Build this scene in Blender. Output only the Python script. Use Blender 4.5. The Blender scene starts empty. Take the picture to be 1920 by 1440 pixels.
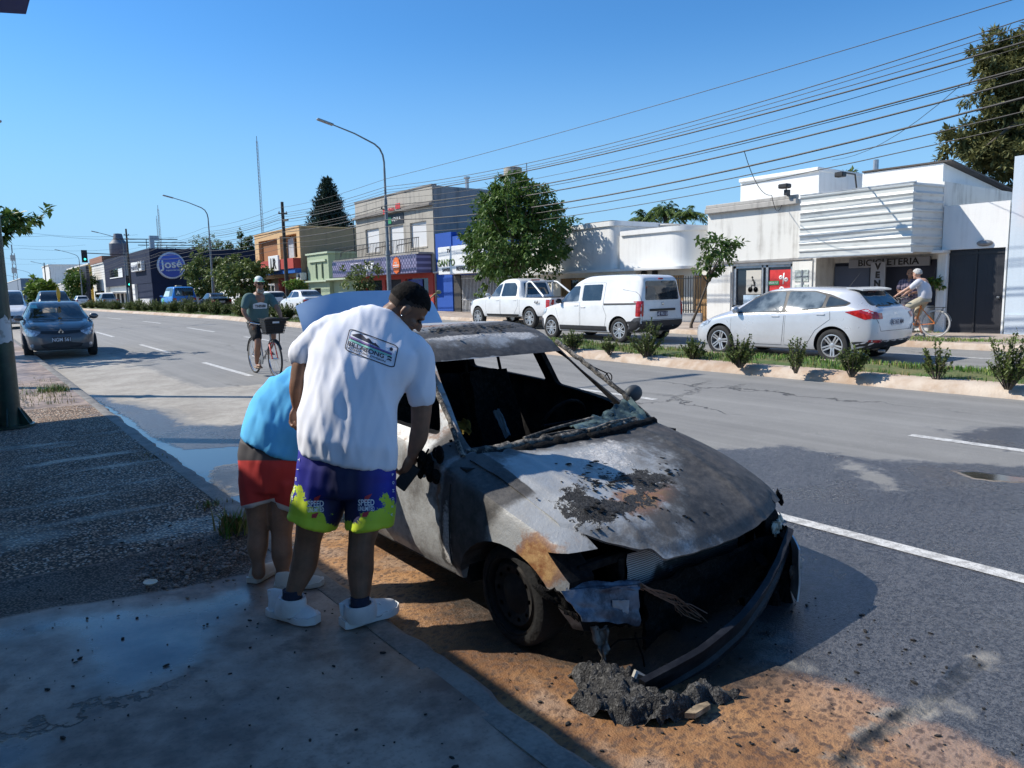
import bpy, bmesh, math, random
from mathutils import Vector, Matrix, noise
from mathutils.bvhtree import BVHTree
from mathutils.geometry import tessellate_polygon
R = math.radians; PI = math.pi; sin = math.sin; cos = math.cos
random.seed(7)
SC = bpy.context.scene; COL = SC.collection

# ------------------------------------------------------------------ camera, sky, sun, exposure
F_PX, YAW, PITCH, ROLL, EYE = 1376.0, R(37.1), R(7.34), R(-1.23), 1.70
_f = Vector((sin(YAW)*cos(PITCH), cos(YAW)*cos(PITCH), -sin(PITCH)))
_r0 = Vector((cos(YAW), -sin(YAW), 0)); _u0 = _r0.cross(_f)
CR = cos(ROLL)*_r0 + sin(ROLL)*_u0; CU = -sin(ROLL)*_r0 + cos(ROLL)*_u0; CF = _f
CP = Vector((0, 0, EYE))
cam_d = bpy.data.cameras.new('camera'); cam = bpy.data.objects.new('camera', cam_d); COL.objects.link(cam)
cam_d.sensor_width = 36; cam_d.lens = F_PX/1920*36; cam_d.clip_start = 0.05; cam_d.clip_end = 3000
_m = Matrix((CR, CU, -CF)).transposed().to_4x4(); _m.translation = CP; cam.matrix_world = _m
SC.camera = cam
SUN = Vector((-0.72, 0.80, 1.0)).normalized()          # towards the sun
SUN_EL = math.asin(SUN.z); SUN_AZ = math.atan2(SUN.x, SUN.y)
w = bpy.data.worlds.new('World'); SC.world = w; w.use_nodes = True
_nt = w.node_tree; _bg = _nt.nodes['Background']
sky = _nt.nodes.new('ShaderNodeTexSky'); sky.sky_type = 'NISHITA'; sky.sun_disc = False
sky.sun_elevation = SUN_EL; sky.sun_rotation = SUN_AZ
sky.air_density = 1.0; sky.dust_density = 0.3; sky.ozone_density = 2.2; sky.altitude = 20
# clear deep blue air: the sky's own gradient, tinted, paling to haze low down
_mx = _nt.nodes.new('ShaderNodeMix'); _mx.data_type = 'RGBA'; _mx.blend_type = 'MULTIPLY'; _mx.inputs[0].default_value = 1; _mx.inputs[7].default_value = (.35, .73, 1.04, 1)
_nt.links.new(sky.outputs[0], _mx.inputs[6])
_tc = _nt.nodes.new('ShaderNodeTexCoord'); _sp = _nt.nodes.new('ShaderNodeSeparateXYZ'); _nt.links.new(_tc.outputs['Generated'], _sp.inputs[0])
_mr = _nt.nodes.new('ShaderNodeMapRange'); _mr.interpolation_type = 'SMOOTHSTEP'; _nt.links.new(_sp.outputs[2], _mr.inputs[0])
for _i, _v in ((1, -.02), (2, .34), (3, 1.), (4, 0.)): _mr.inputs[_i].default_value = _v
_hz = _nt.nodes.new('ShaderNodeMix'); _hz.data_type = 'RGBA'; _nt.links.new(_mr.outputs[0], _hz.inputs[0]); _nt.links.new(_mx.outputs[2], _hz.inputs[6]); _hz.inputs[7].default_value = (2.3, 4.0, 5.8, 1)
_nt.links.new(_hz.outputs[2], _bg.inputs[0]); _bg.inputs[1].default_value = 0.132
sun_d = bpy.data.lights.new('sun', 'SUN'); sun_d.energy = 5.0; sun_d.angle = R(0.53); sun_d.color = (1.0, 0.94, 0.84)
sun = bpy.data.objects.new('sun', sun_d); COL.objects.link(sun); sun.rotation_euler = SUN.to_track_quat('Z', 'Y').to_euler()
sun.location = SUN*40
SC.view_settings.view_transform = 'Standard'; SC.view_settings.look = 'None'
SC.view_settings.exposure = 0.32; SC.view_settings.gamma = 1.0
SC.cycles.use_denoising = True; SC.cycles.max_bounces = 8; SC.cycles.transparent_max_bounces = 12
SC.cycles.sample_clamp_indirect = 6

# pixel of the photograph -> world
def ray(u, v): return (u-960)/F_PX*CR - (v-720)/F_PX*CU + CF
def atX(u, v, X): w_ = ray(u, v); return CP + w_*(X/w_.x)
def atY(u, v, Y): w_ = ray(u, v); return CP + w_*(Y/w_.y)
def atZ(u, v, Z): w_ = ray(u, v); return CP + w_*((Z-EYE)/w_.z)
def atD(u, v, d): return CP + ray(u, v)*d
def clamp(x, a=0., b=1.): return a if x < a else b if x > b else x
def sstep(a, b, x): t = clamp((x-a)/(b-a)); return t*t*(3-2*t)
def lerp(a, b, t): return a+(b-a)*t
def zg(x, y):                                           # street surface: crowned, rising gently away from the camera
    return 0.15*clamp((x-1.65)/9.25) + clamp((y-9)*.012, 0, .36)
def gpx(u, v, off=0.):
    z = 0.
    for _ in range(15):
        q = atZ(u, v, z+off); z = zg(q.x, q.y)
    return q
def nz(x, y=0., z=0.): return noise.noise(Vector((x, y, z)))

# ------------------------------------------------------------------ shader helper
class S:
    def __init__(s, t, k): s.t, s.k = t, k
    def _m(s, op, *o):
        n = s.t.nodes.new('ShaderNodeMath'); n.operation = op
        for i, a in enumerate((s,)+o):
            if isinstance(a, S): s.t.links.new(a.k, n.inputs[i])
            else: n.inputs[i].default_value = a
        return S(s.t, n.outputs[0])
    def __add__(s, o): return s._m('ADD', o)
    __radd__ = __add__
    def __sub__(s, o): return s._m('SUBTRACT', o)
    def __rsub__(s, o): return (s*-1.)+o
    def __mul__(s, o): return s._m('MULTIPLY', o)
    __rmul__ = __mul__
    def __truediv__(s, o): return s._m('DIVIDE', o)
    def pw(s, o): return s._m('POWER', o)
    def mx(s, o): return s._m('MAXIMUM', o)
    def mn(s, o): return s._m('MINIMUM', o)
    def ab(s): return s._m('ABSOLUTE')
    def fr(s): return s._m('FRACT')
    def sn(s): return s._m('SINE')
    def ss(s, a, b, lo=0., hi=1.):
        n = s.t.nodes.new('ShaderNodeMapRange'); n.interpolation_type = 'SMOOTHSTEP'
        s.t.links.new(s.k, n.inputs[0])
        if a > b: a, b, lo, hi = b, a, hi, lo
        for i, x in zip((1, 2, 3, 4), (a, b, lo, hi)): n.inputs[i].default_value = x
        return S(s.t, n.outputs[0])
class Mat:
    def __init__(s, name):
        s.m = bpy.data.materials.new(name); s.m.use_nodes = True; s.t = s.m.node_tree
        s.b = s.t.nodes['Principled BSDF']; s.o = s.t.nodes['Material Output']
        s._co = s.t.nodes.new('ShaderNodeTexCoord'); s.P = S(s.t, s._co.outputs['Object'])
        sp = s.t.nodes.new('ShaderNodeSeparateXYZ'); s.t.links.new(s.P.k, sp.inputs[0])
        s.x, s.y, s.z = (S(s.t, k) for k in sp.outputs)
    def vec(s, x, y, z):
        n = s.t.nodes.new('ShaderNodeCombineXYZ')
        for i, a in enumerate((x, y, z)):
            if isinstance(a, S): s.t.links.new(a.k, n.inputs[i])
            else: n.inputs[i].default_value = a
        return S(s.t, n.outputs[0])
    def noise(s, scale, detail=4, rough=.55, co=None, dist=0.):
        n = s.t.nodes.new('ShaderNodeTexNoise'); s.t.links.new((co or s.P).k, n.inputs['Vector'])
        n.inputs['Scale'].default_value = scale; n.inputs['Detail'].default_value = detail
        n.inputs['Roughness'].default_value = rough; n.inputs['Distortion'].default_value = dist
        return S(s.t, n.outputs[0])
    def vor(s, scale, feat='F1', co=None, out=0, rnd=1.):
        n = s.t.nodes.new('ShaderNodeTexVoronoi'); n.feature = feat; s.t.links.new((co or s.P).k, n.inputs['Vector'])
        n.inputs['Scale'].default_value = scale; n.inputs['Randomness'].default_value = rnd
        return S(s.t, n.outputs[out])
    def attr(s, name):
        n = s.t.nodes.new('ShaderNodeAttribute'); n.attribute_name = name; return S(s.t, n.outputs['Fac'])
    def attrc(s, name):
        n = s.t.nodes.new('ShaderNodeAttribute'); n.attribute_name = name
        sp = s.t.nodes.new('ShaderNodeSeparateColor'); s.t.links.new(n.outputs['Color'], sp.inputs[0])
        return [S(s.t, k) for k in sp.outputs]
    def rnd(s):
        n = s.t.nodes.new('ShaderNodeObjectInfo'); return S(s.t, n.outputs['Random'])
    def mix(s, f, a, b):
        n = s.t.nodes.new('ShaderNodeMix'); n.data_type = 'RGBA'
        for k, v in ((0, f), (6, a), (7, b)):
            if isinstance(v, S): s.t.links.new(v.k, n.inputs[k])
            elif k: n.inputs[k].default_value = (*v, 1) if len(v) == 3 else v
            else: n.inputs[k].default_value = v
        return S(s.t, n.outputs[2])
    def set(s, col=None, rough=None, metal=None, bump=None, bstr=.3, bdist=.01, spec=None, coat=None, alpha=None, trans=None, emis=None, estr=1., sub=None):
        def put(name, v):
            if v is None: return
            i = s.b.inputs[name]
            if isinstance(v, S): s.t.links.new(v.k, i)
            elif isinstance(v, (tuple, list)): i.default_value = (*v, 1)
            else: i.default_value = v
        put('Base Color', col); put('Roughness', rough); put('Metallic', metal); put('Specular IOR Level', spec)
        put('Coat Weight', coat); put('Alpha', alpha); put('Transmission Weight', trans)
        if coat is not None: s.b.inputs['Coat Roughness'].default_value = .05
        if emis is not None: put('Emission Color', emis); s.b.inputs['Emission Strength'].default_value = estr
        if bump is not None:
            n = s.t.nodes.new('ShaderNodeBump'); n.inputs['Strength'].default_value = bstr; n.inputs['Distance'].default_value = bdist
            s.t.links.new(bump.k, n.inputs['Height']); s.t.links.new(n.outputs[0], s.b.inputs['Normal'])
        return s.m
_mc = {}
def plain(name, col, rough=.6, metal=0., vary=.15, scale=6., bump=0., bscale=60., coat=None, spec=None):
    """one colour with uneven wear"""
    if name in _mc: return _mc[name]
    m = Mat(name); n = m.noise(scale, 5); d = tuple(c*(1-vary) for c in col); l = tuple(min(1, c*(1+vary)) for c in col)
    kw = {}
    if bump: kw = dict(bump=m.noise(bscale, 3), bstr=bump, bdist=.01)
    _mc[name] = m.set(m.mix(n.ss(.3, .7), d, l), n*.15+(rough-.075), metal, coat=coat, spec=spec, **kw)
    return _mc[name]

# ------------------------------------------------------------------ mesh builder
class MB:
    def __init__(s): s.v = []; s.f = []; s.mi = []; s.cur = 0; s.M = Matrix.Identity(4)
    def at(s, loc=(0, 0, 0), rz=0., rx=0., ry=0.):
        s.M = Matrix.Translation(Vector(loc)) @ Matrix.Rotation(rz, 4, 'Z') @ Matrix.Rotation(ry, 4, 'Y') @ Matrix.Rotation(rx, 4, 'X'); return s
    def add(s, vs, fs):
        k = len(s.v); s.v += [s.M @ Vector(p) for p in vs]; s.f += [tuple(i+k for i in f) for f in fs]; s.mi += [s.cur]*len(fs); return s
    def box(s, x0, x1, y0, y1, z0, z1, b=0.):
        if b <= 0:
            return s.add([(x, y, z) for z in (z0, z1) for y in (y0, y1) for x in (x0, x1)],
                         [(0, 2, 3, 1), (4, 5, 7, 6), (0, 1, 5, 4), (2, 6, 7, 3), (0, 4, 6, 2), (1, 3, 7, 5)])
        b = min(b, (x1-x0)*.49, (y1-y0)*.49, (z1-z0)*.49); vs = []; idx = {}
        for i, sx in enumerate((0, 1)):
            for j, sy in enumerate((0, 1)):
                for k, sz in enumerate((0, 1)):
                    X, Y, Z = (x0, x1)[i], (y0, y1)[j], (z0, z1)[k]; dx, dy, dz = (b, -b)[i], (b, -b)[j], (b, -b)[k]
                    for a, p in enumerate(((X, Y+dy, Z+dz), (X+dx, Y, Z+dz), (X+dx, Y+dy, Z))): idx[i, j, k, a] = len(vs); vs.append(p)
        I = lambda i, j, k, a: idx[i, j, k, a]; fs = []
        for c in (0, 1):
            q = [I(c, 0, 0, 0), I(c, 1, 0, 0), I(c, 1, 1, 0), I(c, 0, 1, 0)]; fs.append(tuple(q if c else q[::-1]))
            q = [I(0, c, 0, 1), I(0, c, 1, 1), I(1, c, 1, 1), I(1, c, 0, 1)]; fs.append(tuple(q if c else q[::-1]))
            q = [I(0, 0, c, 2), I(1, 0, c, 2), I(1, 1, c, 2), I(0, 1, c, 2)]; fs.append(tuple(q if c else q[::-1]))
        for i in (0, 1):
            for j in (0, 1):
                fs.append((I(i, j, 0, 0), I(i, j, 0, 1), I(i, j, 1, 1), I(i, j, 1, 0)))
                fs.append((I(i, 0, j, 0), I(i, 0, j, 2), I(i, 1, j, 2), I(i, 1, j, 0)))
                fs.append((I(0, i, j, 1), I(0, i, j, 2), I(1, i, j, 2), I(1, i, j, 1)))
                for k in (0, 1): fs.append((I(i, j, k, 0), I(i, j, k, 1), I(i, j, k, 2)))
        return s.add(vs, fs)
    def rings(s, rs, closed=True, caps=True, loop=False):
        n = len(rs[0]); vs = [p for r in rs for p in r]; fs = []
        m = len(rs) if loop else len(rs)-1
        for i in range(m):
            a, b = i*n, ((i+1) % len(rs))*n
            for j in range(n if closed else n-1):
                j2 = (j+1) % n; fs.append((a+j, a+j2, b+j2, b+j))
        if caps and closed and not loop: fs += [tuple(range(n))[::-1], tuple(range((len(rs)-1)*n, len(rs)*n))]
        return s.add(vs, fs)
    def tube(s, pts, r, n=8, caps=True, loop=False):
        pts = [Vector(p) for p in pts]; rs = []; m = len(pts); up = None
        for i, p in enumerate(pts):
            if loop: d = pts[(i+1) % m]-pts[i-1]
            else: d = pts[min(i+1, m-1)]-pts[max(i-1, 0)]
            d.normalize()
            if up is None: up = d.orthogonal().normalized()
            up = (up-d*up.dot(d)); up = up.normalized() if up.length > 1e-6 else d.orthogonal().normalized()
            sd = d.cross(up); q = r[i] if isinstance(r, (list, tuple)) else r
            rs.append([p+(up*cos(2*PI*k/n)+sd*sin(2*PI*k/n))*q for k in range(n)])
        return s.rings(rs, True, caps, loop)
    def lathe(s, prof, n=16, axis='Z', c=(0, 0, 0), caps=True, a0=0., a1=2*PI):
        rs = []; full = abs(a1-a0-2*PI) < 1e-6
        for (r, h) in prof:
            ring = []
            for k in range(n if full else n+1):
                a = a0+(a1-a0)*k/n; x, y = r*cos(a), r*sin(a)
                p = (x, y, h) if axis == 'Z' else (h, x, y) if axis == 'X' else (y, h, x)
                ring.append((p[0]+c[0], p[1]+c[1], p[2]+c[2]))
            rs.append(ring)
        return s.rings(rs, full, caps)
    def prism(s, poly, h0, h1, axis='Z'):
        n = len(poly); f = {'Z': lambda a, b, h: (a, b, h), 'X': lambda a, b, h: (h, a, b), 'Y': lambda a, b, h: (a, h, b)}[axis]
        vs = [f(a, b, h0) for a, b in poly]+[f(a, b, h1) for a, b in poly]
        tri = tessellate_polygon([[Vector((a, b, 0)) for a, b in poly]])
        fs = [tuple(t) for t in tri]+[tuple(i+n for i in t[::-1]) for t in tri]+[(i, (i+1) % n, (i+1) % n+n, i+n) for i in range(n)]
        return s.add(vs, fs)
    def grid(s, fn, nu, nv, wrap=False):
        vs = [fn(i/nu, j/nv) for j in range(nv+1) for i in range(nu+1)]
        return s.add(vs, [(j*(nu+1)+i, j*(nu+1)+i+1, (j+1)*(nu+1)+i+1, (j+1)*(nu+1)+i) for j in range(nv) for i in range(nu)])
    def ell(s, c, r, n=12, m=8, rot=None):
        c = Vector(c); Rm = rot or Matrix.Identity(3); rs = []
        for j in range(m+1):
            t = -PI/2+PI*j/m; t = max(-PI/2+.02, min(PI/2-.02, t))
            rs.append([c+Rm @ Vector((r[0]*cos(t)*cos(2*PI*k/n), r[1]*cos(t)*sin(2*PI*k/n), r[2]*sin(t))) for k in range(n)])
        return s.rings(rs)
    def mesh(s, name='m'):
        me = bpy.data.meshes.new(name); me.from_pydata([tuple(p) for p in s.v], [], s.f); me.update(); return me
    def build(s, name, mats, parent=None, smooth=0, fix=True):
        me = s.mesh(name)
        for m in (mats if isinstance(mats, (list, tuple)) else [mats]): me.materials.append(m)
        me.polygons.foreach_set('material_index', s.mi)
        return link_mesh(name, me, parent, smooth, fix)
def link_mesh(name, me, parent=None, smooth=0, fix=True):
    if fix or smooth:
        bm = bmesh.new(); bm.from_mesh(me)
        if fix: bmesh.ops.recalc_face_normals(bm, faces=bm.faces)
        if smooth:
            lim = R(smooth)
            for f in bm.faces: f.smooth = True
            for e in bm.edges: e.smooth = len(e.link_faces) == 2 and e.calc_face_angle(0) < lim
        bm.to_mesh(me); bm.free()
    o = bpy.data.objects.new(name, me); COL.objects.link(o); o.parent = parent; return o
def tag(o, label=None, cat=None, group=None, kind=None):
    for k, v in (('label', label), ('category', cat), ('group', group), ('kind', kind)):
        if v: o[k] = v
    return o
def thing(name, label, cat, loc=(0, 0, 0), rz=0., group=None):
    o = bpy.data.objects.new(name, None); o.empty_display_size = .1; COL.objects.link(o); o.location = loc; o.rotation_euler = (0, 0, rz)
    return tag(o, label, cat, group)
def kids(o): return [c for c in bpy.data.objects if c.parent == o]
def copy_tree(o, parent=None):
    c = o.copy(); COL.objects.link(c); c.parent = parent
    for ch in kids(o): copy_tree(ch, c)
    return c
def evaluated(o, name='m'):
    dg = bpy.context.evaluated_depsgraph_get(); dg.update()
    me = bpy.data.meshes.new_from_object(o.evaluated_get(dg), depsgraph=dg); return me
def drop(o):
    d = o.data; bpy.data.objects.remove(o)
    if d and d.users == 0: bpy.data.meshes.remove(d)
def modded(me, *mods):
    """mesh after modifiers, applied"""
    o = bpy.data.objects.new('tmp', me); COL.objects.link(o)
    for typ, kw in mods:
        m = o.modifiers.new(typ, typ)
        for k, v in kw.items(): setattr(m, k, v)
    r = evaluated(o); drop(o); return r
def booled(me, cutters, op='DIFFERENCE', solver='EXACT'):
    o = bpy.data.objects.new('tmp', me); COL.objects.link(o); cs = []
    for c in cutters:
        bm = bmesh.new(); bm.from_mesh(c); bmesh.ops.recalc_face_normals(bm, faces=bm.faces); bm.to_mesh(c); bm.free()
        co = bpy.data.objects.new('cut', c); COL.objects.link(co); cs.append(co)
        m = o.modifiers.new('b', 'BOOLEAN'); m.operation = op; m.object = co; m.solver = solver
    r = evaluated(o); drop(o)
    for co in cs: drop(co)
    return r
def bvh_of(me): return BVHTree.FromPolygons([v.co for v in me.vertices], [p.vertices for p in me.polygons])
def poly2d(loops, maxlen=.05):
    """2-D polygon (first loop, plain list) -> subdivided bmesh in the xy plane"""
    bm = bmesh.new(); vs = [bm.verts.new((a, b, 0)) for a, b in loops]; bm.faces.new(vs)
    bmesh.ops.triangulate(bm, faces=bm.faces)
    refine(bm, maxlen); return bm
def refine(bm, maxlen):
    for _ in range(9):
        es = [e for e in bm.edges if e.calc_length() > maxlen]
        if not es: break
        bmesh.ops.subdivide_edges(bm, edges=es, cuts=1); bmesh.ops.triangulate(bm, faces=[f for f in bm.faces if len(f.verts) > 3])
def text2d(body, size=1., bold=0., spacing=1., align='CENTER', maxlen=None, xs=1.):
    c = bpy.data.curves.new('t', 'FONT'); c.body = body; c.size = size; c.offset = bold; c.space_character = spacing
    c.align_x = align; c.align_y = 'CENTER'; c.resolution_u = 3
    o = bpy.data.objects.new('t', c); COL.objects.link(o); me = evaluated(o); bpy.data.objects.remove(o)
    bm = bmesh.new(); bm.from_mesh(me); bpy.data.meshes.remove(me)
    for v in bm.verts: v.co.x *= xs
    if maxlen: bmesh.ops.triangulate(bm, faces=bm.faces); refine(bm, maxlen)
    return bm
def project(bm, origin, ux, uy, d, bvh, off=.003, far=3., thick=0.):
    """lay a flat bmesh onto a surface: rays from origin + x ux + y uy along d"""
    origin, ux, uy, d = (Vector(q) for q in (origin, ux, uy, d)); d.normalize(); bad = []
    for v in bm.verts:
        p = origin+ux*v.co.x+uy*v.co.y; h, nrm, i, ds = bvh.ray_cast(p, d, far)
        if h is None:
            h, nrm, i, ds = bvh.find_nearest(p+d*far*.5); bad.append(v)
        if nrm.dot(d) > 0: nrm = -nrm
        v.co = h+nrm*off
    return bm
def place2d(bm, origin, ux, uy, out=None, depth=0.):
    """put a flat bmesh on a plane, extruded by depth along out"""
    origin, ux, uy = Vector(origin), Vector(ux), Vector(uy)
    if depth:
        r = bmesh.ops.extrude_face_region(bm, geom=list(bm.faces)); vs = {v for v in r['geom'] if isinstance(v, bmesh.types.BMVert)}
    else: vs = set()
    out = Vector(out) if out else ux.cross(uy)
    for v in bm.verts: v.co = origin+ux*v.co.x+uy*v.co.y+(out*depth if v in vs else Vector())
    return bm
def bm_obj(name, bm, mat, parent=None, smooth=0, fix=False):
    me = bpy.data.meshes.new(name); bm.to_mesh(me); bm.free()
    if mat: me.materials.append(mat)
    return link_mesh(name, me, parent, smooth, fix)
def rrect(x0, x1, y0, y1, r, n=4):
    p = []
    for cx, cy, a in ((x1-r, y0+r, -90), (x1-r, y1-r, 0), (x0+r, y1-r, 90), (x0+r, y0+r, 180)):
        p += [(cx+r*cos(R(a+90*k/n)), cy+r*sin(R(a+90*k/n))) for k in range(n+1)]
    return p
def rpoly(pts, r, n=4):
    """round the corners of a polygon"""
    out = []; m = len(pts)
    for i in range(m):
        p = Vector(pts[i]); a = Vector(pts[i-1]); b = Vector(pts[(i+1) % m]); ri = r[i] if isinstance(r, (list, tuple)) else r
        d1, d2 = (a-p), (b-p); q = min(ri, d1.length*.45, d2.length*.45)
        s_, e = p+d1.normalized()*q, p+d2.normalized()*q
        for k in range(n+1):
            t = k/n; out.append(tuple(s_*(1-t)**2+p*2*t*(1-t)+e*t*t))
    return out
def ellipse(cx, cy, a, b, n=20): return [(cx+a*cos(2*PI*k/n), cy+b*sin(2*PI*k/n)) for k in range(n)]
def curve(xs, ys):
    """monotone-ish smooth interpolation"""
    n = len(xs); d = [(ys[i+1]-ys[i])/(xs[i+1]-xs[i]) for i in range(n-1)]
    m = [d[0]]+[0 if d[i-1]*d[i] <= 0 else 2*d[i-1]*d[i]/(d[i-1]+d[i]) for i in range(1, n-1)]+[d[-1]]
    def f(x):
        if x <= xs[0]: return ys[0]
        if x >= xs[-1]: return ys[-1]
        i = 0
        while x > xs[i+1]: i += 1
        h = xs[i+1]-xs[i]; t = (x-xs[i])/h
        return (2*t**3-3*t*t+1)*ys[i]+(t**3-2*t*t+t)*h*m[i]+(-2*t**3+3*t*t)*ys[i+1]+(t**3-t*t)*h*m[i+1]
    return f
def fattr(me, name, vals):
    a = me.attributes.new(name, 'FLOAT', 'POINT'); a.data.foreach_set('value', vals)
def cattr(me, name, vals):
    a = me.attributes.new(name, 'FLOAT_COLOR', 'POINT'); a.data.foreach_set('color', [c for q in vals for c in (*q, 1.)])
def sdf(poly, x, y):
    """signed distance to a polygon, positive inside"""
    d = 1e9; ins = False; n = len(poly)
    for i in range(n):
        ax, ay = poly[i]; bx, by = poly[(i+1) % n]; ex, ey = bx-ax, by-ay; wx, wy = x-ax, y-ay
        t = clamp((wx*ex+wy*ey)/(ex*ex+ey*ey+1e-12)); dx, dy = wx-ex*t, wy-ey*t; d = min(d, dx*dx+dy*dy)
        if (ay > y) != (by > y) and x < ex*(y-ay)/(by-ay)+ax: ins = not ins
    return math.sqrt(d) if ins else -math.sqrt(d)
# ------------------------------------------------------------------ ground, road, pavements, median
def gp2(pts): return [tuple(gpx(u, v).xy) for u, v in pts]
WET = [gp2([(1215, 905), (1290, 862), (1340, 842), (1480, 836), (1580, 850), (1640, 862), (1760, 868), (1925, 872), (2300, 900), (2300, 1500), (1560, 1520), (1640, 1400), (1690, 1345), (1490, 1262), (1300, 1100)]),
       gp2([(1740, 800), (1790, 808), (1860, 800), (1960, 800), (2100, 830), (1960, 850), (1880, 842), (1800, 832)]),
       gp2([(125, 733), (190, 742), (225, 755), (300, 768), (350, 795), (430, 800), (500, 790), (640, 800), (760, 860), (760, 1010), (560, 1000), (430, 930), (300, 850), (215, 795)])]
PUD = [gp2([(128, 735), (165, 742), (215, 768), (262, 800), (305, 828), (345, 842), (462, 836), (480, 866), (405, 876), (385, 925), (350, 905), (290, 858), (215, 800), (150, 752)]),
       gp2([(425, 935), (470, 918), (560, 930), (600, 1010), (560, 1060), (500, 1020)]),
       gp2([(1790, 882), (1850, 886), (1920, 893), (1990, 905), (1900, 905), (1830, 897)])]
DRY = gp2([(1590, 866), (1625, 875), (1665, 905), (1655, 913), (1610, 885), (1585, 875)])
ORG = [[(1.5, -2), (1.5, 4.9), (1.9, 5.2), (2.5, 4.8), (2.62, 3.5), (2.62, 2.5)]+gp2([(1500, 1268), (1640, 1300), (1695, 1338), (1790, 1370), (1860, 1410)])+[(2.6, -.2), (2.6, -2)]]
CONC = [gp2([(195, 742), (240, 752), (330, 770), (370, 797), (460, 795), (600, 775), (760, 740), (640, 705), (480, 722), (330, 730), (215, 733), (130, 700), (60, 690), (40, 720)]),
        [(1.5, 13), (1.5, 60), (3.2, 60), (3.3, 20), (3.4, 13)]]
SOOT = [gp2([(352, 892), (400, 880), (452, 886), (452, 926), (405, 932)]), gp2([(780, 1120), (850, 1190), (860, 1235), (1050, 1262), (1390, 1310), (1500, 1262), (1500, 1100), (1200, 1000), (900, 1000)])]  # burnt ground, plus gutter pit and wheel shadow painted in as black
CRK = [gp2([(1570, 1445), (1640, 1385), (1690, 1345), (1735, 1318), (1775, 1290), (1800, 1262), (1840, 1240)])]
def lines(a, b, n): return [a+(b-a)*i/n for i in range(n+1)]
def geo(a, b, s, g):
    o = [a]
    while o[-1] < b: o.append(o[-1]+s); s *= g
    return o
xs = lines(1.5, 8.5, 100)+lines(8.8, 18.0, 30)
ys = lines(-12, 0, 20)+lines(.07, 8, 115)+lines(8.1, 18, 90)+geo(18.3, 240, .4, 1.09)
def nearest_line(pl, x, y):
    d = 9.
    for i in range(len(pl)-1):
        ax, ay = pl[i]; bx, by = pl[i+1]; ex, ey = bx-ax, by-ay
        t = clamp(((x-ax)*ex+(y-ay)*ey)/(ex*ex+ey*ey)); d = min(d, math.hypot(x-ax-ex*t, y-ay-ey*t))
    return d
b = MB(); b.v = [Vector((x, y, zg(x, y))) for y in ys for x in xs]; nx = len(xs)
b.f = [(j*nx+i, j*nx+i+1, (j+1)*nx+i+1, (j+1)*nx+i) for j in range(len(ys)-1) for i in range(nx-1)]; b.mi = [0]*len(b.f)
m = Mat('asphalt')
wet, pud, org, conc, soot_shade, crk = (m.attr(k) for k in ('wet', 'pud', 'org', 'conc', 'soot_shade', 'crk'))
n1 = m.noise(1.3, 6, .6); n2 = m.noise(9, 5, .6); grit = m.vor(110); grit2 = m.noise(240, 2, .7)
st = m.noise(1., 5, .6, m.vec(m.x*2.2, m.y*.05, 0)); st2 = m.noise(1., 5, .6, m.vec(m.x*9, m.y*.12, 0))
edge = (n1-.5)*.5+(n2-.5)*.5
wm = (wet+edge).ss(-.06, .12); pm_ = (pud+(n1-.5)*.22+(n2-.5)*.14).ss(-.02, .04); om = (org+edge*.35).ss(-.05, .07); cm = (conc+edge*.8).ss(-.1, .12); sm = (soot_shade+edge).ss(-.15, .2)
tone = (st*.5+st2*.25+n1*.25).ss(.3, .7)
asph = m.mix(tone, (.18, .175, .165), (.27, .262, .245)); asph = m.mix((grit.ss(.0, .55)*.5+grit2*.5).ss(.3, .62), m.mix(.55, asph, (.05, .05, .05)), asph)
asph = m.mix((n2*.6+grit2*.4).ss(.56, .66)*.35, asph, (.36, .35, .33))
cr = m.vor(.33, 'DISTANCE_TO_EDGE', m.vec(m.x+(m.noise(2.2, 5)-.5)*.9, m.y*.7+(n2-.5)*.5, 0)); crm = cr.ss(.012, .002)*m.noise(.25, 2).ss(.45, .62)
asph = m.mix(crm*.8, asph, (.03, .03, .03))
con = m.mix((n1*.6+n2*.4).ss(.35, .65), (.26, .235, .20), (.40, .37, .32)); con = m.mix(grit2.ss(.52, .7)*.4, con, (.16, .15, .14)); con = m.mix(m.noise(20, 4, .7).ss(.56, .68)*.5, con, (.17, .15, .13))
chip = m.vor(24, 'F1', m.vec(m.x+(n2-.5)*.12, m.y+(grit2-.5)*.04, 0)); chip2 = m.vor(55)
ob = m.mix((n1*.7+n2*.3).ss(.36, .6), (.17, .078, .030), (.40, .215, .092))
ob = m.mix((m.noise(3.1, 5)+(n1-.5)*.6).ss(.5, .68)*.75, ob, (.30, .21, .15)); ob = m.mix((m.x.ss(2.3, 2.9))*.55, ob, m.mix(n2, (.24, .145, .10), (.42, .29, .22)))
ob = m.mix((chip.ss(.44, .22)*(m.noise(7, 3).ss(.36, .56))*.9), ob, (.075, .045, .03)); ck = m.vor(34, 'F1', m.vec(m.x+(grit2-.5)*.06+(n2-.5)*.1, m.y*1.3+(n2-.5)*.1, 0)); ob = m.mix(ck.ss(.42, .30)*.72, ob, (.085, .048, .032)); ob = m.mix(chip2.ss(.3, .1)*m.noise(16, 2).ss(.45, .6)*.6, ob, (.10, .055, .03))
ob = m.mix((n2.ss(.6, .7)*.5), ob, (.09, .05, .03))
c = m.mix(cm, asph, con); wc = m.mix(n1.ss(.3, .7), (.030, .031, .036), (.066, .066, .072)); g3 = m.noise(95, 3, .75)*.55+m.noise(36, 3, .7)*.45; wc = m.mix(g3.ss(.42, .58), m.mix(.8, wc, (.008, .009, .014)), m.mix(.55, wc, (.15, .15, .155)))
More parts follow.
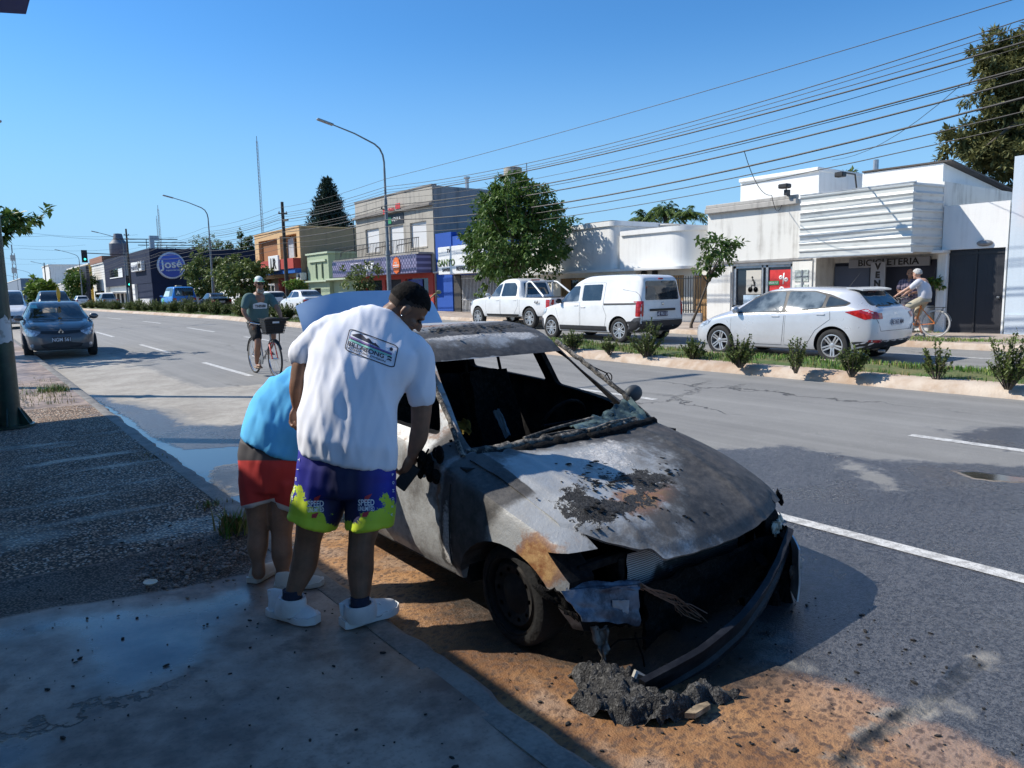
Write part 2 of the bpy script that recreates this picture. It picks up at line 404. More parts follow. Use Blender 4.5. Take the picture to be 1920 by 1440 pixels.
c = m.mix(wm*.92, c, wc); c = m.mix(pm_, c, (.03, .028, .025)); c = m.mix(om, c, ob); c = m.mix(sm*.9, c, (.012, .011, .010))
kk = (crk+(n2-.5)*.09).ss(.055, .012); c = m.mix((crk+(n1-.5)*.7+(n2-.5)*.3).ss(.07, -.03)*.85, c, (.34, .31, .26)); c = m.mix(kk, c, (.01, .01, .01))
rg = (n2*.2+.72); rg = rg-wm*(.42+grit2*.14)-pm_*.5; rg = (rg-om*.22-pm_*.6-m.noise(.9, 4).ss(.5, .65)*wm*.12).mx(.045)
hgt = wm*g3*2.2*(1.-pm_)+grit*.6*(1.-pm_)+grit2*.5*(1.-pm_*.95)-kk*4-crm*3+chip*om*1.2
ASPH = m.set(c, rg, bump=hgt, bstr=.55, bdist=.008, spec=wm*.5+.5)
me = b.mesh('road'); me.materials.append(ASPH)
def many(polys, x, y, lim=30): return max(sdf(p_, x, y) for p_ in polys) if y < lim else -9.
W_, P_, O_, C_, S_, K_ = [], [], [], [], [], []
for v in b.v:
    x, y = v.x, v.y; near = y < 19
    wv = many(WET, x, y, 19); wv = min(wv, -sdf(DRY, x, y)) if near else wv
    W_.append(max(wv, -3)); P_.append(max(many(PUD, x, y, 19), -3)); O_.append(max(many(ORG, x, y, 19), -3)); C_.append(max(many(CONC, x, y, 80), -3)); S_.append(max(many(SOOT, x, y, 19), -3)); K_.append(nearest_line(CRK[0], x, y) if y < 4 else 9.)  # SOOT also holds the painted gutter pit and wheel shadow
for k, a in zip(('wet', 'pud', 'org', 'conc', 'soot_shade', 'crk'), (W_, P_, O_, C_, S_, K_)): fattr(me, k, a)
tag(link_mesh('road', me, None, 40), kind='structure')
# the land beneath everything, to the horizon
EARTH = plain('earth', (.16, .14, .10), .95, vary=.3, scale=.2)
b = MB(); b.grid(lambda a, c: (lerp(-1800, 1800, a), lerp(-1800, 1800, c), -.12), 8, 8); tag(b.build('ground', EARTH), kind='structure')
# lane markings: worn white paint, each dash a sheet of its own 4 mm above the asphalt
m = Mat('road_paint'); n = m.noise(14, 6, .7); g = m.noise(160, 2)
PAINT = m.set(m.mix((n*.6+g*.4).ss(.44, .56), (.62, .61, .58), (.34, .33, .31)), .7)
def strip(x, y0, y1, wd=.12, name='lane_marking'):
    k = max(2, int(abs(y1-y0)/.7)); b = MB()
    b.grid(lambda a, c: (x-wd/2+wd*a, lerp(y0, y1, c), zg(x-wd/2+wd*a, lerp(y0, y1, c))+.004), 1, k); tag(b.build(name, PAINT, fix=False), kind='structure')
for x, y0, y1 in ((4.58, -3.4, 3.02), (4.58, 8.0, 11.2), (4.58, 14.6, 18.0), (4.58, 21.4, 25.2), (4.58, 30, 34), (4.58, 40, 44), (7.85, 1.0, 3.5), (7.85, 7.0, 10.4), (7.85, 14.4, 17.6), (7.85, 22, 25.4), (7.85, 29, 33), (7.85, 38, 42), (7.85, 48, 53),
                  (14.35, 3.0, 6.4), (16.1, 3.0, 7.6), (14.9, 12, 15), (14.9, 20, 24)): strip(x, y0, y1)
# ---- near pavement (in the shade of the shop canopy)
def zs(x, y):
    e = .12*sstep(4.3, 6.0, y)*1.
    low = lerp(.055, .12, clamp((1.2-x)/.9)) if x > .3 else .12
    return lerp(low, .12, sstep(4.3, 6.0, y))+clamp((y-9)*.012, 0, .36)
PEB0 = [(-9, 6.35), gpx(0, 1092, .12).xy, gpx(200, 1050, .12).xy, gpx(330, 1012, .12).xy, gpx(450, 975, .12).xy, (1.52, 5.4)]
PEB = [tuple(q) for q in PEB0]+[(1.5, 12.3), (-9, 12.3)]
GRV = [tuple(q) for q in PEB0][::-1]+[tuple(gpx(u, v, .12).xy) for u, v in ((0, 1168), (250, 1118), (480, 1062))]
GRV = [(-9, 6.4), tuple(PEB0[1]), tuple(PEB0[2]), tuple(PEB0[3]), tuple(PEB0[4]), (1.6, 5.45), (1.6, 4.75), tuple(gpx(480, 1056, .12).xy), tuple(gpx(250, 1110, .12).xy), tuple(gpx(0, 1160, .12).xy), (-9, 5.6)]
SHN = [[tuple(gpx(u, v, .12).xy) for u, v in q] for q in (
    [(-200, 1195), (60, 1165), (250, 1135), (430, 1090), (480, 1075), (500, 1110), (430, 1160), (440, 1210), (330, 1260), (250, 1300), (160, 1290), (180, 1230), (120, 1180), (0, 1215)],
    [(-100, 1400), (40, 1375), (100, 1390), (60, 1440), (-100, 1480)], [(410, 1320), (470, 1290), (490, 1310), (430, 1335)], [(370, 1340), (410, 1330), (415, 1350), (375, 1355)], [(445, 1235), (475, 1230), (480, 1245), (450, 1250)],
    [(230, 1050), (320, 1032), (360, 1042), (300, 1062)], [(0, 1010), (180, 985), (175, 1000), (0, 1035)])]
xs = lines(-9, -1.6, 12)+lines(-1.5, 1.52, 60); ys = lines(-4, 1, 10)+lines(1.06, 9, 130)+lines(9.2, 13, 18)+geo(13.5, 200, .6, 1.2)
b = MB(); b.v = [Vector((x, y, zs(x, y)+(.02*nz(x*2, y*2) if y > 12.2 and x > -3 else 0)-(.012 if sdf(GRV, x, y) > 0.05 else 0)*(x > -1.6)+.008*nz(x*3, y*3))) for y in ys for x in xs]; nx = len(xs)
b.f = [(j*nx+i, j*nx+i+1, (j+1)*nx+i+1, (j+1)*nx+i) for j in range(len(ys)-1) for i in range(nx-1)]; b.mi = [0]*len(b.f)
m = Mat('pavement'); peb, grv, shn = (m.attr(k) for k in ('peb', 'grv', 'shn'))
n1 = m.noise(1.4, 6, .6); n2 = m.noise(8, 5, .6); n3 = m.noise(60, 3, .6); edge = (n1-.5)*.5+(n2-.5)*.3
pv = m.vor(52, 'F1', m.vec(m.x+(n2-.5)*.03, m.y*.8, m.z)); pc = m.vor(52, 'F1', m.vec(m.x+(n2-.5)*.03, m.y*.8, m.z), out=1)
sp = m.t.nodes.new('ShaderNodeSeparateColor'); m.t.links.new(pc.k, sp.inputs[0]); pr = S(m.t, sp.outputs[0]); pg = S(m.t, sp.outputs[1])
pebc = m.mix(pr, (.20, .125, .08), (.62, .43, .30)); pebc = m.mix(pg.ss(.75, .9), pebc, (.60, .54, .46)); pebc = m.mix(pv.ss(.34, .56), pebc, (.06, .048, .040))
bnd = m.noise(1., 4, .6, m.vec(m.x*.5, m.y*2.6, 0)); pebc = m.mix((bnd*.6+n1*.2+n2*.2).ss(.46, .62)*.5, pebc, (.10, .072, .055))
cc = m.mix((n1*.6+n2*.4).ss(.36, .64), (.14, .098, .078), (.42, .32, .255)); cc = m.mix(m.noise(3.3, 5, .65).ss(.55, .70)*.6, cc, (.075, .052, .04)); cc = m.mix(n3.ss(.5, .75)*.35, cc, (.06, .055, .05))
specks = m.vor(11, 'F1').ss(.085, .055)*m.noise(3, 2).ss(.45, .6); cc = m.mix(specks, cc, (.012, .012, .012))
cr = m.vor(.55, 'DISTANCE_TO_EDGE', m.vec(m.x+(m.noise(2.2, 5)-.5)*.8, m.y+(n2-.5)*.5, 0)).ss(.014, .003)*m.noise(.5, 2).ss(.44, .58)
cc = m.mix(cr*.85, cc, (.02, .02, .02))
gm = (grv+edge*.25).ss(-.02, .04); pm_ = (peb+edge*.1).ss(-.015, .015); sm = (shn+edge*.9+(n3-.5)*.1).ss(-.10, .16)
c = m.mix(pm_, cc, pebc); gc = m.mix(m.vor(70).ss(.2, .6), (.22, .17, .135), (.05, .042, .034)); c = m.mix(gm, c, gc)
damp = m.noise(.8, 4).ss(.4, .6)
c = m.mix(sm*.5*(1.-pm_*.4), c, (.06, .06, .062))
rg = .64-damp*.24-sm*.40+pm_*(.22-(bnd.ss(.52,.66))*.42)+gm*.25+n2*.12; rg = rg.mx(.08)
hg = (1.-pv)*pm_*2.+gm*m.vor(70)*1.4*(-1.)+n3*.35*(1.-sm)*(1.-pm_)-cr*2
PAVE = m.set(c, rg.mn(.95), bump=hg, bstr=.6, bdist=.007, spec=.5-pm_*.25)
me = b.mesh('pavement'); me.materials.append(PAVE)
fattr(me, 'peb', [max(-3, min(sdf(PEB, v.x, v.y), 3)) for v in b.v]); fattr(me, 'grv', [max(-3, sdf(GRV, v.x, v.y)) for v in b.v]); fattr(me, 'shn', [max(-3, max(sdf(q, v.x, v.y) for q in SHN)) for v in b.v])
tag(link_mesh('sidewalk', me, None, 40), kind='structure')
# ---- near kerb: worn concrete, dropped where the driveway is
m = Mat('kerb'); n1 = m.noise(5, 6, .65); n2 = m.noise(50, 3); KERB = m.set(m.mix((n1*.7+n2*.3).ss(.35, .65), (.13, .12, .11), (.27, .25, .22)), .75, bump=n1*.7+n2*.4, bstr=.5, bdist=.02)
b = MB(); N = 240; L_ = []
for i in range(N+1):
    y = -4+i*.075 if i < 220 else 12.5+(i-220)*4.
    t = zs(1.5, y)+.006*nz(y*2.1)+.003; jx = .03*nz(y*1.7, 5)+.022*nz(y*6, 2)+.014*nz(y*14, 8)
    L_.append([(1.49, y, t-.2), (1.49, y, t), (1.60+jx, y, t+.004*nz(y*5)), (1.645+jx, y, t-.028-.02*abs(nz(y*4, 8))), (1.665+jx*.6, y, zg(1.66, y)-.03)])
b.rings(L_, closed=False, caps=False); tag(b.build('kerb', KERB, smooth=45), kind='structure')
# ---- median strip: two kerbs with turf between
m = Mat('median_kerb'); n1 = m.noise(4, 6, .65); n2 = m.noise(40, 3); KERB2 = m.set(m.mix((m.noise(.8, 4)*.5+n1*.5).ss(.35, .65), (.36, .25, .17), (.52, .44, .36)), .85, bump=n1*.6+n2*.5, bstr=.7, bdist=.02)
MX0, MX1 = 10.85, 12.9
def band(x0, side, name):
    b = MB(); rs = []; y = -12.; k = 0
    while y < 240:
        jn = .5+.5*nz(y*.9); g = zg(x0, y); h = .15+.012*nz(y*1.3)
        joint = (y*1.0) % 2.2 < .05
        j = .025*nz(y*2.3, 3.)+.012*nz(y*9, 4); d = .02 if joint else 0
        pr = [(x0-.02, g-.1), (x0+j, g+.03), (x0+.07+j+d, g+h*.72-d), (x0+.15+j, g+h-d), (x0+.40+.02*jn, g+h+.01-d), (x0+.42, g-.1)]
        rs.append([(q[0] if side > 0 else 2*x0-q[0], y, q[1]) for q in pr]); k += 1
        y += .11 if y < 26 else .8 if y < 60 else 4.
    b.rings(rs, closed=False, caps=False); tag(b.build(name, KERB2, smooth=50), kind='structure')
band(MX0, 1, 'median_kerb'); band(MX1, -1, 'median_kerb')
m = Mat('turf'); n1 = m.noise(2.2, 5, .6); n2 = m.noise(30, 4, .7)
TURF = m.set(m.mix((n1*.6+n2*.4).ss(.4, .62), (.05, .10, .018), (.16, .15, .06)), .9, bump=n2, bstr=.6, bdist=.03)
ys = lines(-12, 26, 190)+geo(27, 240, 1, 1.12)
b = MB(); rs = [[(MX0+.40+(MX1-MX0-.80)*i/6, y, zg(11.8, y)+.15+.05*sin(PI*i/6)+.02*nz(i*.8, y*2)) for i in range(7)] for y in ys]
b.rings(rs, closed=False, caps=False); tag(b.build('median_turf', TURF, smooth=60), kind='structure')
BLADE = Mat('grass_blade'); n = BLADE.noise(3., 3); GRASS = BLADE.set(BLADE.mix(n.ss(.35, .65), (.065, .17, .02), (.17, .24, .05)), .6, spec=.3)
DRYG = plain('dry_grass', (.24, .20, .08), .8, vary=.35, scale=8)
def blades(b, x, y, z, n, h, spread, rng, lean=.5):
    for _ in range(n):
        a = rng.random()*2*PI; r = spread*math.sqrt(rng.random()); px_, py_ = x+r*cos(a), y+r*sin(a); hh = h*(.5+rng.random()*.8)
        l = rng.random()*2*PI; d = lean*hh*rng.random(); wv = .004+.004*rng.random(); c, s_ = cos(l+PI/2)*wv, sin(l+PI/2)*wv
        b.add([(px_-c, py_-s_, z), (px_+c, py_+s_, z), (px_+cos(l)*d*.4+c*.7, py_+sin(l)*d*.4+s_*.7, z+hh*.6), (px_+cos(l)*d*.4-c*.7, py_+sin(l)*d*.4-s_*.7, z+hh*.6), (px_+cos(l)*d, py_+sin(l)*d, z+hh)], [(0, 1, 2, 3), (3, 2, 4)])
rng = random.Random(3); b = MB()
for _ in range(5200):
    y = rng.uniform(2, 20) if rng.random() < .6 else rng.uniform(20, 70); x = rng.uniform(MX0+.33, MX1-.36)
    if nz(x*1.6, y*.9, 4) < -.22: continue
    b.cur = 1 if rng.random() < .2 else 0
    blades(b, x, y, zg(x, y)+.15+.05*sin(PI*(x-MX0-.4)/(MX1-MX0-.8)), 5 if y < 20 else 4, .075 if y < 20 else .12, .08, rng)
tag(b.build('median_grass', [GRASS, DRYG], fix=False), 'short green grass growing along the median strip', 'grass', kind='stuff')
# ---- far kerb and far pavement
m = Mat('far_pavement'); n1 = m.noise(2, 6, .6); n2 = m.noise(26, 3)
tx = (m.y*2.5).fr(); ty = (m.x*2.5).fr(); gr_ = (tx.mn(1.-tx)).mn(ty.mn(1.-ty)).ss(.0, .035)
FPAVE = m.set(m.mix(gr_, (.16, .13, .11), m.mix((n1*.7+n2*.3).ss(.35, .65), (.30, .235, .19), (.46, .39, .33))), .8)
FX0, FX1 = 17.95, 21.45
def zf(y): return zg(18, y)+.13
ys = lines(-14, 30, 110)+geo(31, 240, 1, 1.1)
b = MB(); rs = [[(FX0+.16, y, zf(y)), (FX0+1.2, y, zf(y)+.01), (FX1+.6, y, zf(y)+.02)] for y in ys]; b.rings(rs, closed=False, caps=False); tag(b.build('far_sidewalk', FPAVE, fix=False), kind='structure')
b = MB(); rs = []
for y in ys:
    brk = .0 if not (7.9 < y < 10.6) else -.09
    t = zf(y)+.006+brk*.0; j = .02*nz(y*2, 7)
    rs.append([(FX0-.02, y, zg(FX0, y)-.05), (FX0+j, y, t-.04), (FX0+.05+j, y, t+.004), (FX0+.17, y, t), (FX0+.17, y, t-.2)])
b.rings(rs, closed=False, caps=False); tag(b.build('far_kerb', KERB2, smooth=50), kind='structure')
rng = random.Random(5); b = MB()
for (x, y, rx, ry, k) in ((18.7, 8.3, .5, 1.5, 420), (18.4, 9.6, .35, .8, 160), (19.0, 6.3, .5, .9, 160), (21.1, 9.3, .15, .8, 60), (18.45, 14.2, .25, .5, 60), (18.5, 12.8, .2, .5, 40), (19.2, 4.3, .5, 1.2, 200)):
    for _ in range(k):
        a = rng.random()*2*PI; r = math.sqrt(rng.random()); X, Y = x+rx*r*cos(a), y+ry*r*sin(a); b.cur = 1 if rng.random() < .25 else 0
        blades(b, X, Y, zf(Y), 4, .07, .07, rng)
tag(b.build('verge_grass', [GRASS, DRYG], fix=False), 'low green grass patches on the far pavement by the kerb', 'grass', kind='stuff')
# ---- weeds at the near kerb: rank tufts and the verge behind the green pole
def weed(name, x, y, z, n, h, sp, label, seed, mats=(0,), grp=None):
    rng = random.Random(seed); b = MB()
    for _ in range(n): b.cur = rng.choice(mats); blades(b, x+rng.gauss(0, sp*.4), y+rng.gauss(0, sp*.4), z, 3, h, sp*.3, rng, 1.0)
    tag(b.build(name, [GRASS, DRYG], fix=False), label, 'weed', grp)
q = gpx(440, 990, .11); weed('weed_tuft', q.x, q.y, q.z-.02, 70, .13, .13, 'dry grass tuft on the kerb edge beside the boy in red shorts', 11, (0, 1, 1))
q = gpx(400, 948, .11); weed('weed_tuft', q.x, q.y, q.z-.02, 26, .06, .12, 'low thin weed patch in the kerb joint left of the dry tuft', 12, (0, 1))
q = gpx(290, 858, .11); weed('weed_tuft', q.x, q.y, q.z-.02, 18, .05, .2, 'sparse weeds along the kerb beside the blue gutter puddle', 13, (0, 1))
q = gpx(100, 735, .11); weed('weed_tuft', q.x, q.y, q.z-.02, 90, .14, .3, 'bright green weed clump at the end of the pebbled pavement', 14, (0, 0, 1))
rng = random.Random(8); b = MB()
for _ in range(900):
    x, y = rng.uniform(-.9, 1.35), rng.uniform(12.6, 16.5); b.cur = 1 if rng.random() < .5 else 0; blades(b, x, y, .11, 3, .12, .08, rng)
tag(b.build('verge_grass', [GRASS, DRYG], fix=False), 'dry yellow green verge grass behind the green pole', 'grass', kind='stuff')
# scattered cinders and grit on the wet pavement (uncountable)
rng = random.Random(21); b = MB()
for _ in range(420):
    x, y = rng.uniform(-.9, 1.5), rng.uniform(1.2, 5.6); s_ = .003+.006*rng.random()**3; b.at((x, y, zs(x, y)+.004), rng.random()*6); b.ell((0, 0, 0), (s_*(1+rng.random()*1.5), s_, s_*.6), 5, 3)
for _ in range(330):
    x, y = rng.uniform(1.75, 3.6), rng.uniform(.8, 2.6); s_ = .003+.007*rng.random()**3; b.at((x, y, zg(x, y)+.004), rng.random()*6); b.ell((0, 0, 0), (s_*(1+rng.random()*1.5), s_, s_*.6), 5, 3)
CINDER = plain('cinder', (.014, .013, .013), .8, bump=.4)
tag(b.build('cinder_grit', CINDER), 'black cinders scattered over wet concrete and rusty ground by the wreck', 'grit', kind='stuff')
rng = random.Random(22); b = MB()
for _ in range(900):
    t = rng.random(); u = lerp(0, 470, t); v = lerp(1128, 1028, t)+rng.gauss(0, 20); q = gpx(u, v, .09); s_ = .005+.009*rng.random()**2
    b.at((q.x, q.y, .083), rng.random()*6); b.ell((0, 0, 0), (s_*1.3, s_, s_*.7), 6, 4)
tag(b.build('loose_pebbles', plain('pebble', (.20, .16, .13), .7, vary=.5, scale=12)), 'loose brown pebbles in the gap between pebbled paving and concrete', 'pebbles', kind='stuff')
b = MB(); q = gpx(282, 1096, .1); b.at((q.x, q.y, .105), .5, .1); b.lathe([(.002, .0), (.03, .003), (.038, .012), (.033, .014), (.02, .008), (.002, .006)], 14)
tag(b.build('shell_shard', plain('shard', (.62, .55, .42), .5)), 'small pale curved shard lying in the pebble gap', 'shard')
# ------------------------------------------------------------------ buildings across the street
def plaster(name, col, dark, streak=.5, rough=.85, sc=1.):
    m = Mat(name); n = m.noise(1.1*sc, 6, .6); s_ = m.noise(1., 5, .65, m.vec(m.x*4, m.y*4, m.z*.35)); g = m.noise(30, 3)
    return m.set(m.mix((s_*.6+n*.4).ss(.47, .68)*streak, m.mix(g, tuple(c*.94 for c in col), col), dark), rough, bump=g+n, bstr=.25, bdist=.01)
WHITE = plaster('white_plaster', (.74, .73, .69), (.40, .38, .34), .55)
WHITE2 = plaster('clean_white_plaster', (.78, .78, .76), (.55, .54, .52), .4)
OLDW = plaster('weathered_plaster', (.70, .69, .65), (.30, .28, .25), .7)
GREY = plaster('grey_render', (.40, .37, .32), (.15, .14, .13), .8)
GREYS = plaster('bare_cement', (.33, .305, .27), (.15, .14, .13), .8)
ORANGE = plaster('peach_plaster', (.62, .40, .20), (.38, .25, .14), .4)
TAN = plaster('tan_render', (.34, .245, .15), (.20, .15, .10), .6)
RUSTP = plaster('brown_panel', (.30, .13, .05), (.2, .09, .04), .3)
GREEN = plaster('sage_plaster', (.33, .40, .27), (.18, .24, .17), .5)
RED = plaster('red_plaster', (.42, .055, .04), (.26, .03, .03), .4)
BLUE = plaster('cobalt_plaster', (.010, .075, .36), (.006, .05, .25), .4)
PALEB = plaster('pale_blue_plaster', (.55, .63, .70), (.40, .47, .54), .4)
m = Mat('navy_cladding'); rib = (m.x*6.).sn()*.5+(m.y*6.).sn()*.5; NAVY = m.set(m.mix(m.noise(.4, 4), (.012, .018, .042), (.02, .028, .06)), .75, spec=.15, bump=rib, bstr=.4, bdist=.02)
m = Mat('roof_felt'); ROOFM = m.set(m.mix(m.noise(2, 5), (.05, .045, .04), (.12, .10, .09)), .9)
SHUT = Mat('roller_shutter'); sl = (SHUT.z*16.).fr(); SHUTTER = SHUT.set(SHUT.mix(sl.ss(.75, 1.), (.70, .70, .70), (.42, .42, .42)), .6, bump=sl, bstr=.5, bdist=.01)
m = Mat('dark_glass'); DGLASS = m.set(m.mix(m.noise(1.5, 3), (.012, .016, .022), (.03, .036, .045)), .04, spec=.8)
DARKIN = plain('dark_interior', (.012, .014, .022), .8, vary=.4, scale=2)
IRON = plain('black_iron', (.02, .02, .022), .5); STEEL = plain('grey_steel', (.24, .25, .26), .45, .6); ZINC = plain('zinc', (.42, .43, .44), .4, .7)
m = Mat('timber'); g = m.noise(1, 5, .6, m.vec(m.x*12, m.y*12, m.z*1.2)); WOOD = m.set(m.mix(g.ss(.35, .65), (.30, .16, .06), (.48, .29, .13)), .55)
BLACKP = plain('black_paint', (.012, .012, .016), .5); WHITEP = plain('white_paint', (.75, .75, .74), .5, vary=.05); REDP = plain('red_paint', (.55, .03, .03), .5); ORNP = plain('orange_paint', (.75, .16, .03), .5); GRNP = plain('green_paint', (.03, .25, .10), .5)
LETTER = plain('letter_ink', (.02, .02, .02), .6)
class Bld:
    def __init__(s, name, label, x, y, cat='building', z=None, group=None):
        s.l = Vector((x, y, (zf(y) if z is None else z)-.02)); s.o = thing(name, label, cat, s.l, 0, group); s.last = None
    def mb(s): b = MB(); b.M = Matrix.Translation(-s.l); b.off = b.M.copy(); return b
    def part(s, name, b, mat, parent=None, smooth=0, label=None):
        o = b.build(name, mat, parent or s.o, smooth); s.last = o
        if label: o['label'] = label
        return o
    def text(s, name, body, x, y, z, size, mat, parent=None, depth=.02, bold=0., xs=1., rot=0., sp=1., face='X'):
        """lettering on a wall facing -X (reads towards -Y) or -Y"""
        c, sn_ = cos(rot), sin(rot); t = Vector((0, -1, 0)) if face == 'X' else Vector((1, 0, 0)); up = Vector((0, 0, 1)); out = Vector((-1, 0, 0)) if face == 'X' else Vector((0, -1, 0))
        bm = place2d(text2d(body, size, bold, sp, xs=xs), Vector((x, y, z))-s.l, t*c+up*sn_, up*c-t*sn_, out, depth)
        return bm_obj(name, bm, mat, parent or s.o)
def facade(b, X, ya, yb, z0, z1, holes=(), depth=.2):
    Y = sorted({ya, yb, *[h[0] for h in holes], *[h[1] for h in holes]}); Z = sorted({z0, z1, *[h[2] for h in holes], *[h[3] for h in holes]})
    for i in range(len(Y)-1):
        for k in range(len(Z)-1):
            cy, cz = (Y[i]+Y[i+1])/2, (Z[k]+Z[k+1])/2
            if any(h[0] < cy < h[1] and h[2] < cz < h[3] for h in holes): continue
            b.add([(X, Y[i], Z[k]), (X, Y[i+1], Z[k]), (X, Y[i+1], Z[k+1]), (X, Y[i], Z[k+1])], [(0, 3, 2, 1)])
    for h in holes:
        a, c, d, e = h[:4]
        b.add([(X, a, d), (X, c, d), (X, c, e), (X, a, e), (X+depth, a, d), (X+depth, c, d), (X+depth, c, e), (X+depth, a, e)], [(0, 1, 5, 4), (1, 2, 6, 5), (2, 3, 7, 6), (3, 0, 4, 7)])
def block(b, X, ya, yb, z0, z1, D, holes=(), depth=.2):
    """facade with reveals and the solid building behind it"""
    facade(b, X, ya, yb, z0, z1, holes, depth)
    b.add([(X, ya, z0), (X+D, ya, z0), (X+D, ya, z1), (X, ya, z1), (X, yb, z0), (X+D, yb, z0), (X+D, yb, z1), (X, yb, z1)], [(0, 1, 2, 3), (5, 4, 7, 6), (1, 5, 6, 2), (3, 2, 6, 7)])
    for h in holes: b.add([(X+depth, h[0], h[2]), (X+depth, h[1], h[2]), (X+depth, h[1], h[3]), (X+depth, h[0], h[3])], [(0, 3, 2, 1)])
FX = 21.45
# --- pale blue building at the right edge
B = Bld('pale_blue_building', 'pale blue rendered building at the right edge beside the black gate', FX, 3.0)
b = B.mb(); block(b, FX-.02, -6, 7.38, .1, 4.72, 9); B.part('wall', b, PALEB)
b = B.mb(); b.box(FX-.30, FX-.06, 6.55, 6.98, 3.02, 3.75, .02); B.part('sign_box', b, ORNP, label='small orange sign on the pale blue wall')
b = B.mb(); b.box(FX-.06, FX-.02, -6, 7.36, .27, .8); B.part('plinth', b, plaster('pale_plinth', (.5, .57, .64), (.4, .45, .5), .3))
# --- gate wall
B = Bld('gate_wall', 'white rendered wall with a wide black sheet metal gate', FX, 8.1, 'gate wall')
b = B.mb(); block(b, FX, 7.42, 8.98, .2, 3.66, .35, [(7.46, 8.82, .2, 2.5)], .16); B.part('wall', b, WHITE2)
m = Mat('gate_sheet'); GATEM = m.set(m.mix(m.noise(3, 4), (.010, .011, .015), (.02, .021, .027)), .5, bump=(m.y*9.).fr().ss(.0, .08), bstr=.3)
b = B.mb(); b.box(FX+.10, FX+.14, 7.47, 8.81, .30, 2.49); g_ = B.part('gate', b, GATEM)
b = B.mb(); b.box(FX+.07, FX+.10, 8.12, 8.16, .3, 2.48); b.box(FX+.075, FX+.10, 7.47, 8.81, 2.36, 2.42); B.part('gate_rail', b, IRON, g_)
b = B.mb(); b.box(FX+.04, FX+.10, 7.55, 7.62, 1.2, 1.26, .01); B.part('handle', b, STEEL, g_)
b = B.mb(); b.ell((FX-.02, 7.94, 2.63), (.08, .19, .085), 18, 10); B.part('wall_lamp', b, [STEEL], smooth=40, label='oval bulkhead lamp over the gate')
# --- bicycle shop
B = Bld('bicycle_shop', 'white bicycle shop with a corrugated metal fascia over a dark recessed front', FX, 13)
b = B.mb(); block(b, FX, 9.0, 16.75, .15, 4.32, 8, [(9.08, 12.62, .15, 2.46), (13.42, 15.7, .93, 2.33), (15.0, 15.01, 1, 1.01)], 1.1); B.part('wall', b, OLDW)
b = B.mb(); b.box(FX-.16, FX, 13.25, 16.78, 4.16, 4.34, .02); b.box(FX-.10, FX-.002, 13.25, 16.78, 4.34, 4.46, .02); b.box(FX-.07, FX-.002, 12.75, 16.78, 2.42, 2.50, .01); B.part('cornice', b, plaster('dirty_cornice', (.42, .40, .37), (.10, .09, .08), .9))
b = B.mb(); b.box(FX-.035, FX-.003, 12.72, 13.40, .5, 2.40, .004); B.part('pilaster', b, WHITE); b = B.mb(); b.box(FX-.035, FX-.003, 15.74, 16.72, .3, 2.15, .004); B.part('pilaster', b, WHITE)
# corrugated fascia: front and short return
cor = []; z0, z1 = 2.46, 4.24; nseg = 54
def corz(k): z = lerp(z0, z1, k/nseg); ph = ((z-z0)/.222) % 1.; return z, (.0 if ph < .62 else -.035 if .70 < ph < .92 else -.0175)
SX = 20.2; b = B.mb(); pf = [corz(k) for k in range(nseg+1)]
b.rings([[(SX+d, 12.42, z) for z, d in pf], [(SX+d, 9.22, z) for z, d in pf], [(SX+.03, 9.20+d, z) for z, d in pf], [(FX, 9.02+d, z) for z, d in pf]], closed=False, caps=False)
b.add([(SX, 12.42, z1), (SX, 9.2, z1), (FX, 9.02, z1), (FX, 12.42, z1), (SX, 12.42, z0), (SX, 9.2, z0), (FX, 9.02, z0), (FX, 12.42, z0)], [(0, 1, 2, 3), (4, 7, 6, 5), (0, 3, 7, 4)])
m = Mat('corrugated_white'); n = m.noise(2.2, 5); st = m.noise(1, 5, .6, m.vec(m.x*3, m.y*3, m.z*22)); FASC = m.set(m.mix((st*.6+n*.4).ss(.5, .68)*.6, (.60, .61, .58), (.34, .35, .33)), .5, .1)
f_ = B.part('metal_fascia', b, FASC, smooth=20)
for z_ in (4.255, 2.444): b = B.mb(); b.box(SX-.02, SX+.03, 9.16, 12.44, z_-.018, z_+.016); B.part('trim', b, ZINC, f_)
b = B.mb(); b.box(FX-.35, FX+.1, 8.8, 9.12, 2.42, 2.50, .01); b.box(FX-.02, FX+.28, 8.86, 9.05, .25, 2.42, .01); B.part('corner_post', b, WHITE)
b = B.mb(); b.tube([(SX+.3, 10.9, 4.24), (SX-.2, 10.7, 4.62), (SX-1.1, 10.62, 4.60)], .022, 6); b.at(); b.M = b.off; b.box(SX-1.2, SX-1.0, 10.5, 10.74, 4.47, 4.6, .02); B.part('floodlight', b, IRON)
b = B.mb(); b.tube([(FX-.1, 13.6, 4.45), (FX-.2, 13.6, 4.7)], .02, 6); b.box(FX-.42, FX-.15, 13.42, 13.75, 4.66, 4.80, .03); b.box(FX-.3, FX-.1, 13.5, 13.6, 4.45, 4.62); B.part('floodlight', b, IRON)
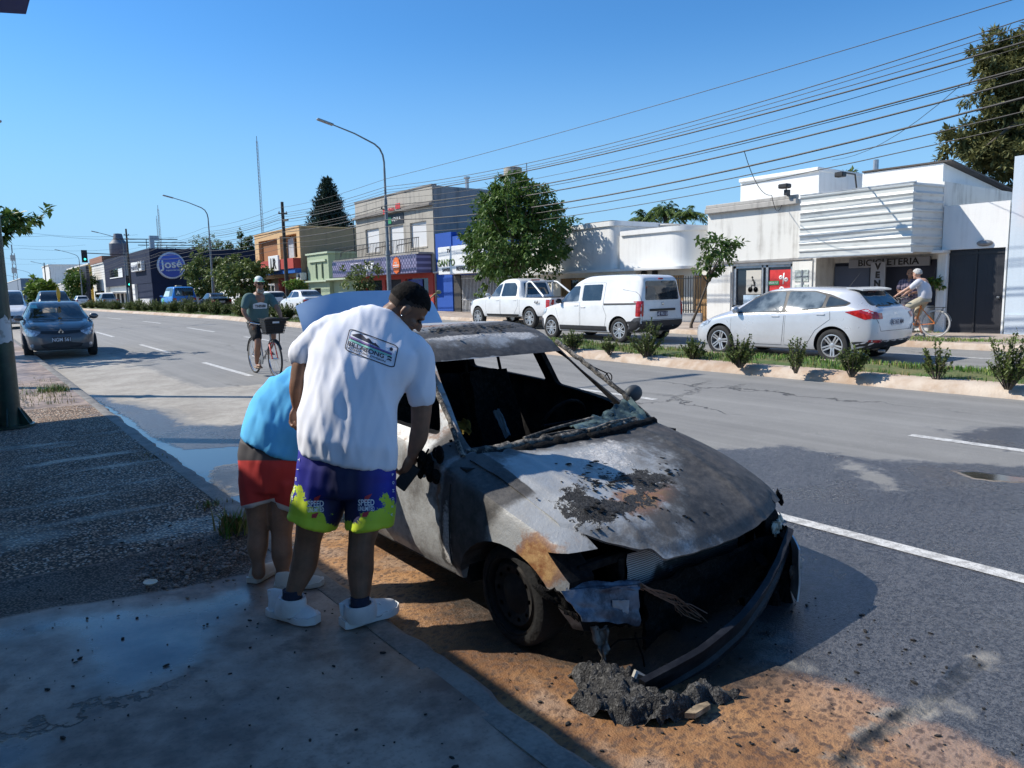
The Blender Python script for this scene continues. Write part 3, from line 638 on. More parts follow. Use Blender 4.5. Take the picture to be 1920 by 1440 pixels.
# recessed front: rolling shutter, signs
IX = FX+1.1
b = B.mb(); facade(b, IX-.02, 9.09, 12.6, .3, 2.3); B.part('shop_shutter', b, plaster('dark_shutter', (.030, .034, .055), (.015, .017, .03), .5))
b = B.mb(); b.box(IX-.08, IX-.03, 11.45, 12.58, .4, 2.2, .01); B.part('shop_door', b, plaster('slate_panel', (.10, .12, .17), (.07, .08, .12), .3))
b = B.mb(); b.box(IX-.12, IX-.05, 9.7, 12.1, 2.13, 2.40, .01); s1 = B.part('shop_sign', b, plaster('dim_white', (.30, .31, .34), (.2, .2, .24), .4)); B.text('lettering', 'BICICLETERIA', IX-.121, 10.9, 2.265, .27, LETTER, s1, .01, .004, 1.1)
b = B.mb(); b.box(FX+.62, FX+.68, 10.78, 11.22, .85, 2.28, .01); s2 = B.part('shop_sign', b, plaster('dim_white', (.3, .31, .34), (.2, .2, .24), .4), label='upright white sign reading VENTA')
for k, ch in enumerate('VENTA'): B.text('lettering', ch, FX+.618, 11.0, 2.14-.25*k, .25, LETTER, s2, .01, .012)
# window with posters
b = B.mb(); fr_ = [(13.42, 13.52), (14.33, 14.42), (14.52, 14.58), (15.58, 15.7)]
for a, c in fr_: b.box(FX+.06, FX+.14, a, c, .93, 2.33, .005)
b.box(FX+.06, FX+.14, 13.42, 15.7, 2.24, 2.33, .005); b.box(FX+.06, FX+.14, 13.42, 15.7, .93, 1.0, .005); w_ = B.part('window', b, ZINC)
b = B.mb(); facade(b, FX+.12, 13.5, 15.6, 1.0, 2.25); B.part('pane', b, DGLASS, w_)
m = Mat('poster_photo'); POST = m.set(m.mix((m.z+m.noise(3, 4)*.3).ss(.9, 1.5), (.10, .10, .10), (.55, .52, .46)), .4)
b = B.mb(); b.box(FX+.10, FX+.117, 14.62, 15.2, 1.36, 2.17); p1 = B.part('poster', b, POST, label='grey poster of a dirt motorcycle')
b = B.mb()
for cy in (14.82, 15.03): b.M = b.off; b.lathe([(.075, -.004), (.075, .0), (.095, .0), (.095, -.004)], 18, 'X', (FX+.099, cy, 1.52))
b.M = b.off; b.tube([(FX+.097, 14.82, 1.53), (FX+.097, 14.87, 1.66), (FX+.097, 14.97, 1.68), (FX+.097, 15.03, 1.53)], .018, 5); b.tube([(FX+.097, 14.86, 1.68), (FX+.097, 14.9, 1.82), (FX+.097, 14.95, 1.86)], .03, 6); b.tube([(FX+.097, 14.9, 1.8), (FX+.097, 14.84, 1.75)], .014, 5); b.ell((FX+.095, 14.96, 1.93), (.01, .035, .04), 8, 6)
B.part('motorcycle_print', b, LETTER, p1)
b = B.mb(); b.box(FX+.10, FX+.117, 14.6, 15.3, 1.05, 1.34); B.part('poster', b, plain('pale_poster', (.35, .45, .55), .5, vary=.4, scale=3), label='pale blue poster below the motorcycle poster')
b = B.mb(); b.box(FX+.10, FX+.117, 13.52, 14.3, 1.0, 2.15); p2 = B.part('poster', b, REDP, label='red sale poster behind the glass'); B.text('lettering', '10', FX+.099, 13.9, 1.4, .42, WHITEP, p2, .003, .01, 1, .5); B.text('lettering', '%', FX+.099, 13.78, 1.85, .4, WHITEP, p2, .003, .01, 1, .5)
b = B.mb(); b.box(FX+.085, FX+.097, 13.95, 14.36, 1.66, 1.79, .003); p3 = B.part('open_sign', b, GRNP, label='small green sign reading ABIERTO'); B.text('lettering', 'ABIERTO', FX+.084, 14.155, 1.725, .09, WHITEP, p3, .003)
b = B.mb(); b.box(FX-.055, FX-.036, 12.83, 13.3, 1.75, 2.12, .003); b.box(FX-.055, FX-.036, 12.83, 13.3, 1.42, 1.66, .003); p4 = B.part('notice_board', b, plain('notice', (.45, .50, .47), .5, vary=.4, scale=14))
b = B.mb(); b.box(FX-.075, FX-.056, 13.02, 13.07, 1.42, 2.12, .003); b.box(FX-.075, FX-.056, 12.85, 13.28, 1.9, 1.93, .002); B.part('trim', b, ZINC, p4)
b = B.mb(); b.box(FX+2.2, FX+8, 13.9, 17.0, 4.3, 5.42); b.box(FX+2.1, FX+8, 13.88, 17.02, 5.42, 5.56, .02); b.box(FX+.03, FX+2.2, 16.0, 16.74, 4.3, 4.36); B.part('upper_storey', b, WHITE2)
b = B.mb(); b.M = b.off; b.tube([(FX+4, 12.9, 4.3), (FX+4, 12.9, 5.8)], .09, 8); B.part('flue', b, ZINC)
b = B.mb(); b.box(FX+.2, FX+.5, 9.3, 9.75, .28, 1.0, .02); B.part('planter', b, WHITE)
B = Bld('white_rear_block', 'white upper block with a sloping sheet roof behind the corrugated fascia', FX+3, 10)
yR, yL = 9.05*1.14, 11.25*1.14
b = B.mb(); b.add([(FX+3, yR, 4), (FX+3, yL, 4), (FX+3, yL, 5.26), (FX+3, yR, 5.24), (FX+9.5, yR, 3.9), (FX+9.5, yL, 3.9), (FX+9.5, yL, 4.5), (FX+9.5, yR, 4.48)], [(0, 3, 2, 1), (0, 4, 7, 3), (1, 2, 6, 5), (4, 5, 6, 7), (3, 7, 6, 2)])
B.part('wall', b, WHITE2)
b = B.mb(); b.add([(FX+2.95, yR-.25, 5.26), (FX+2.95, yL, 5.29), (FX+10, yL, 4.47), (FX+10, yR-.25, 4.45), (FX+2.95, yR-.25, 5.31), (FX+2.95, yL, 5.33), (FX+10, yL, 4.52), (FX+10, yR-.25, 4.50)], [(0, 1, 2, 3), (4, 7, 6, 5), (0, 3, 7, 4), (1, 5, 6, 2), (0, 4, 5, 1), (3, 2, 6, 7)]); B.part('roof', b, ROOFM)
# --- white house with rounded corners
B = Bld('white_house', 'low white house with curved corners and a thin ledge beside the shop', FX, 21)
def roundwall(b, X, ya, yb, z0, z1, D, r, n=8):
    pl = [(X+D, ya), (X+r, ya)]+[(X+r-r*sin(PI/2*k/n), ya+r-r*cos(PI/2*k/n)) for k in range(1, n+1)]+[(X, yb), (X+D, yb)]
    b.prism(pl, z0, z1)
b = B.mb(); roundwall(b, FX+.15, 17.66, 21.2, 2.4, 3.72, 6, .9); roundwall(b, FX, 21.3, 27.5, 2.4, 4.15, 6, .35); B.part('upper_wall', b, WHITE2, smooth=30)
b = B.mb(); roundwall(b, FX+.07, 17.6, 21.1, 3.72, 3.9, 6, .95); roundwall(b, FX-.08, 21.2, 27.5, 4.15, 4.34, 6, .4); B.part('parapet', b, WHITE2, smooth=30)
b = B.mb(); roundwall(b, FX-.25, 17.6, 27.5, 2.32, 2.42, 2, .5); B.part('ledge', b, WHITE2, smooth=30)
b = B.mb(); block(b, FX+.5, 16.85, 20.2, .2, 2.33, 5, [(17.1, 17.75, .3, 2.07), (18.2, 19.3, 1.15, 2.1)], .12); block(b, FX+.02, 20.2, 27.5, .2, 2.33, 5, [(23.1, 24.5, .9, 2.13)], .18); B.part('lower_wall', b, plaster('cream_plaster', (.70, .67, .60), (.45, .42, .38), .4))
b = B.mb(); b.box(FX+.55, FX+.6, 17.1, 17.75, .32, 2.06); B.part('door', b, WOOD)
b = B.mb(); b.box(FX+.52, FX+.6, 18.2, 19.3, 1.15, 2.1); w_ = B.part('window', b, WOOD)
b = B.mb(); b.box(FX+.12, FX+.18, 23.12, 24.48, .92, 2.12); w_ = B.part('window', b, WOOD)
b = B.mb(); facade(b, FX+.10, 23.45, 24.1, 1.0, 2.05); B.part('pane', b, DGLASS, w_)
b = B.mb(); b.at((0, 0, 0)); b.M = b.off; b.box(FX-.22, FX+.02, 24.35, 24.41, .92, 2.12); b.box(FX-.22, FX+.02, 23.2, 23.26, .92, 2.12); B.part('shutter', b, WOOD, w_)
for y in (19.55, 20.1): b = B.mb(); b.box(FX+.28, FX+.5, y-.08, y+.08, 2.1, 2.3, .03); B.part('wall_lantern', b, IRON)
b = B.mb(); b.lathe([(.52, 3.9), (.52, 4.22), (.56, 4.23), (.5, 4.28), (0, 4.3)], 20, 'Z', (FX+3, 21.2, 0)); B.part('water_tank', b, plaster('fibre_cement', (.50, .48, .44), (.3, .28, .26), .5), smooth=40)
b = B.mb(); b.box(FX+3.5, FX+6, 16.8, 18.6, 3.3, 3.95); b.box(FX+3, FX+5, 24.5, 26.3, 4.3, 4.75); B.part('back_roof', b, ROOFM)
B = Bld('iron_railing', 'black iron railing with vertical bars on a low sill before the white house', FX-.15, 18.1, 'railing')
b = B.mb(); b.box(FX-.2, FX-.1, 16.85, 19.3, .32, .72, .01); B.part('sill', b, plaster('grey_sill', (.36, .36, .36), (.2, .2, .2), .5))
b = B.mb()
for k in range(22): y = 16.9+2.36*k/21; b.box(FX-.165, FX-.145, y-.011, y+.011, .72, 2.05)
for z in (.8, 1.95): b.box(FX-.168, FX-.142, 16.86, 19.3, z, z+.03)
B.part('bars', b, IRON)
# --- appliance shop with cobalt wall
B = Bld('cobalt_shop', 'cobalt blue shop with a white lettered sign and barred front under the big tree', FX, 31)
b = B.mb(); block(b, FX, 33.45, 35.05, .2, 4.8, 8); b.box(FX+.05, FX+8, 27.6, 33.45, 2.5, 4.55); B.part('wall', b, BLUE)
b = B.mb(); b.box(FX-.9, FX+.0, 29.2, 33.35, 2.55, 3.95, .01); sg = B.part('shop_sign', b, plain('sign_white', (.72, .72, .70), .5, vary=.05))
B.text('lettering', 'SANYO', FX-.905, 32.55, 3.12, .48, plain('sign_green', (.07, .13, .03), .6), sg, .02, .01); B.text('lettering', 'SANSEI', FX-.905, 32.6, 2.77, .24, LETTER, sg, .02)
B.text('lettering', 'REFRIGERACION', FX-.905, 30.5, 2.8, .3, LETTER, sg, .02); B.text('lettering', 'TV', FX-.905, 32.3, 3.72, .3, LETTER, sg, .02)
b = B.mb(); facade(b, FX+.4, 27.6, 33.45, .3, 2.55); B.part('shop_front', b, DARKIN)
b = B.mb()
for k in range(40): y = 27.8+5.0*k/39; b.box(FX+.1, FX+.13, y-.018, y+.018, .4, 2.5)
b.box(FX+.1, FX+.135, 27.7, 32.9, 1.2, 1.25); b.box(FX+.1, FX+.135, 27.7, 32.9, 2.3, 2.35); B.part('window_bars', b, plain('silver_bars', (.55, .55, .55), .5))
b = B.mb(); b.box(FX+.05, FX+.25, 32.75, 33.4, .3, 2.55); B.part('side_panel', b, plain('dark_tile', (.05, .045, .04), .6))
b = B.mb(); b.tube([(FX-.1, 35.15, 2.72), (FX-.1, 34.75, 2.72), (FX-.1, 34.62, 2.8), (FX-.1, 34.62, 3.1)], .06, 7); b.ell((FX-.1, 34.6, 3.15), (.09, .09, .13)); B.part('vent_pipe', b, plain('pvc_grey', (.45, .45, .45), .5), smooth=40)
# --- grey two-storey building
B = Bld('grey_two_storey_building', 'weathered grey two storey building with white roller shutters above a purple shop sign', FX, 40)
wins = [(41.65, 43.5, 4.2, 5.66), (38.55, 40.3, 3.8, 5.62), (35.95, 37.78, 4.2, 5.6)]
b = B.mb(); block(b, FX, 35.2, 44.85, .3, 7.42, 6, wins+[(35.6, 44.0, .3, 2.45)], .25); B.part('wall', b, GREY)
b = B.mb(); b.box(FX-.22, FX-.002, 35.2, 44.9, 6.35, 6.5, .02); b.box(FX-.05, FX-.002, 35.2, 44.85, 6.52, 6.62); b.box(FX-.04, FX+.3, 35.2, 44.86, 7.42, 7.5); B.part('cornice', b, plaster('dark_cornice', (.22, .20, .18), (.08, .07, .06), .7))
b = B.mb(); b.box(FX+.05, FX+5.9, 35.165, 35.197, 2.5, 7.3); B.part('side_wall', b, GREYS, label='bare cement side wall')
for (a, c, d, e) in wins:
    b = B.mb(); b.box(FX+.12, FX+.16, a, c, d, e); s_ = B.part('roller_shutter', b, SHUTTER)
    b = B.mb(); b.box(FX-.03, FX-.001, a-.08, c+.08, d-.08, d-.002); B.part('sill', b, GREY, s_)
b = B.mb()
for k in range(58): y = 35.3+10.9*k/57; b.box(FX-.92, FX-.90, y-.012, y+.012, 3.85, 4.62)
b.box(FX-.93, FX-.89, 35.25, 46.3, 4.6, 4.64); b.box(FX-.93, FX-.89, 35.25, 46.3, 3.86, 3.9)
for y in (36, 38.6, 41.2, 43.4): b.M = b.off; b.tube([(FX-.9, y, 4.4), (FX-1.5, y+.6, 4.25), (FX-1.55, y+.6, 3.95)], .03, 5)
B.part('balcony_rail', b, IRON)
b = B.mb(); b.box(FX-.95, FX-.002, 35.3, 46.6, 3.74, 3.84); B.part('balcony_slab', b, GREYS)
m = Mat('purple_sign'); d1 = ((m.y+m.z)*3.2).fr(); d2 = ((m.y-m.z)*3.2).fr(); q = (d1-.5).ab()+(d2-.5).ab(); PUR = m.set(m.mix(q.ss(.45, .75), (.10, .09, .17), (.28, .26, .40)), .4)
b = B.mb(); b.box(FX-1.0, FX-.05, 35.45, 46.6, 2.72, 3.74, .01); sg = B.part('shop_sign', b, PUR, label='purple diamond patterned shop sign')
b = B.mb(); b.box(FX-1.02, FX-1.002, 39.6, 43.6, 2.8, 3.66); B.part('sign_band', b, plain('grey_purple', (.13, .12, .19), .4), sg)
B.text('lettering', 'Jor', FX-1.03, 41.0, 3.25, 1.0, WHITEP, sg, .04, .03, 1.0, .08); B.text('lettering', 'NUOVA', FX-1.03, 42.9, 3.38, .42, plain('lilac', (.4, .38, .5), .5), sg, .02, .01)
b = B.mb(); b.at(); b.M = b.off @ Matrix.Translation((FX-1.05, 37.65, 3.2)); b.lathe([(0, -.02), (1, -.02), (1, .045), (0, .045)], 8, 'X'); b.v = [Vector((v.x, 37.65-B.l.y+(v.y-37.65+B.l.y)*.42, 3.2-B.l.z+(v.z-3.2+B.l.z)*.48)) for v in b.v]; lo = B.part('sign_emblem', b, ORNP, sg)
B.text('lettering', 'MAS', FX-1.075, 37.65, 3.33, .16, WHITEP, lo, .01); b = B.mb(); b.box(FX-1.08, FX-1.072, 37.32, 37.98, 3.18, 3.23); b.box(FX-1.08, FX-1.072, 37.35, 37.95, 3.08, 3.12); B.part('lettering', b, WHITEP, lo)
b = B.mb(); b.box(FX-.03, FX-.001, 38.45, 40.5, 5.68, 6.3); ps = B.part('banner', b, BLACKP, label='dark banner above the middle shutter'); B.text('lettering', 'ALQUILA', FX-.034, 39.4, 5.98, .3, WHITEP, ps, .01)
b = B.mb(); b.box(FX-.06, FX-.031, 39.9, 40.3, 5.75, 6.15); B.part('banner_emblem', b, GRNP, ps)
b = B.mb(); b.box(FX-.03, FX-.001, 38.3, 40.6, 6.36, 6.62); b.M = b.off; ps = B.part('banner', b, WHITEP, label='red and white banner under the cornice'); b = B.mb(); b.box(FX-.26, FX-.232, 38.4, 38.95, 6.5, 6.8); b.box(FX-.26, FX-.232, 40.0, 40.5, 6.34, 6.6); B.part('red_patch', b, REDP, ps); B.text('lettering', 'VENDE', FX-.24, 39.5, 6.53, .24, REDP, ps, .01, .01)
b = B.mb()
for a, c in ((35.25, 35.75), (38.35, 38.85), (40.9, 41.3), (43.6, 44.6)): b.box(FX-.12, FX-.002, a, c, .35, 2.45)
b.box(FX-.12, FX-.002, 35.25, 44.6, 2.45, 2.72); B.part('shop_front', b, RED)
for a, c, mt in ((35.75, 38.35, DGLASS), (38.85, 40.9, DARKIN), (41.3, 43.6, DGLASS)):
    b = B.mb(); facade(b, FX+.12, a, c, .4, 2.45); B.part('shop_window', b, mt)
b = B.mb(); b.box(FX+.06, FX+.10, 36.7, 38.3, .5, 2.4); B.part('blue_door', b, plain('blue_door', (.015, .03, .28), .4))
b = B.mb(); b.lathe([(.12, 7.4), (.12, 8.6), (.2, 8.65), (.2, 8.75)], 8, 'Z', (FX+5, 39.2, 0)); B.part('flue', b, ZINC)
# water tower behind the big tree
B = Bld('water_tower', 'tall stained concrete water tank standing above the big street tree', FX+6, 37.5, 'water tank')
b = B.mb(); _q = atX(962, 345, 31); _t = atX(962, 314, 31).z; b.lathe([(.5, .5), (.5, _q.z-.6), (.62, _q.z-.55), (.62, _t-.05), (.5, _t), (0, _t+.02)], 24, 'Z', (31.0, _q.y, 0)); B.part('tank', b, plaster('stained_concrete', (.42, .38, .31), (.10, .09, .08), .9), smooth=35)
b = B.mb(); b.M = b.off; b.tube([(31.8, _q.y-.5, 6), (31.8, _q.y-.5, _t+.3)], .03, 5); B.part('mast', b, STEEL)
# --- small green building
B = Bld('green_building', 'small sage green building with a flat parapet next to the red shop', FX, 51)
b = B.mb(); block(b, FX+.3, 50.2, 54.1, .4, 4.55, 12, [(51.8, 53.0, .9, 2.1)], .15); b.box(FX+.6, FX+8, 46.2, 50.2, .4, 2.62); B.part('wall', b, GREEN)
b = B.mb(); b.box(FX+.2, FX+12, 50.1, 54.2, 4.55, 4.68); b.box(FX+.0, FX+.9, 50.1, 54.3, 2.55, 2.66); b.box(FX+.0, FX+6, 46.3, 50.1, 2.62, 2.74); b.box(FX+.17, FX+.298, 50.5, 53.6, 4.0, 4.16); B.part('ledge', b, plaster('pale_sage', (.45, .52, .38), (.3, .36, .27), .4))
for y in (51.2, 52.3): b = B.mb(); b.box(FX+.2, FX+.298, y, y+.1, 2.8, 3.9); B.part('fin', b, plaster('dark_sage', (.16, .2, .13), (.1, .13, .09), .3))
b = B.mb(); facade(b, FX+.4, 51.8, 53.0, .9, 2.1); B.part('window', b, DGLASS)
b = B.mb(); b.box(FX-.25, FX+.25, 54.2, 55.1, 2.75, 3.3, .03); ac = B.part('air_conditioner', b, plain('ac_white', (.6, .6, .57), .5)); b = B.mb(); b.lathe([(.0, -.01), (.2, -.01), (.2, 0)], 14, 'X', (FX-.25, 54.45, 3.02)); B.part('fan_grille', b, DARKIN, ac)
b = B.mb(); b.M = b.off; b.tube([(FX+3, 51.5, 4.6), (FX+3, 51.5, 7.2)], .04, 5); b.tube([(FX+3, 50.4, 6.6), (FX+3, 52.4, 6.7)], .05, 5); B.part('roof_aerial', b, IRON)
# --- peach building with the red shop
B = Bld('peach_building', 'peach coloured two storey building with a red shop front at street level', FX, 60)
b = B.mb(); block(b, FX, 54.6, 64.9, .4, 6.72, 22, [(59.4, 63.9, 4.5, 6.2), (55.2, 58.8, 4.5, 6.3), (55.5, 64.0, .4, 3.0)], .9); B.part('wall', b, ORANGE)
b = B.mb(); b.box(FX-.05, FX+22, 54.5, 65.0, 6.72, 6.82); B.part('coping', b, ORANGE)
b = B.mb(); b.box(FX+.02, FX+22, 54.55, 54.59, 2.6, 6.7); B.part('side_wall', b, TAN, label='tan side wall')
b = B.mb(); b.box(FX+.3, FX+.38, 59.4, 63.9, 4.5, 6.2); B.part('brown_panel', b, RUSTP)
for a, c in ((57.2, 58.4), (55.2, 56.2)): b = B.mb(); b.box(FX+.5, FX+.6, a, c, 4.5, 6.1); B.part('window', b, plain('pale_pane', (.45, .47, .5), .3))
b = B.mb(); b.box(FX-.6, FX-.002, 54.6, 65, 3.65, 4.42); sg = B.part('shop_fascia', b, RED); b = B.mb(); b.box(FX-.5, FX-.002, 54.6, 64.9, 3.3, 3.65); B.part('blue_band', b, plain('blue_band', (.02, .12, .42), .5), sg)
b = B.mb(); b.box(FX-.75, FX-.602, 57.4, 59.6, 3.55, 4.75, .02); l_ = B.part('sign_board', b, WHITEP, sg); B.text('lettering', 'LR', FX-.755, 58.5, 4.1, 1.15, LETTER, sg, .03, .03)
b = B.mb(); b.box(FX-.02, FX+.5, 54.7, 55.4, .4, 3.0); b.box(FX-.02, FX+.5, 58.9, 59.6, .4, 3.0); b.box(FX-.02, FX+.5, 55.4, 58.9, 2.5, 3.0); B.part('shop_front', b, RED)
b = B.mb(); facade(b, FX+.6, 55.4, 58.9, .4, 2.5); B.part('shop_window', b, DGLASS)
b = B.mb(); b.box(FX-.04, FX+.4, 60.5, 62.3, .4, 2.6); w_ = B.part('door', b, WHITEP)
for k in range(3):
    for j in range(2): b = B.mb(); b.box(FX-.06, FX-.042, 60.62+.85*j, 61.3+.85*j, .7+.62*k, 1.2+.62*k); B.part('pane', b, DGLASS, w_)
b = B.mb(); b.box(FX-.1, FX+.3, 62.4, 64.4, .4, 2.7); B.part('brown_panel', b, ORANGE)
# --- low white wall
B = Bld('white_boundary_wall', 'long low white boundary wall behind the two round street trees', FX+1, 80, 'wall')
b = B.mb(); b.box(FX+.6, FX+.9, 65.2, 90, .4, 3.1); B.part('panel', b, WHITE2); b = B.mb(); b.box(FX+.55, FX+.95, 65.2, 90, 3.1, 3.2); B.part('coping', b, WHITE)
# --- navy supermarket
B = Bld('navy_supermarket', 'navy clad corner supermarket with a round blue sign', FX, 122)
CY = 107.
b = B.mb(); b.prism([(FX, CY), (FX+62, CY), (FX+62, 143), (FX, 143)], 3.6, 8.1); b.box(FX+.05, FX+62, CY+.05, 117, .4, 3.6); B.part('wall', b, NAVY)
b = B.mb(); b.box(FX+.6, FX+50, CY+10, 142.9, .4, 3.6); b.box(FX-.35, FX+.04, CY+.3, 117.5, .4, 1.5); b.box(FX-.3, FX+.05, 116.9, 118.8, .4, 3.6); B.part('ground_floor', b, WHITE)
b = B.mb(); b.box(FX-1.6, FX+.5, 127, 143, 2.4, 2.6); B.part('awning', b, WHITE)
for k in range(6): b = B.mb(); b.box(FX+.52, FX+.59, 120+3.7*k, 121.8+3.7*k, .6, 2.4); B.part('shop_window', b, DGLASS)
b = B.mb(); b.box(FX-.06, FX-.002, 126.5, 137.8, 5.0, 6.3); w_ = B.part('window_band', b, DGLASS); b = B.mb(); b.box(FX-.1, FX-.062, 126.5, 138, 4.85, 5.0); b.box(FX-.1, FX-.062, 126.5, 130, 5.0, 6.2); B.part('sill', b, WHITEP, w_)
b = B.mb(); b.box(FX-.5, FX-.01, 110.2, 117.2, 5.3, 6.6, .05); sg = B.part('fascia_sign', b, WHITEP); B.text('lettering', 'comercial', FX-.52, 114.7, 5.9, 1.15, plain('grey_blue', (.25, .27, .33), .5), sg, .05, .01, .95); B.text('lettering', 'José', FX-.52, 111.3, 6.1, 1.35, LETTER, sg, .05, .02, .7)
b = B.mb(); b.lathe([(0, -.35), (1.62, -.35), (1.72, -.3), (1.78, -.2), (1.78, 0)], 36, 'Y', (24.0, CY-.01, 5.85)); b.M = b.off
b.v = b.v; sg = B.part('round_sign', b, plain('sign_rim', (.55, .58, .66), .4), smooth=30)
m = Mat('sign_blue'); DISC = m.set(m.mix((m.z).ss(4.3, 6.), (.02, .06, .33), (.035, .10, .50)), .4)
b = B.mb(); b.lathe([(0, -.37), (1.56, -.37), (1.56, -.352)], 36, 'Y', (24.0, CY-.01, 5.85)); B.part('sign_face', b, DISC, sg)
B.text('lettering', 'José', 24.0, CY-.39, 6.0, 1.5, WHITEP, sg, .05, .03, 1.05, .06, face='Y'); B.text('lettering', 'supermercados', 24.3, CY-.39, 5.25, .34, WHITEP, sg, .03, 0, 1.0, .03, face='Y')
b = B.mb(); b.M = b.off; b.box(FX+.6, FX+1.15, CY+2, CY+2.6, 8.0, 9.9); b.box(FX+1.15, FX+1.75, CY+2, CY+2.6, 9.3, 9.9); B.part('roof_duct', b, plain('duct', (.30, .36, .42), .4, .4))
for k in range(4): b = B.mb(); b.tube([(25+k*2.6-3, CY+4+k*6, 8), (25+k*2.6-3, CY+4+k*6, 9.6)], .05, 5); b.tube([(22+k*2.6-4, CY+4+k*6, 9.5), (22+k*2.6+4, CY+4+k*6, 9.6)], .06, 5); B.part('roof_aerial', b, IRON)
for k in range(5): b = B.mb(); b.box(29.5+k*1.7, 29.7+k*1.7, CY-.25, CY-.01, 5.9, 6.1); B.part('wall_spot', b, WHITEP)
# --- far buildings down the street
def far_box(name, label, y0, y1, z1, mat, D=15, x=FX, extra=None):
    B = Bld(name, label, x, (y0+y1)/2, z=.5); b = B.mb(); b.box(x, x+D, y0, y1, .3, z1); b.v = b.v; B.part('wall', b, mat)
    b = B.mb(); b.box(x-.15, x+D, y0-.1, y1+.1, z1, z1+.25); B.part('coping', b, WHITE)
    n = max(2, int((y1-y0)/6))
    for k in range(n): b = B.mb(); yy = y0+(y1-y0)*(k+.3)/n; b.box(x-.05, x-.002, yy, yy+(y1-y0)/n*.5, .7, 3.0); B.part('window', b, DGLASS)
    return B
far_box('yellow_building', 'tall yellow and olive building beyond the navy supermarket', 160, 192, 8.1, plaster('yellow_plaster', (.62, .42, .08), (.4, .3, .1), .3)).text('lettering', 'ELECTRO', FX-.1, 178, 5.8, 1.8, LETTER)
B = far_box('white_terrace', 'white terrace with a tiled parapet between the supermarket and the yellow block', 143.4, 157, 7.6, WHITE)
b = B.mb(); b.box(FX-.2, FX+15, 143.4, 157.5, 7.85, 8.9); B.part('tile_band', b, plaster('terracotta', (.3, .14, .09), (.2, .1, .07), .4))
b = B.mb(); b.lathe([(1.3, 8.9), (1.6, 9.5), (1.6, 11.5), (.9, 12.3), (.7, 13.3), (0, 13.4)], 14, 'Z', (FX+4, 152, 0)); B.part('water_tank', b, plain('tank_grey', (.12, .14, .17), .6), smooth=40)
far_box('pale_apartment_block', 'pale distant apartment block with small windows beyond the dark tree', 229, 247, 10.6, WHITE, 25)
far_box('grey_white_row', 'row of grey white shopfronts in the distance below the dark tree', 194, 228, 5.2, plaster('grey_white', (.5, .5, .49), (.3, .3, .3), .5))
far_box('blue_grey_block', 'blue grey warehouse at the far end of the street', 330, 420, 9.5, plaster('slate_blue', (.18, .23, .30), (.12, .15, .2), .4), 30)
far_box('distant_row', 'low dark row of buildings closing the street far away', 425, 600, 7.5, plaster('dusk', (.16, .19, .22), (.1, .12, .14), .4), 60, 8)
B = Bld('pylon_sign', 'tall dark sign panel with a pale emblem before the white terrace', FX-1.5, 150, 'sign')
b = B.mb(); b.box(FX-2.2, FX-1.7, 147.5, 155, .6, 7.4, .05); s_ = B.part('panel', b, plain('pylon_navy', (.012, .015, .03), .5))
b = B.mb(); b.M = b.off
for z in (2.6, 4.3): b.lathe([(1.6, -.02), (1.6, .06), (1.9, .06), (1.9, -.02)], 20, 'X', (FX-2.25, 151, z)); b.v = [Vector((v.x, v.y, v.z)) for v in b.v]
b.v = [Vector((v.x, v.y, (v.z-2.9)*.42+2.9)) for v in b.v]; B.part('emblem', b, plain('emblem', (.5, .55, .6), .5))
# --- our own side of the street: the shop whose canopy shades the pavement
B = Bld('canopy_shop', 'shop with the blue awning on the near pavement', -3, 5, z=.1)
b = B.mb(); b.box(-9, -3.2, -6, 13.2, 0, 4.4); B.part('wall', b, WHITE)
b = B.mb(); b.box(-3.2, -.66, -6, 13.45, 3.20, 3.34); B.part('canopy', b, plaster('canopy_soffit', (.3, .3, .3), (.2, .2, .2), .3))
B = Bld('blue_awning', 'deep blue awning corner hanging into the top left of the picture', 0, 2.3, 'awning', z=.1)
C0, C1 = atD(47, 9, 2.35), atD(44, 26, 2.35); n_ = C1.z-C0.z
b = B.mb(); x1, y1, zt, zb_ = C0.x, C0.y, C0.z, C1.z
b.prism([(-3.2, zt+.0), (x1, zt), (x1, zb_), (-.5, zb_-.10), (-3.2, zb_-.12)], y1-2.0, y1, 'Y'); B.part('valance', b, plain('awning_blue', (.012, .04, .26), .5))
b = B.mb(); b.tube([(-3.2, y1-.1, zt-.02), (-.6, y1-.1, zb_)], .02, 6); B.part('frame', b, IRON)
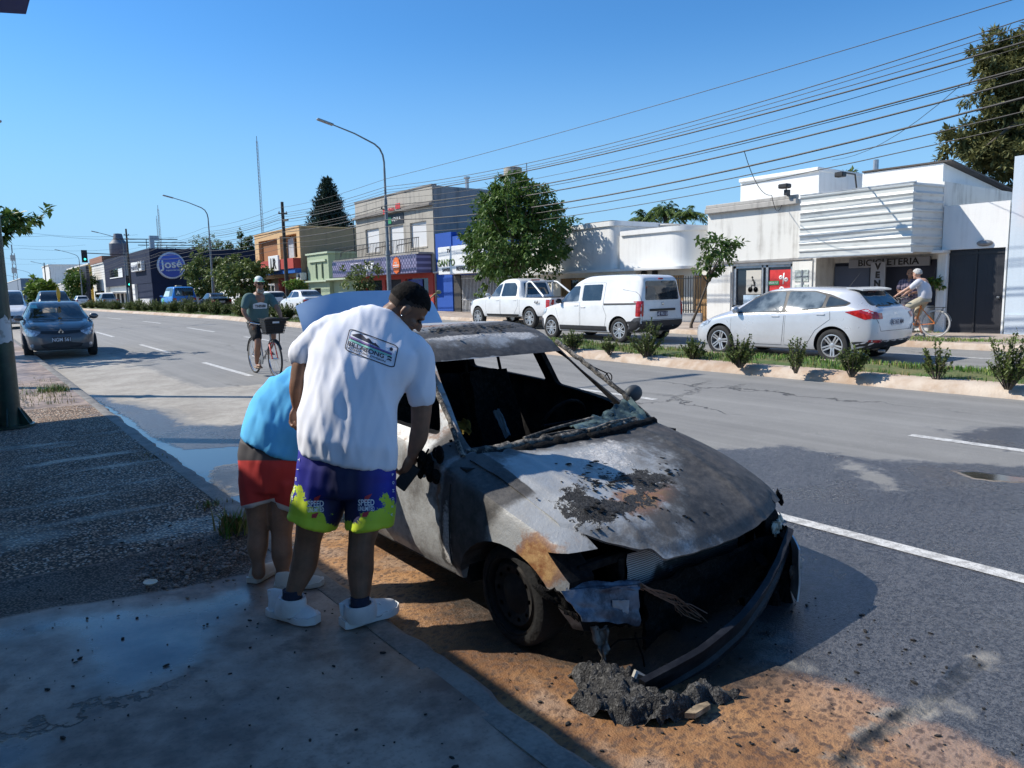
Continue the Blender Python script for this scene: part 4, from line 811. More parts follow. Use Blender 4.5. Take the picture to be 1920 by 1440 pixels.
# ------------------------------------------------------------------ street lamps, poles, wires
POLEM = plain('galvanised_pole', (.17, .19, .20), .5, .3, vary=.25); LAMPM = plain('lamp_housing', (.30, .31, .31), .45, .4)
def street_lamp(x, y, label, arm=-3.5, h=8.3, z=None, group='street lamps along the avenue', short=False):
    z0 = zf(y) if z is None else z; o = thing('street_lamp', label, 'street lamp', (x, y, z0), 0, group)
    b = MB(); b.lathe([(.13, 0), (.125, .3), (.115, 3.2), (.085, 3.3), (.08, 5.8), (.06, 5.9), (.055, h-.9)], 12); b.box(-.13, .13, -.13, .13, 3.0, 3.06); b.build('pole', POLEM, o, 40)
    s = 1 if arm > 0 else -1; a = abs(arm); pts = [(0, 0, h-1.0), (0, 0, h-.6), (s*.06, 0, h-.25), (s*.22, 0, h+.05), (s*.5, 0, h+.25), (s*a*.45, 0, h+.65), (s*a*.78, 0, h+.95)]
    b = MB(); b.tube(pts, [.05, .05, .048, .045, .042, .036, .032], 8); ar = b.build('arm', POLEM, o, 50)
    b = MB(); b.at((s*a*.88, 0, h+1.03), 0, 0, -s*R(13)); b.box(-.42, .42, -.11, .11, -.05, .045, .03); b.build('lamp_head', LAMPM, o, 30)
    if not short: b = MB(); b.tube([(-.02, 0, 5.3), (-.25, 0, 5.35)], .025, 6); b.lathe([(.03, 0), (.05, .04), (.03, .1)], 8, 'Z', (-.25, 0, 5.35)); b.build('insulator', BLACKP, o)
    return o
for y, lb in ((34.63, 'tall curved arm street lamp in front of the grey building, the nearest one'), (67.0, 'curved arm street lamp between the two round trees'), (106.1, 'street lamp beside the wooden pole at the navy supermarket'),
              (147.0, 'street lamp left of the dark tree beyond the traffic lights'), (194., 'distant street lamp beside the bright green tree'), (243., 'distant street lamp left of the bright green tree, the second farthest'), (295., 'farthest street lamp, almost hidden by the green pole')):
    street_lamp(18.3, y, lb, short=y > 100)
street_lamp(.2, 15.8, 'near pavement street lamp whose long shadow crosses the road', 3.5, z=.1)
street_lamp(-.75, 42, 'near side street lamp with only its head in the picture at the left edge', 3.4, 8.6, z=.15)
WPOLE = plain('old_timber_pole', (.055, .045, .038), .85, vary=.4, scale=3)
def wood_pole(y, h, label):
    o = thing('utility_pole', label, 'utility pole', (18.3, y, zf(y)), 0, 'timber utility poles'); b = MB(); b.lathe([(.15, 0), (.12, h*.6), (.10, h), (0, h+.02)], 10); b.build('post', WPOLE, o, 40)
    b = MB(); b.box(-.04, .04, -.9, .1, h-1.3, h-1.2); b.box(-.3, .3, -.05, .05, h-.8, h-.72); b.build('crossarm', WPOLE, o)
    b = MB(); [b.lathe([(.03, 0), (.05, .05), (.03, .12)], 8, 'Z', (q, 0, h-.72)) for q in (-.25, .25)]; b.build('insulator', ZINC, o)
wood_pole(49.3, 7.2, 'dark timber utility pole in front of the red shop'); wood_pole(103.5, 9.6, 'dark timber utility pole in front of the navy supermarket'); wood_pole(205, 9.6, 'thin distant timber pole above the bright green tree')
CABLE = plain('cable', (.015, .015, .016), .6)
PYS = [34.63, 49.3, 67., 85., 106.1, 147.]
def wire(pts, r, label, dx=0.):
    X = 18.15+dx; P_ = [atX(u, v, X) for u, v in pts]; y0, y1, y2 = (p.y for p in P_); z0, z1, z2 = (p.z for p in P_)
    L_ = lambda y: z0*(y-y1)*(y-y2)/((y0-y1)*(y0-y2))+z1*(y-y0)*(y-y2)/((y1-y0)*(y1-y2))+z2*(y-y0)*(y-y1)/((y2-y0)*(y2-y1))
    q = [(X, y0-3.5, L_(y0-3.5))]+[(X, lerp(y0, y2, k/16), L_(lerp(y0, y2, k/16))) for k in range(17)]; zz = z2
    for i in range(len(PYS)-1):
        a, c = PYS[i], PYS[i+1]; z_n = z2+(c-34.6)*.006
        for k in range(1, 7): t = k/6; q.append((X, lerp(a, c, t), lerp(zz, z_n, t)-.35*4*t*(1-t)*((c-a)/30)))
        zz = z_n
    b = MB(); b.tube(q, r, 5); tag(b.build('power_line', CABLE, smooth=60), label, 'power line', 'power lines along the far pavement')
WL = [((1920, -7), (1360, 160), (725, 335), .010, 'topmost thin wire, sagging far above the others'), ((1920, 36), (1320, 222), (724, 350), .012, 'second wire from the top above the shop roofs'), ((1920, 48), (1320, 230), (724, 356), .009, 'thin wire just below the second wire from the top'),
      ((1920, 64), (1320, 237), (724, 361), .011, 'thin wire just above the uppermost thick cable'), ((1920, 79), (1320, 243), (724, 366), .020, 'uppermost thick black cable'), ((1920, 87), (1320, 262), (724, 373), .008, 'faint wire under the uppermost thick cable'),
      ((1920, 127), (1320, 282), (724, 385), .020, 'second thick cable from the top'), ((1920, 131), (1320, 287), (724, 390), .010, 'thin wire hugging the underside of the second thick cable'), ((1920, 150), (1320, 301), (724, 397), .021, 'third thick cable from the top'), ((1920, 183), (1320, 330), (724, 412), .024, 'lowest and thickest black cable'),
      ((1920, 209), (1320, 345), (724, 425), .014, 'wire just below the thickest cable'), ((1920, 233), (1320, 362), (724, 437), .012, 'lowest wire of the bundle, crossing the shop front')]
for k, (a, c, d, r, lb) in enumerate(WL): wire((a, c, d), r, lb, (k % 4)*.12-.2)
def drop_wire(pts, r, label):
    b = MB(); q = []
    for i in range(len(pts)-1):
        for k in range(8): t = k/8; p = Vector(pts[i]).lerp(Vector(pts[i+1]), t); p.z -= .35*4*t*(1-t); q.append(p)
    q.append(Vector(pts[-1])); b.tube(q, r, 4); tag(b.build('service_wire', CABLE), label, 'service wire')
drop_wire([tuple(atX(1395, 282, 18.1)), tuple(atX(1447, 366, 20.)), tuple(atX(1467, 381, 21.4))], .01, 'drooping service wire from the cables to the bicycle shop cornice')
drop_wire([tuple(atX(1803, 158, 18.1)), tuple(atX(1560, 300, 24))], .007, 'thin service wire slanting down behind the corrugated fascia')
drop_wire([tuple(atX(900, 395, 18.3)), tuple(atX(1100, 430, 21.8))], .008, 'thin service wire from the street cables to the white house')
for k, (y, z, lb) in enumerate(((92, 8.6, 'cross street wire nearest the supermarket'), (112, 10.3, 'cross street wire just over the street lamp heads'), (126, 9.2, 'cross street wire above the traffic light arm'), (160, 11.8, 'higher distant wire spanning the street'), (172, 10.0, 'lower distant wire spanning the street'), (210, 10.6, 'farthest wire spanning the street'))):
    drop_wire([(-3, y, z), (9, y, z-.25), (21.2, y, z-.1)], .015, lb)
def mast(px, d, w, label, ztop, rng=0):
    p = atD(px[0], px[1], d); top = atD(px[0], ztop, d).z; o = thing('antenna_mast', label, 'antenna mast', (p.x, p.y, 0))
    b = MB(); n = int(top/(w*2.2)); cs = [(w, 0), (-w*.5, w*.87), (-w*.5, -w*.87)]
    for c in cs: b.tube([(c[0], c[1], 0), (c[0]*.6, c[1]*.6, top)], w*.13, 4)
    for k in range(n):
        for i in range(3): a, c = cs[i], cs[(i+1) % 3]; f0, f1 = 1-.4*k/n, 1-.4*(k+1)/n; b.tube([(a[0]*f0, a[1]*f0, top*k/n), (c[0]*f1, c[1]*f1, top*(k+1)/n)], w*.08, 3)
    b.build('lattice', STEEL, o); b = MB(); b.tube([(0, 0, top), (0, 0, top+w*3)], w*.2, 5); b.build('whip', STEEL, o); return o
mast((492, 430), 140, .28, 'very tall thin lattice mast behind the peach building', 268); mast((300, 440), 190, .30, 'pair mast of thin lattice over the supermarket roof, the taller', 392); mast((296, 440), 180, .22, 'shorter thin mast over the supermarket roof', 410)
o = mast((30, 540), 420, 1.6, 'distant lattice telephone tower at the far left of the street', 475)
b = MB(); [b.box(-1.2, 1.2, -1.2, 1.2, z, z+3.) for z in (17, 24)]; b.build('antenna_panels', LAMPM, o)
# traffic lights
m = Mat('green_signal'); SIG = m.set((.02, .5, .38), .4, emis=(.05, 1., .72), estr=3.0)
def signal(o, x, z, y=0):
    b = MB(); b.box(x-.17, x+.17, y-.12, y+.14, z-.55, z+.5, .03); h = b.build('signal_head', BLACKP, o)
    for k, mt in enumerate((SIG, DARKIN, DARKIN)): b = MB(); b.lathe([(0, -.165), (.09, -.15), (.11, -.125)], 14, 'Y', (x, y, z-.36+.34*k)); b.build('signal_lens', mt, h)
    b = MB(); b.box(x-.32, x+.32, y+.142, y+.16, z-.75, z+.75); b.build('backboard', BLACKP, h)
y = 104.; tl = thing('traffic_light', 'traffic light with a long arm over the road, showing green', 'traffic light', (18.2, y, zf(y)))
b = MB(); b.lathe([(.10, 0), (.08, 6.6), (0, 6.62)], 10); b.build('pole', POLEM, tl, 40); t_ = atY(158, 479, y)
b = MB(); b.tube([(0, 0, 6.4), (t_.x-18.2, 0, t_.z-zf(y)+.3)], .05, 6); b.build('arm', IRON, tl); signal(tl, t_.x-18.2, t_.z-zf(y)-.1, -.2); p = atY(242, 528, y); signal(tl, p.x-18.2-.05, p.z-zf(y), -.25)

# ------------------------------------------------------------------ vegetation
def leafmat(name, dark, light, rough=.5, tr=.25):
    m = Mat(name); n = m.noise(1.1, 4, .6); f = m.noise(9, 2); c = m.mix((n*.55+f*.45).ss(.35, .65), dark, light)
    m.set(c, rough, spec=.35); tl_ = m.t.nodes.new('ShaderNodeBsdfTranslucent'); mx = m.t.nodes.new('ShaderNodeMixShader'); mx.inputs[0].default_value = tr
    m.t.links.new(c.k, tl_.inputs[0]); m.t.links.new(m.b.outputs[0], mx.inputs[1]); m.t.links.new(tl_.outputs[0], mx.inputs[2]); m.t.links.new(mx.outputs[0], m.o.inputs[0]); return m.m
BARK = plain('bark', (.10, .08, .06), .9, vary=.4, scale=5, bump=.6, bscale=14)
L_DARK = leafmat('street_leaf', (.035, .085, .015), (.14, .22, .05)); L_MID = leafmat('olive_leaf', (.06, .095, .025), (.18, .23, .07)); L_BRT = leafmat('bright_leaf', (.07, .14, .02), (.20, .30, .06))
L_ARA = leafmat('araucaria_leaf', (.02, .045, .035), (.06, .10, .07), .6, .1); L_CAS = leafmat('casuarina_leaf', (.075, .085, .03), (.21, .21, .08), .7, .2); L_PALM = leafmat('palm_leaf', (.05, .10, .02), (.20, .27, .07)); L_BOX = leafmat('shrub_leaf', (.045, .075, .018), (.18, .22, .06))
def leaf(b, p, d, up, l, wd):
    sd = d.cross(up); sd = sd.normalized() if sd.length > 1e-4 else Vector((1, 0, 0)); nn = sd.cross(d).normalized()
    b.add([p, p+d*l*.5+sd*wd+nn*wd*.35, p+d*l, p+d*l*.5-sd*wd+nn*wd*.35], [(0, 1, 2), (0, 2, 3)])
def rdir(rng): 
    while 1:
        v = Vector((rng.uniform(-1, 1), rng.uniform(-1, 1), rng.uniform(-1, 1)))
        if .05 < v.length < 1: return v.normalized()
def crown(b, c, r, rng, n_cl, per, ll, wd, hollow=.45, droop=.25, noise_amp=.35, cl_r=.22, wb=None):
    """leaf sprays grouped in clumps spread through an uneven ellipsoid; returns clump centres"""
    c = Vector(c); out = []
    for i in range(n_cl):
        d = rdir(rng); k = 1+noise_amp*noise.noise(d*1.7+Vector((c.x, c.y, 3.)))*1.6; q = (hollow+(1-hollow)*rng.random()**.6)*k
        p = c+Vector((d.x*r[0]*q, d.y*r[1]*q, d.z*r[2]*q)); out.append(p); R_ = cl_r*(r[0]+r[2])*.5*(.6+.8*rng.random())
        for j in range(per):
            o = rdir(rng)*R_*rng.random()**.5; o.z *= .7; dd = (rdir(rng)+d*.8+Vector((0, 0, -droop*2))).normalized()
            leaf(b, p+o, dd, Vector((0, 0, 1))+rdir(rng)*.5, ll*(.7+.6*rng.random()), wd*(.7+.6*rng.random()))
    return out
def limbs(b, base, fork, cl, rng, r0, n=10, up=.5):
    base, fork = Vector(base), Vector(fork); mid = base.lerp(fork, .5)+Vector((rng.uniform(-1, 1), rng.uniform(-1, 1), 0))*r0*.6
    b.tube([base-Vector((0, 0, .1)), base+Vector((0, 0, .12)), mid, fork], [r0*1.5, r0*1.1, r0*.85, r0*.7], 9)
    for p in rng.sample(cl, min(n, len(cl))):
        m_ = fork.lerp(p, .5)+Vector((0, 0, (p-fork).length*.12*up)); b.tube([fork, fork.lerp(m_, .5)+rdir(rng)*.05, m_, p], [r0*.5, r0*.36, r0*.22, r0*.06], 6)
def tree(label, base, fork, parts, lm, seed, r0=.12, ll=.16, wd=.05, per=26, nl=12, cat='tree', name='street_tree', group=None, **kw):
    rng = random.Random(seed); o = thing(name, label, cat, base, 0, group); M_ = Matrix.Translation(-Vector(base)); b = MB(); b.M = M_; cl = []
    for c, r, n in parts: cl += crown(b, c, r, rng, n, per, ll, wd, **kw)
    b.build('crown', lm, o, fix=False); b = MB(); b.M = M_; limbs(b, base, fork, cl, rng, r0, nl); b.build('trunk', BARK, o, 60, fix=False); return o
def pc(u0, u1, v0, v1, X, ry=None):
    c = atX((u0+u1)/2, (v0+v1)/2, X); d = (c-CP).dot(CF); s = d/F_PX; rx = (u1-u0)/2*s; return (tuple(c), (rx*.92, rx if ry is None else ry, (v1-v0)/2*s))
def base_at(u, v, X): p = atX(u, v, X); return (X, p.y, zf(p.y))
X = 18.9; bs = base_at(968, 560, X); c1, r1 = pc(866, 1082, 352, 530, X); c2, r2 = pc(880, 1050, 330, 440, X); c3, r3 = pc(862, 960, 400, 540, X)
tree('big dense street tree in front of the cobalt shop, behind the white pickup', bs, (X, bs[1], bs[2]+1.9), [(c1, r1, 330), (c2, r2, 130), (c3, r3, 90)], L_DARK, 1, .17, .21, .055, 30, 22, hollow=.25, noise_amp=.35, cl_r=.17)
X = 18.7; bs = base_at(1296, 612, X); fk = atX(1327, 530, X); c1, r1 = pc(1292, 1400, 436, 496, X); c2, r2 = pc(1300, 1352, 470, 520, X)
o = tree('slender leaning young tree with a small open crown before the white house', bs, tuple(fk), [(c1, (r1[0], r1[0]*.8, r1[2]), 40), (c2, r2, 12)], L_DARK, 2, .045, .17, .045, 16, 16, hollow=.35, noise_amp=.45, cl_r=.26)
X = 18.5; bs = base_at(683, 575, X); c1, r1 = pc(642, 712, 490, 552, X); tree('small dark street tree with gaps before the purple shop sign', bs, (X, bs[1], bs[2]+1.3), [(c1, r1, 46)], L_MID, 3, .06, .22, .07, 18, 14, hollow=.3, noise_amp=.5, cl_r=.28)
X = 18.5; bs = base_at(556, 575, X); c1, r1 = pc(534, 576, 521, 548, X); tree('small round light green tree before the green building', bs, (X, bs[1], bs[2]+1.2), [(c1, r1, 40)], L_BRT, 4, .05, .22, .07, 20, 10, hollow=.3)
X = 18.5; bs = base_at(383, 575, X); c1, r1 = pc(348, 418, 478, 568, X); tree('round grey green street tree left of the lamp post by the supermarket', bs, (X, bs[1], bs[2]+1.5), [(c1, (r1[0], 2.2, r1[2]), 150)], L_MID, 5, .12, .3, .1, 26, 12, hollow=.35, cl_r=.2)
X = 18.5; bs = base_at(452, 575, X); c1, r1 = pc(402, 512, 480, 562, X); tree('wide olive street tree between the lamp post and the red shop', bs, (X, bs[1], bs[2]+1.5), [(c1, (r1[0], 2.8, r1[2]), 190)], L_MID, 6, .13, .3, .1, 26, 12, hollow=.35, cl_r=.18)
X = 18.5; bs = base_at(147, 575, X); c1, r1 = pc(121, 172, 504, 566, X); tree('dark leafy street tree beyond the traffic lights', bs, (X, bs[1], bs[2]+2), [(c1, (r1[0], 4, r1[2]), 130)], L_DARK, 7, .2, .6, .2, 20, 10, hollow=.35, cl_r=.2)
X = 15.; bs = (X, 225, .5); c1, r1 = pc(50, 101, 524, 566, X); tree('bright green feathery tree far down the street', bs, (X, 225, 3), [(c1, (r1[0], 5, r1[2]), 120)], L_BRT, 8, .25, .9, .28, 20, 10, hollow=.35, cl_r=.2)
# background trees over the roofs
for u0, u1, v0, v1, X, lb, sd, n in ((352, 418, 438, 480, 42, 'dark garden tree showing over the supermarket roof', 9, 90), (405, 448, 452, 482, 40, 'bushy garden tree over the supermarket roof beside the tall pair', 10, 70), (444, 462, 434, 480, 44, 'slim upright tree left of the peach building roof', 12, 60), (458, 478, 438, 480, 41, 'slim grey green tree touching the peach building roof', 13, 60), (1565, 1612, 326, 346, 42, 'low dark tree top peeping between the white roofs', 14, 40)):
    c1, r1 = pc(u0, u1, v0, v1, X); tree(lb, (X, c1[1], .5), (X, c1[1], max(1.5, c1[2]-r1[2])), [(c1, (r1[0], r1[0]*.8, r1[2]), n)], L_MID, sd, .16, .32, .1, 20, 8, name='garden_tree', group='trees behind the buildings', hollow=.3, cl_r=.22)
# araucaria: tiers of drooping dark boughs
def araucaria():
    X = 46.; t = atX(613, 336, X); z1 = t.z; bs = (X, t.y, .5); rng = random.Random(15); d = (t-CP).dot(CF)*1/F_PX; Rm = 52*d; o = thing('araucaria_tree', 'tall dark conical araucaria rising behind the peach and grey buildings', 'conifer', bs)
    b = MB(); M_ = Matrix.Translation(-Vector(bs)); b.M = M_; bt = MB(); bt.M = M_; bt.tube([(X, t.y, .3), (X, t.y, z1)], [.4, .05], 8); zb = atX(613, 455, X).z; tiers = 15
    for k in range(tiers):
        f = k/(tiers-1); z = lerp(z1-.15, zb, f); rad = Rm*(.10+.90*f**.85)*(1+.08*rng.uniform(-1, 1)); nb = 7+int(11*f)
        for i in range(nb):
            a = 2*PI*(i+rng.random()*.7)/nb; rr = rad*(.8+.3*rng.random()); tip = Vector((X+cos(a)*rr, t.y+sin(a)*rr, z+rr*.10+rng.uniform(-.2, .2))); st_ = Vector((X, t.y, z-.1*rr))
            bt.tube([st_, st_.lerp(tip, .6)-Vector((0, 0, rr*.06)), tip], [.07, .05, .02], 4)
            m_ = int(6+rr*5)
            for j in range(m_):
                q = .2+.8*(j+rng.random())/m_; p = st_.lerp(tip, q)-Vector((0, 0, rr*.06*sin(q*PI)))
                for _ in range(5): leaf(b, p+rdir(rng)*.25, ((tip-st_).normalized()*.7+rdir(rng)).normalized(), Vector((0, 0, 1)), .5+.2*rng.random(), .11)
    b.build('crown', L_ARA, o, fix=False); bt.build('trunk', BARK, o, 60, fix=False)
araucaria()
def palm():
    X = 36.; c = atX(1247, 405, X); bs = (X, c.y, .4); rng = random.Random(16); d = (c-CP).dot(CF)/F_PX; o = thing('palm_tree', 'feathery palm tree behind the white house roof', 'palm', bs); M_ = Matrix.Translation(-Vector(bs)); b = MB(); b.M = M_
    for sub, k_ in ((Vector((0, 0, .1)), 60), (Vector((-.4, 1.3, -.1)), 34), (Vector((.3, -1.5, -.2)), 36)):
        for i in range(k_):
            a = rng.random()*2*PI; L = 52*d*(.75+.4*rng.random()); el = R(rng.uniform(10, 78)); p = c+sub*1.0; prev = p; seg = 13
            for s_ in range(seg):
                t = (s_+1)/seg; r = L*t*cos(el)*.95; z = L*(t*sin(el)-.95*t*t*(.5+.4*cos(el))); q = p+Vector((cos(a)*r, sin(a)*r, z)); dv = (q-prev).normalized()
                for sg in (-1, 1):
                    for _ in range(2): leaf(b, prev.lerp(q, rng.random()), (dv*.55+Vector((-sin(a), cos(a), 0))*sg*.6+Vector((0, 0, -.75*rng.random()-.25))).normalized(), Vector((0, 0, 1)), L*.22*(1-.5*t), .028)
                prev = q
    b.build('fronds', L_PALM, o, fix=False); b = MB(); b.M = M_; b.tube([(X, c.y, .2), (X+.1, c.y, c.z)], [.25, .18], 8); b.build('trunk', BARK, o)
palm()
X = 40.; bs = (X, atX(1930, 300, X).y, .5); pr = []
for u0, u1, v0, v1, n in ((1842, 2010, 50, 190, 150), (1826, 1960, 130, 250, 130), (1775, 1900, 215, 330, 150), (1850, 2030, 230, 345, 140), (1900, 2080, 20, 200, 80), (1830, 1890, 75, 150, 40)):
    c1, r1 = pc(u0, u1, v0, v1, X); pr.append((c1, r1, n))
tree('huge olive brown casuarina towering behind the shops at the right edge', bs, (X, bs[1], 9.), pr, L_CAS, 17, .4, .34, .055, 44, 20, name='casuarina_tree', hollow=.15, noise_amp=.5, cl_r=.20, droop=.1)
# near tree, only a hanging branch of it is in the frame
X = -.5; bs = (-2.6, 25.4, .2); c1 = atY(18, 418, 24.); s_ = (c1-CP).dot(CF)/F_PX
tree('leafy branch of a near pavement tree hanging behind the green pole', bs, (-2.4, 25.2, 3.0), [((c1.x-.1, 24., c1.z+.05), (.84, .9, .42), 34), ((c1.x-.55, 24.2, c1.z-.22), (.55, .7, .5), 22), ((c1.x-2.2, 24.6, c1.z+.6), (1.7, 1.8, 1.3), 110)], L_DARK, 18, .14, .24, .06, 14, 30, hollow=.1, noise_amp=.4, cl_r=.2)
# hanging plant at the shop corner
c1 = atX(1748, 532, 21.3); o = thing('hanging_plant', 'dark leafy plant hanging at the corner post of the bicycle shop', 'plant', tuple(c1)); b = MB(); crown(b, (0, 0, 0), (.16, .26, .22), random.Random(19), 16, 12, .13, .045, hollow=.2); b.build('foliage', L_DARK, o, fix=False); b = MB(); b.tube([(0, 0, .1), (.1, 0, .3), (.18, 0, .45)], .01, 5); b.build('hook', IRON, o)
# median shrubs
def shrub_parts(o, h, wd, seed, dens=1., sparse=False, ll=.052):
    rng = random.Random(seed); b = MB(); st = MB(); n = int((26 if sparse else 58)*dens)
    for i in range(n):
        a = rng.random()*2*PI; rr = wd*.5*rng.random()**.55; top = Vector((cos(a)*rr, sin(a)*rr, h*(.35+.65*rng.random())*(1-.35*(rr/wd*2)**2))); bs_ = Vector((cos(a)*rr*.12, sin(a)*rr*.12, 0)); m_ = bs_.lerp(top, .5)+rdir(rng)*.03
        st.tube([bs_-Vector((0, 0, .03)), m_, top], [.009, .006, .002], 4)
        k = int(20+26*h)
        for j in range(k):
            t = .3+.7*(j+rng.random())/k; p = bs_.lerp(m_, t*2) if t < .5 else m_.lerp(top, t*2-1)
            leaf(b, p, (rdir(rng)+Vector((0, 0, .35))).normalized(), Vector((0, 0, 1)), ll*(.7+.6*rng.random()), ll*.3)
    b.build('foliage', L_BOX, o, fix=False); st.build('stem', BARK, o, fix=False)
for k, (u, v, h, wd, sp, lb) in enumerate(((1075, 654, .56, .52, 0, 'small round median shrub behind the burnt car roof, in front of the pickup wheel'), (1143, 661, .46, .42, 1, 'low sparse median shrub in front of the white van front door'), (1213, 666, .80, .84, 0, 'largest bushy median shrub in front of the white van rear wheel'), (1300, 672, .50, .52, 0, 'low spreading median shrub before the silver hatchback front wheel'), (1388, 684, .68, .58, 0, 'dense upright median shrub between the silver hatchback wheels'),
        (1492, 694, .62, .44, 1, 'thin upright median shrub before the silver hatchback rear door'), (1597, 701, .58, .50, 0, 'round median shrub before the silver hatchback rear wheel'), (1757, 709, .70, .42, 1, 'tall thin pale median shrub right of the silver hatchback'), (1890, 723, .76, .66, 0, 'full median shrub at the right edge of the picture'))):
    p = gpx(u, v, .17); o = thing('median_shrub', lb, 'shrub', (p.x, p.y, p.z-.02), 0, 'young shrubs planted along the median'); shrub_parts(o, h, wd, 40+k, .72, sp)
protos = []
for k in range(3):
    o = thing('hedge_shrub', 'dark green bush in the row of bushes along the far median', 'shrub', (11.9, 20.9+.9*k, zg(11.9, 21)+.17), 0, 'bushes in the far median row'); shrub_parts(o, .72+.08*k, .85+.08*k, 60+k, 1.4, ll=.075); protos.append(o)
rng = random.Random(9); y = 23.6; k = 0
while y < 92:
    c = copy_tree(protos[k % 3]); c.location = (11.8+rng.uniform(-.25, .25), y, zg(11.9, y)+.16); c.rotation_euler.z = rng.random()*6; s_ = .85+.4*rng.random(); c.scale = (s_, s_, s_); y += .95+.6*rng.random()+(y-23)*.016; k += 1
# ------------------------------------------------------------------ vehicles
def paint(name, col, metal=.0, rough=.3, dirt=.12):
    m = Mat(name); n = m.noise(2.5, 5, .6); g = m.noise(14, 3); lo = m.z.ss(.55, .15)
    c = m.mix((n.ss(.45, .7)*.5+lo*.8)*dirt*2., col, (.22, .20, .17)); return m.set(c, (g*.12+n*.12+rough-.12)+lo*.2, metal, coat=.6)
P_SILVER = paint('silver_paint', (.60, .61, .63), .35, .30); P_WHITE = paint('white_car_paint', (.72, .72, .71)); P_GREYB = paint('slate_blue_paint', (.085, .088, .096), .3, .34); P_BLUE = paint('bright_blue_paint', (.012, .17, .55))
P_NAVY = paint('navy_paint', (.012, .018, .04), .3); P_DARK = paint('charcoal_paint', (.018, .019, .022), .3); P_GREYT = paint('grey_truck_paint', (.25, .27, .29), .3); P_RED = paint('dull_red_paint', (.3, .03, .03))
m = Mat('car_glass'); CGLASS = m.set(m.mix(m.noise(1.2, 4).ss(.35, .7), (.012, .017, .022), (.05, .065, .075)), .03, spec=.9)
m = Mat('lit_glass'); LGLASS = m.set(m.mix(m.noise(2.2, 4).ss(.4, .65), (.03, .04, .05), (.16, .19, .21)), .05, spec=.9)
PLASTIC = plain('black_trim', (.018, .018, .020), .55); GREYPL = plain('grey_trim', (.07, .072, .078), .55); TYRE = plain('tyre_rubber', (.020, .020, .020), .85, vary=.3, scale=9); ALLOY = plain('alloy', (.50, .51, .52), .35, .6); STEELW = plain('steel_wheel', (.30, .31, .32), .45, .5)
CHROME = plain('chrome', (.7, .7, .7), .12, 1.); SEAMM = plain('panel_gap', (.012, .012, .013), .8)
m = Mat('tail_lens'); n = m.noise(18, 2); RLENS = m.set(m.mix(n.ss(.4, .6), (.30, .008, .010), (.5, .02, .02)), .12, coat=.5)
m = Mat('head_lens'); n = m.noise(10, 3); HLENS = m.set(m.mix(n.ss(.4, .6), (.25, .27, .30), (.62, .64, .66)), .08, .3, coat=.8); PLATE = plain('plate_face', (.62, .63, .66), .4, vary=.05); PLATEB = plain('plate_black', (.02, .02, .022), .4); INK = plain('plate_ink', (.02, .025, .07), .5)
def body_mesh(sp, nx=86, nr=26):
    """closed loft: lower body, bonnet, glasshouse and boot in one section sweep"""
    L = sp['L']; W = sp['W']/2; fw, fb, fd, fr, fy = (curve(*zip(*sp[k])) for k in ('w', 'zb', 'deck', 'roof', 'yroof')); rs = []
    sh = sp.get('shoulder', .035)
    for i in range(nx+1):
        t = i/nx; t = t+.035*sin(2*PI*t)*-1.; x = lerp(-L/2, L/2, t); w, zb, zd, zr, yr = fw(x)*W, fb(x), fd(x), max(fr(x), fd(x)+.012), fy(x)*W
        mid = lerp(zb, zd, .52); pts = [(0, zb), (w*.82, zb), (w*.95, zb+.035), (w*.985, zb+.11), (w, lerp(zb, mid, .7)), (w, mid), (w*.995, lerp(mid, zd, .45)), (w*.985, zd-.07), (w-.018, zd-.022), (w-sh, zd)]
        gx, gz = w-sh, zd; h = zr-zd; k = clamp(h/.12); n = 7
        for j in range(1, n+1):
            q = j/n; pts.append((lerp(gx, yr, q**1.08), zd+h*q*.93+.0*k))
        pts[-1] = (yr+.01, zd+h*.93); e = min(.07, yr*.3)
        pts += [(yr-e*.25, zd+h*.965), (yr-e, zd+h*.985), (yr*.55, zr-.004), (0, zr)]
        half = pts; full = [(x, -y, z) for y, z in half]+[(x, y, z) for y, z in half[-2:0:-1]]; rs.append(full)
    b = MB(); b.rings(rs, True, True); me = b.mesh('body')
    return modded(me, ('SMOOTH', dict(factor=.35, iterations=1)))
def cyl_mesh(x, z, r, y0, y1, n=40):
    b = MB(); b.cur = 1; b.lathe([(r, y0), (r, y1)], n, 'Y', (x, 0, z)); me = b.mesh('cut'); me.materials.append(SEAMM); me.materials.append(SEAMM); me.polygons.foreach_set('material_index', [1]*len(me.polygons)); return me
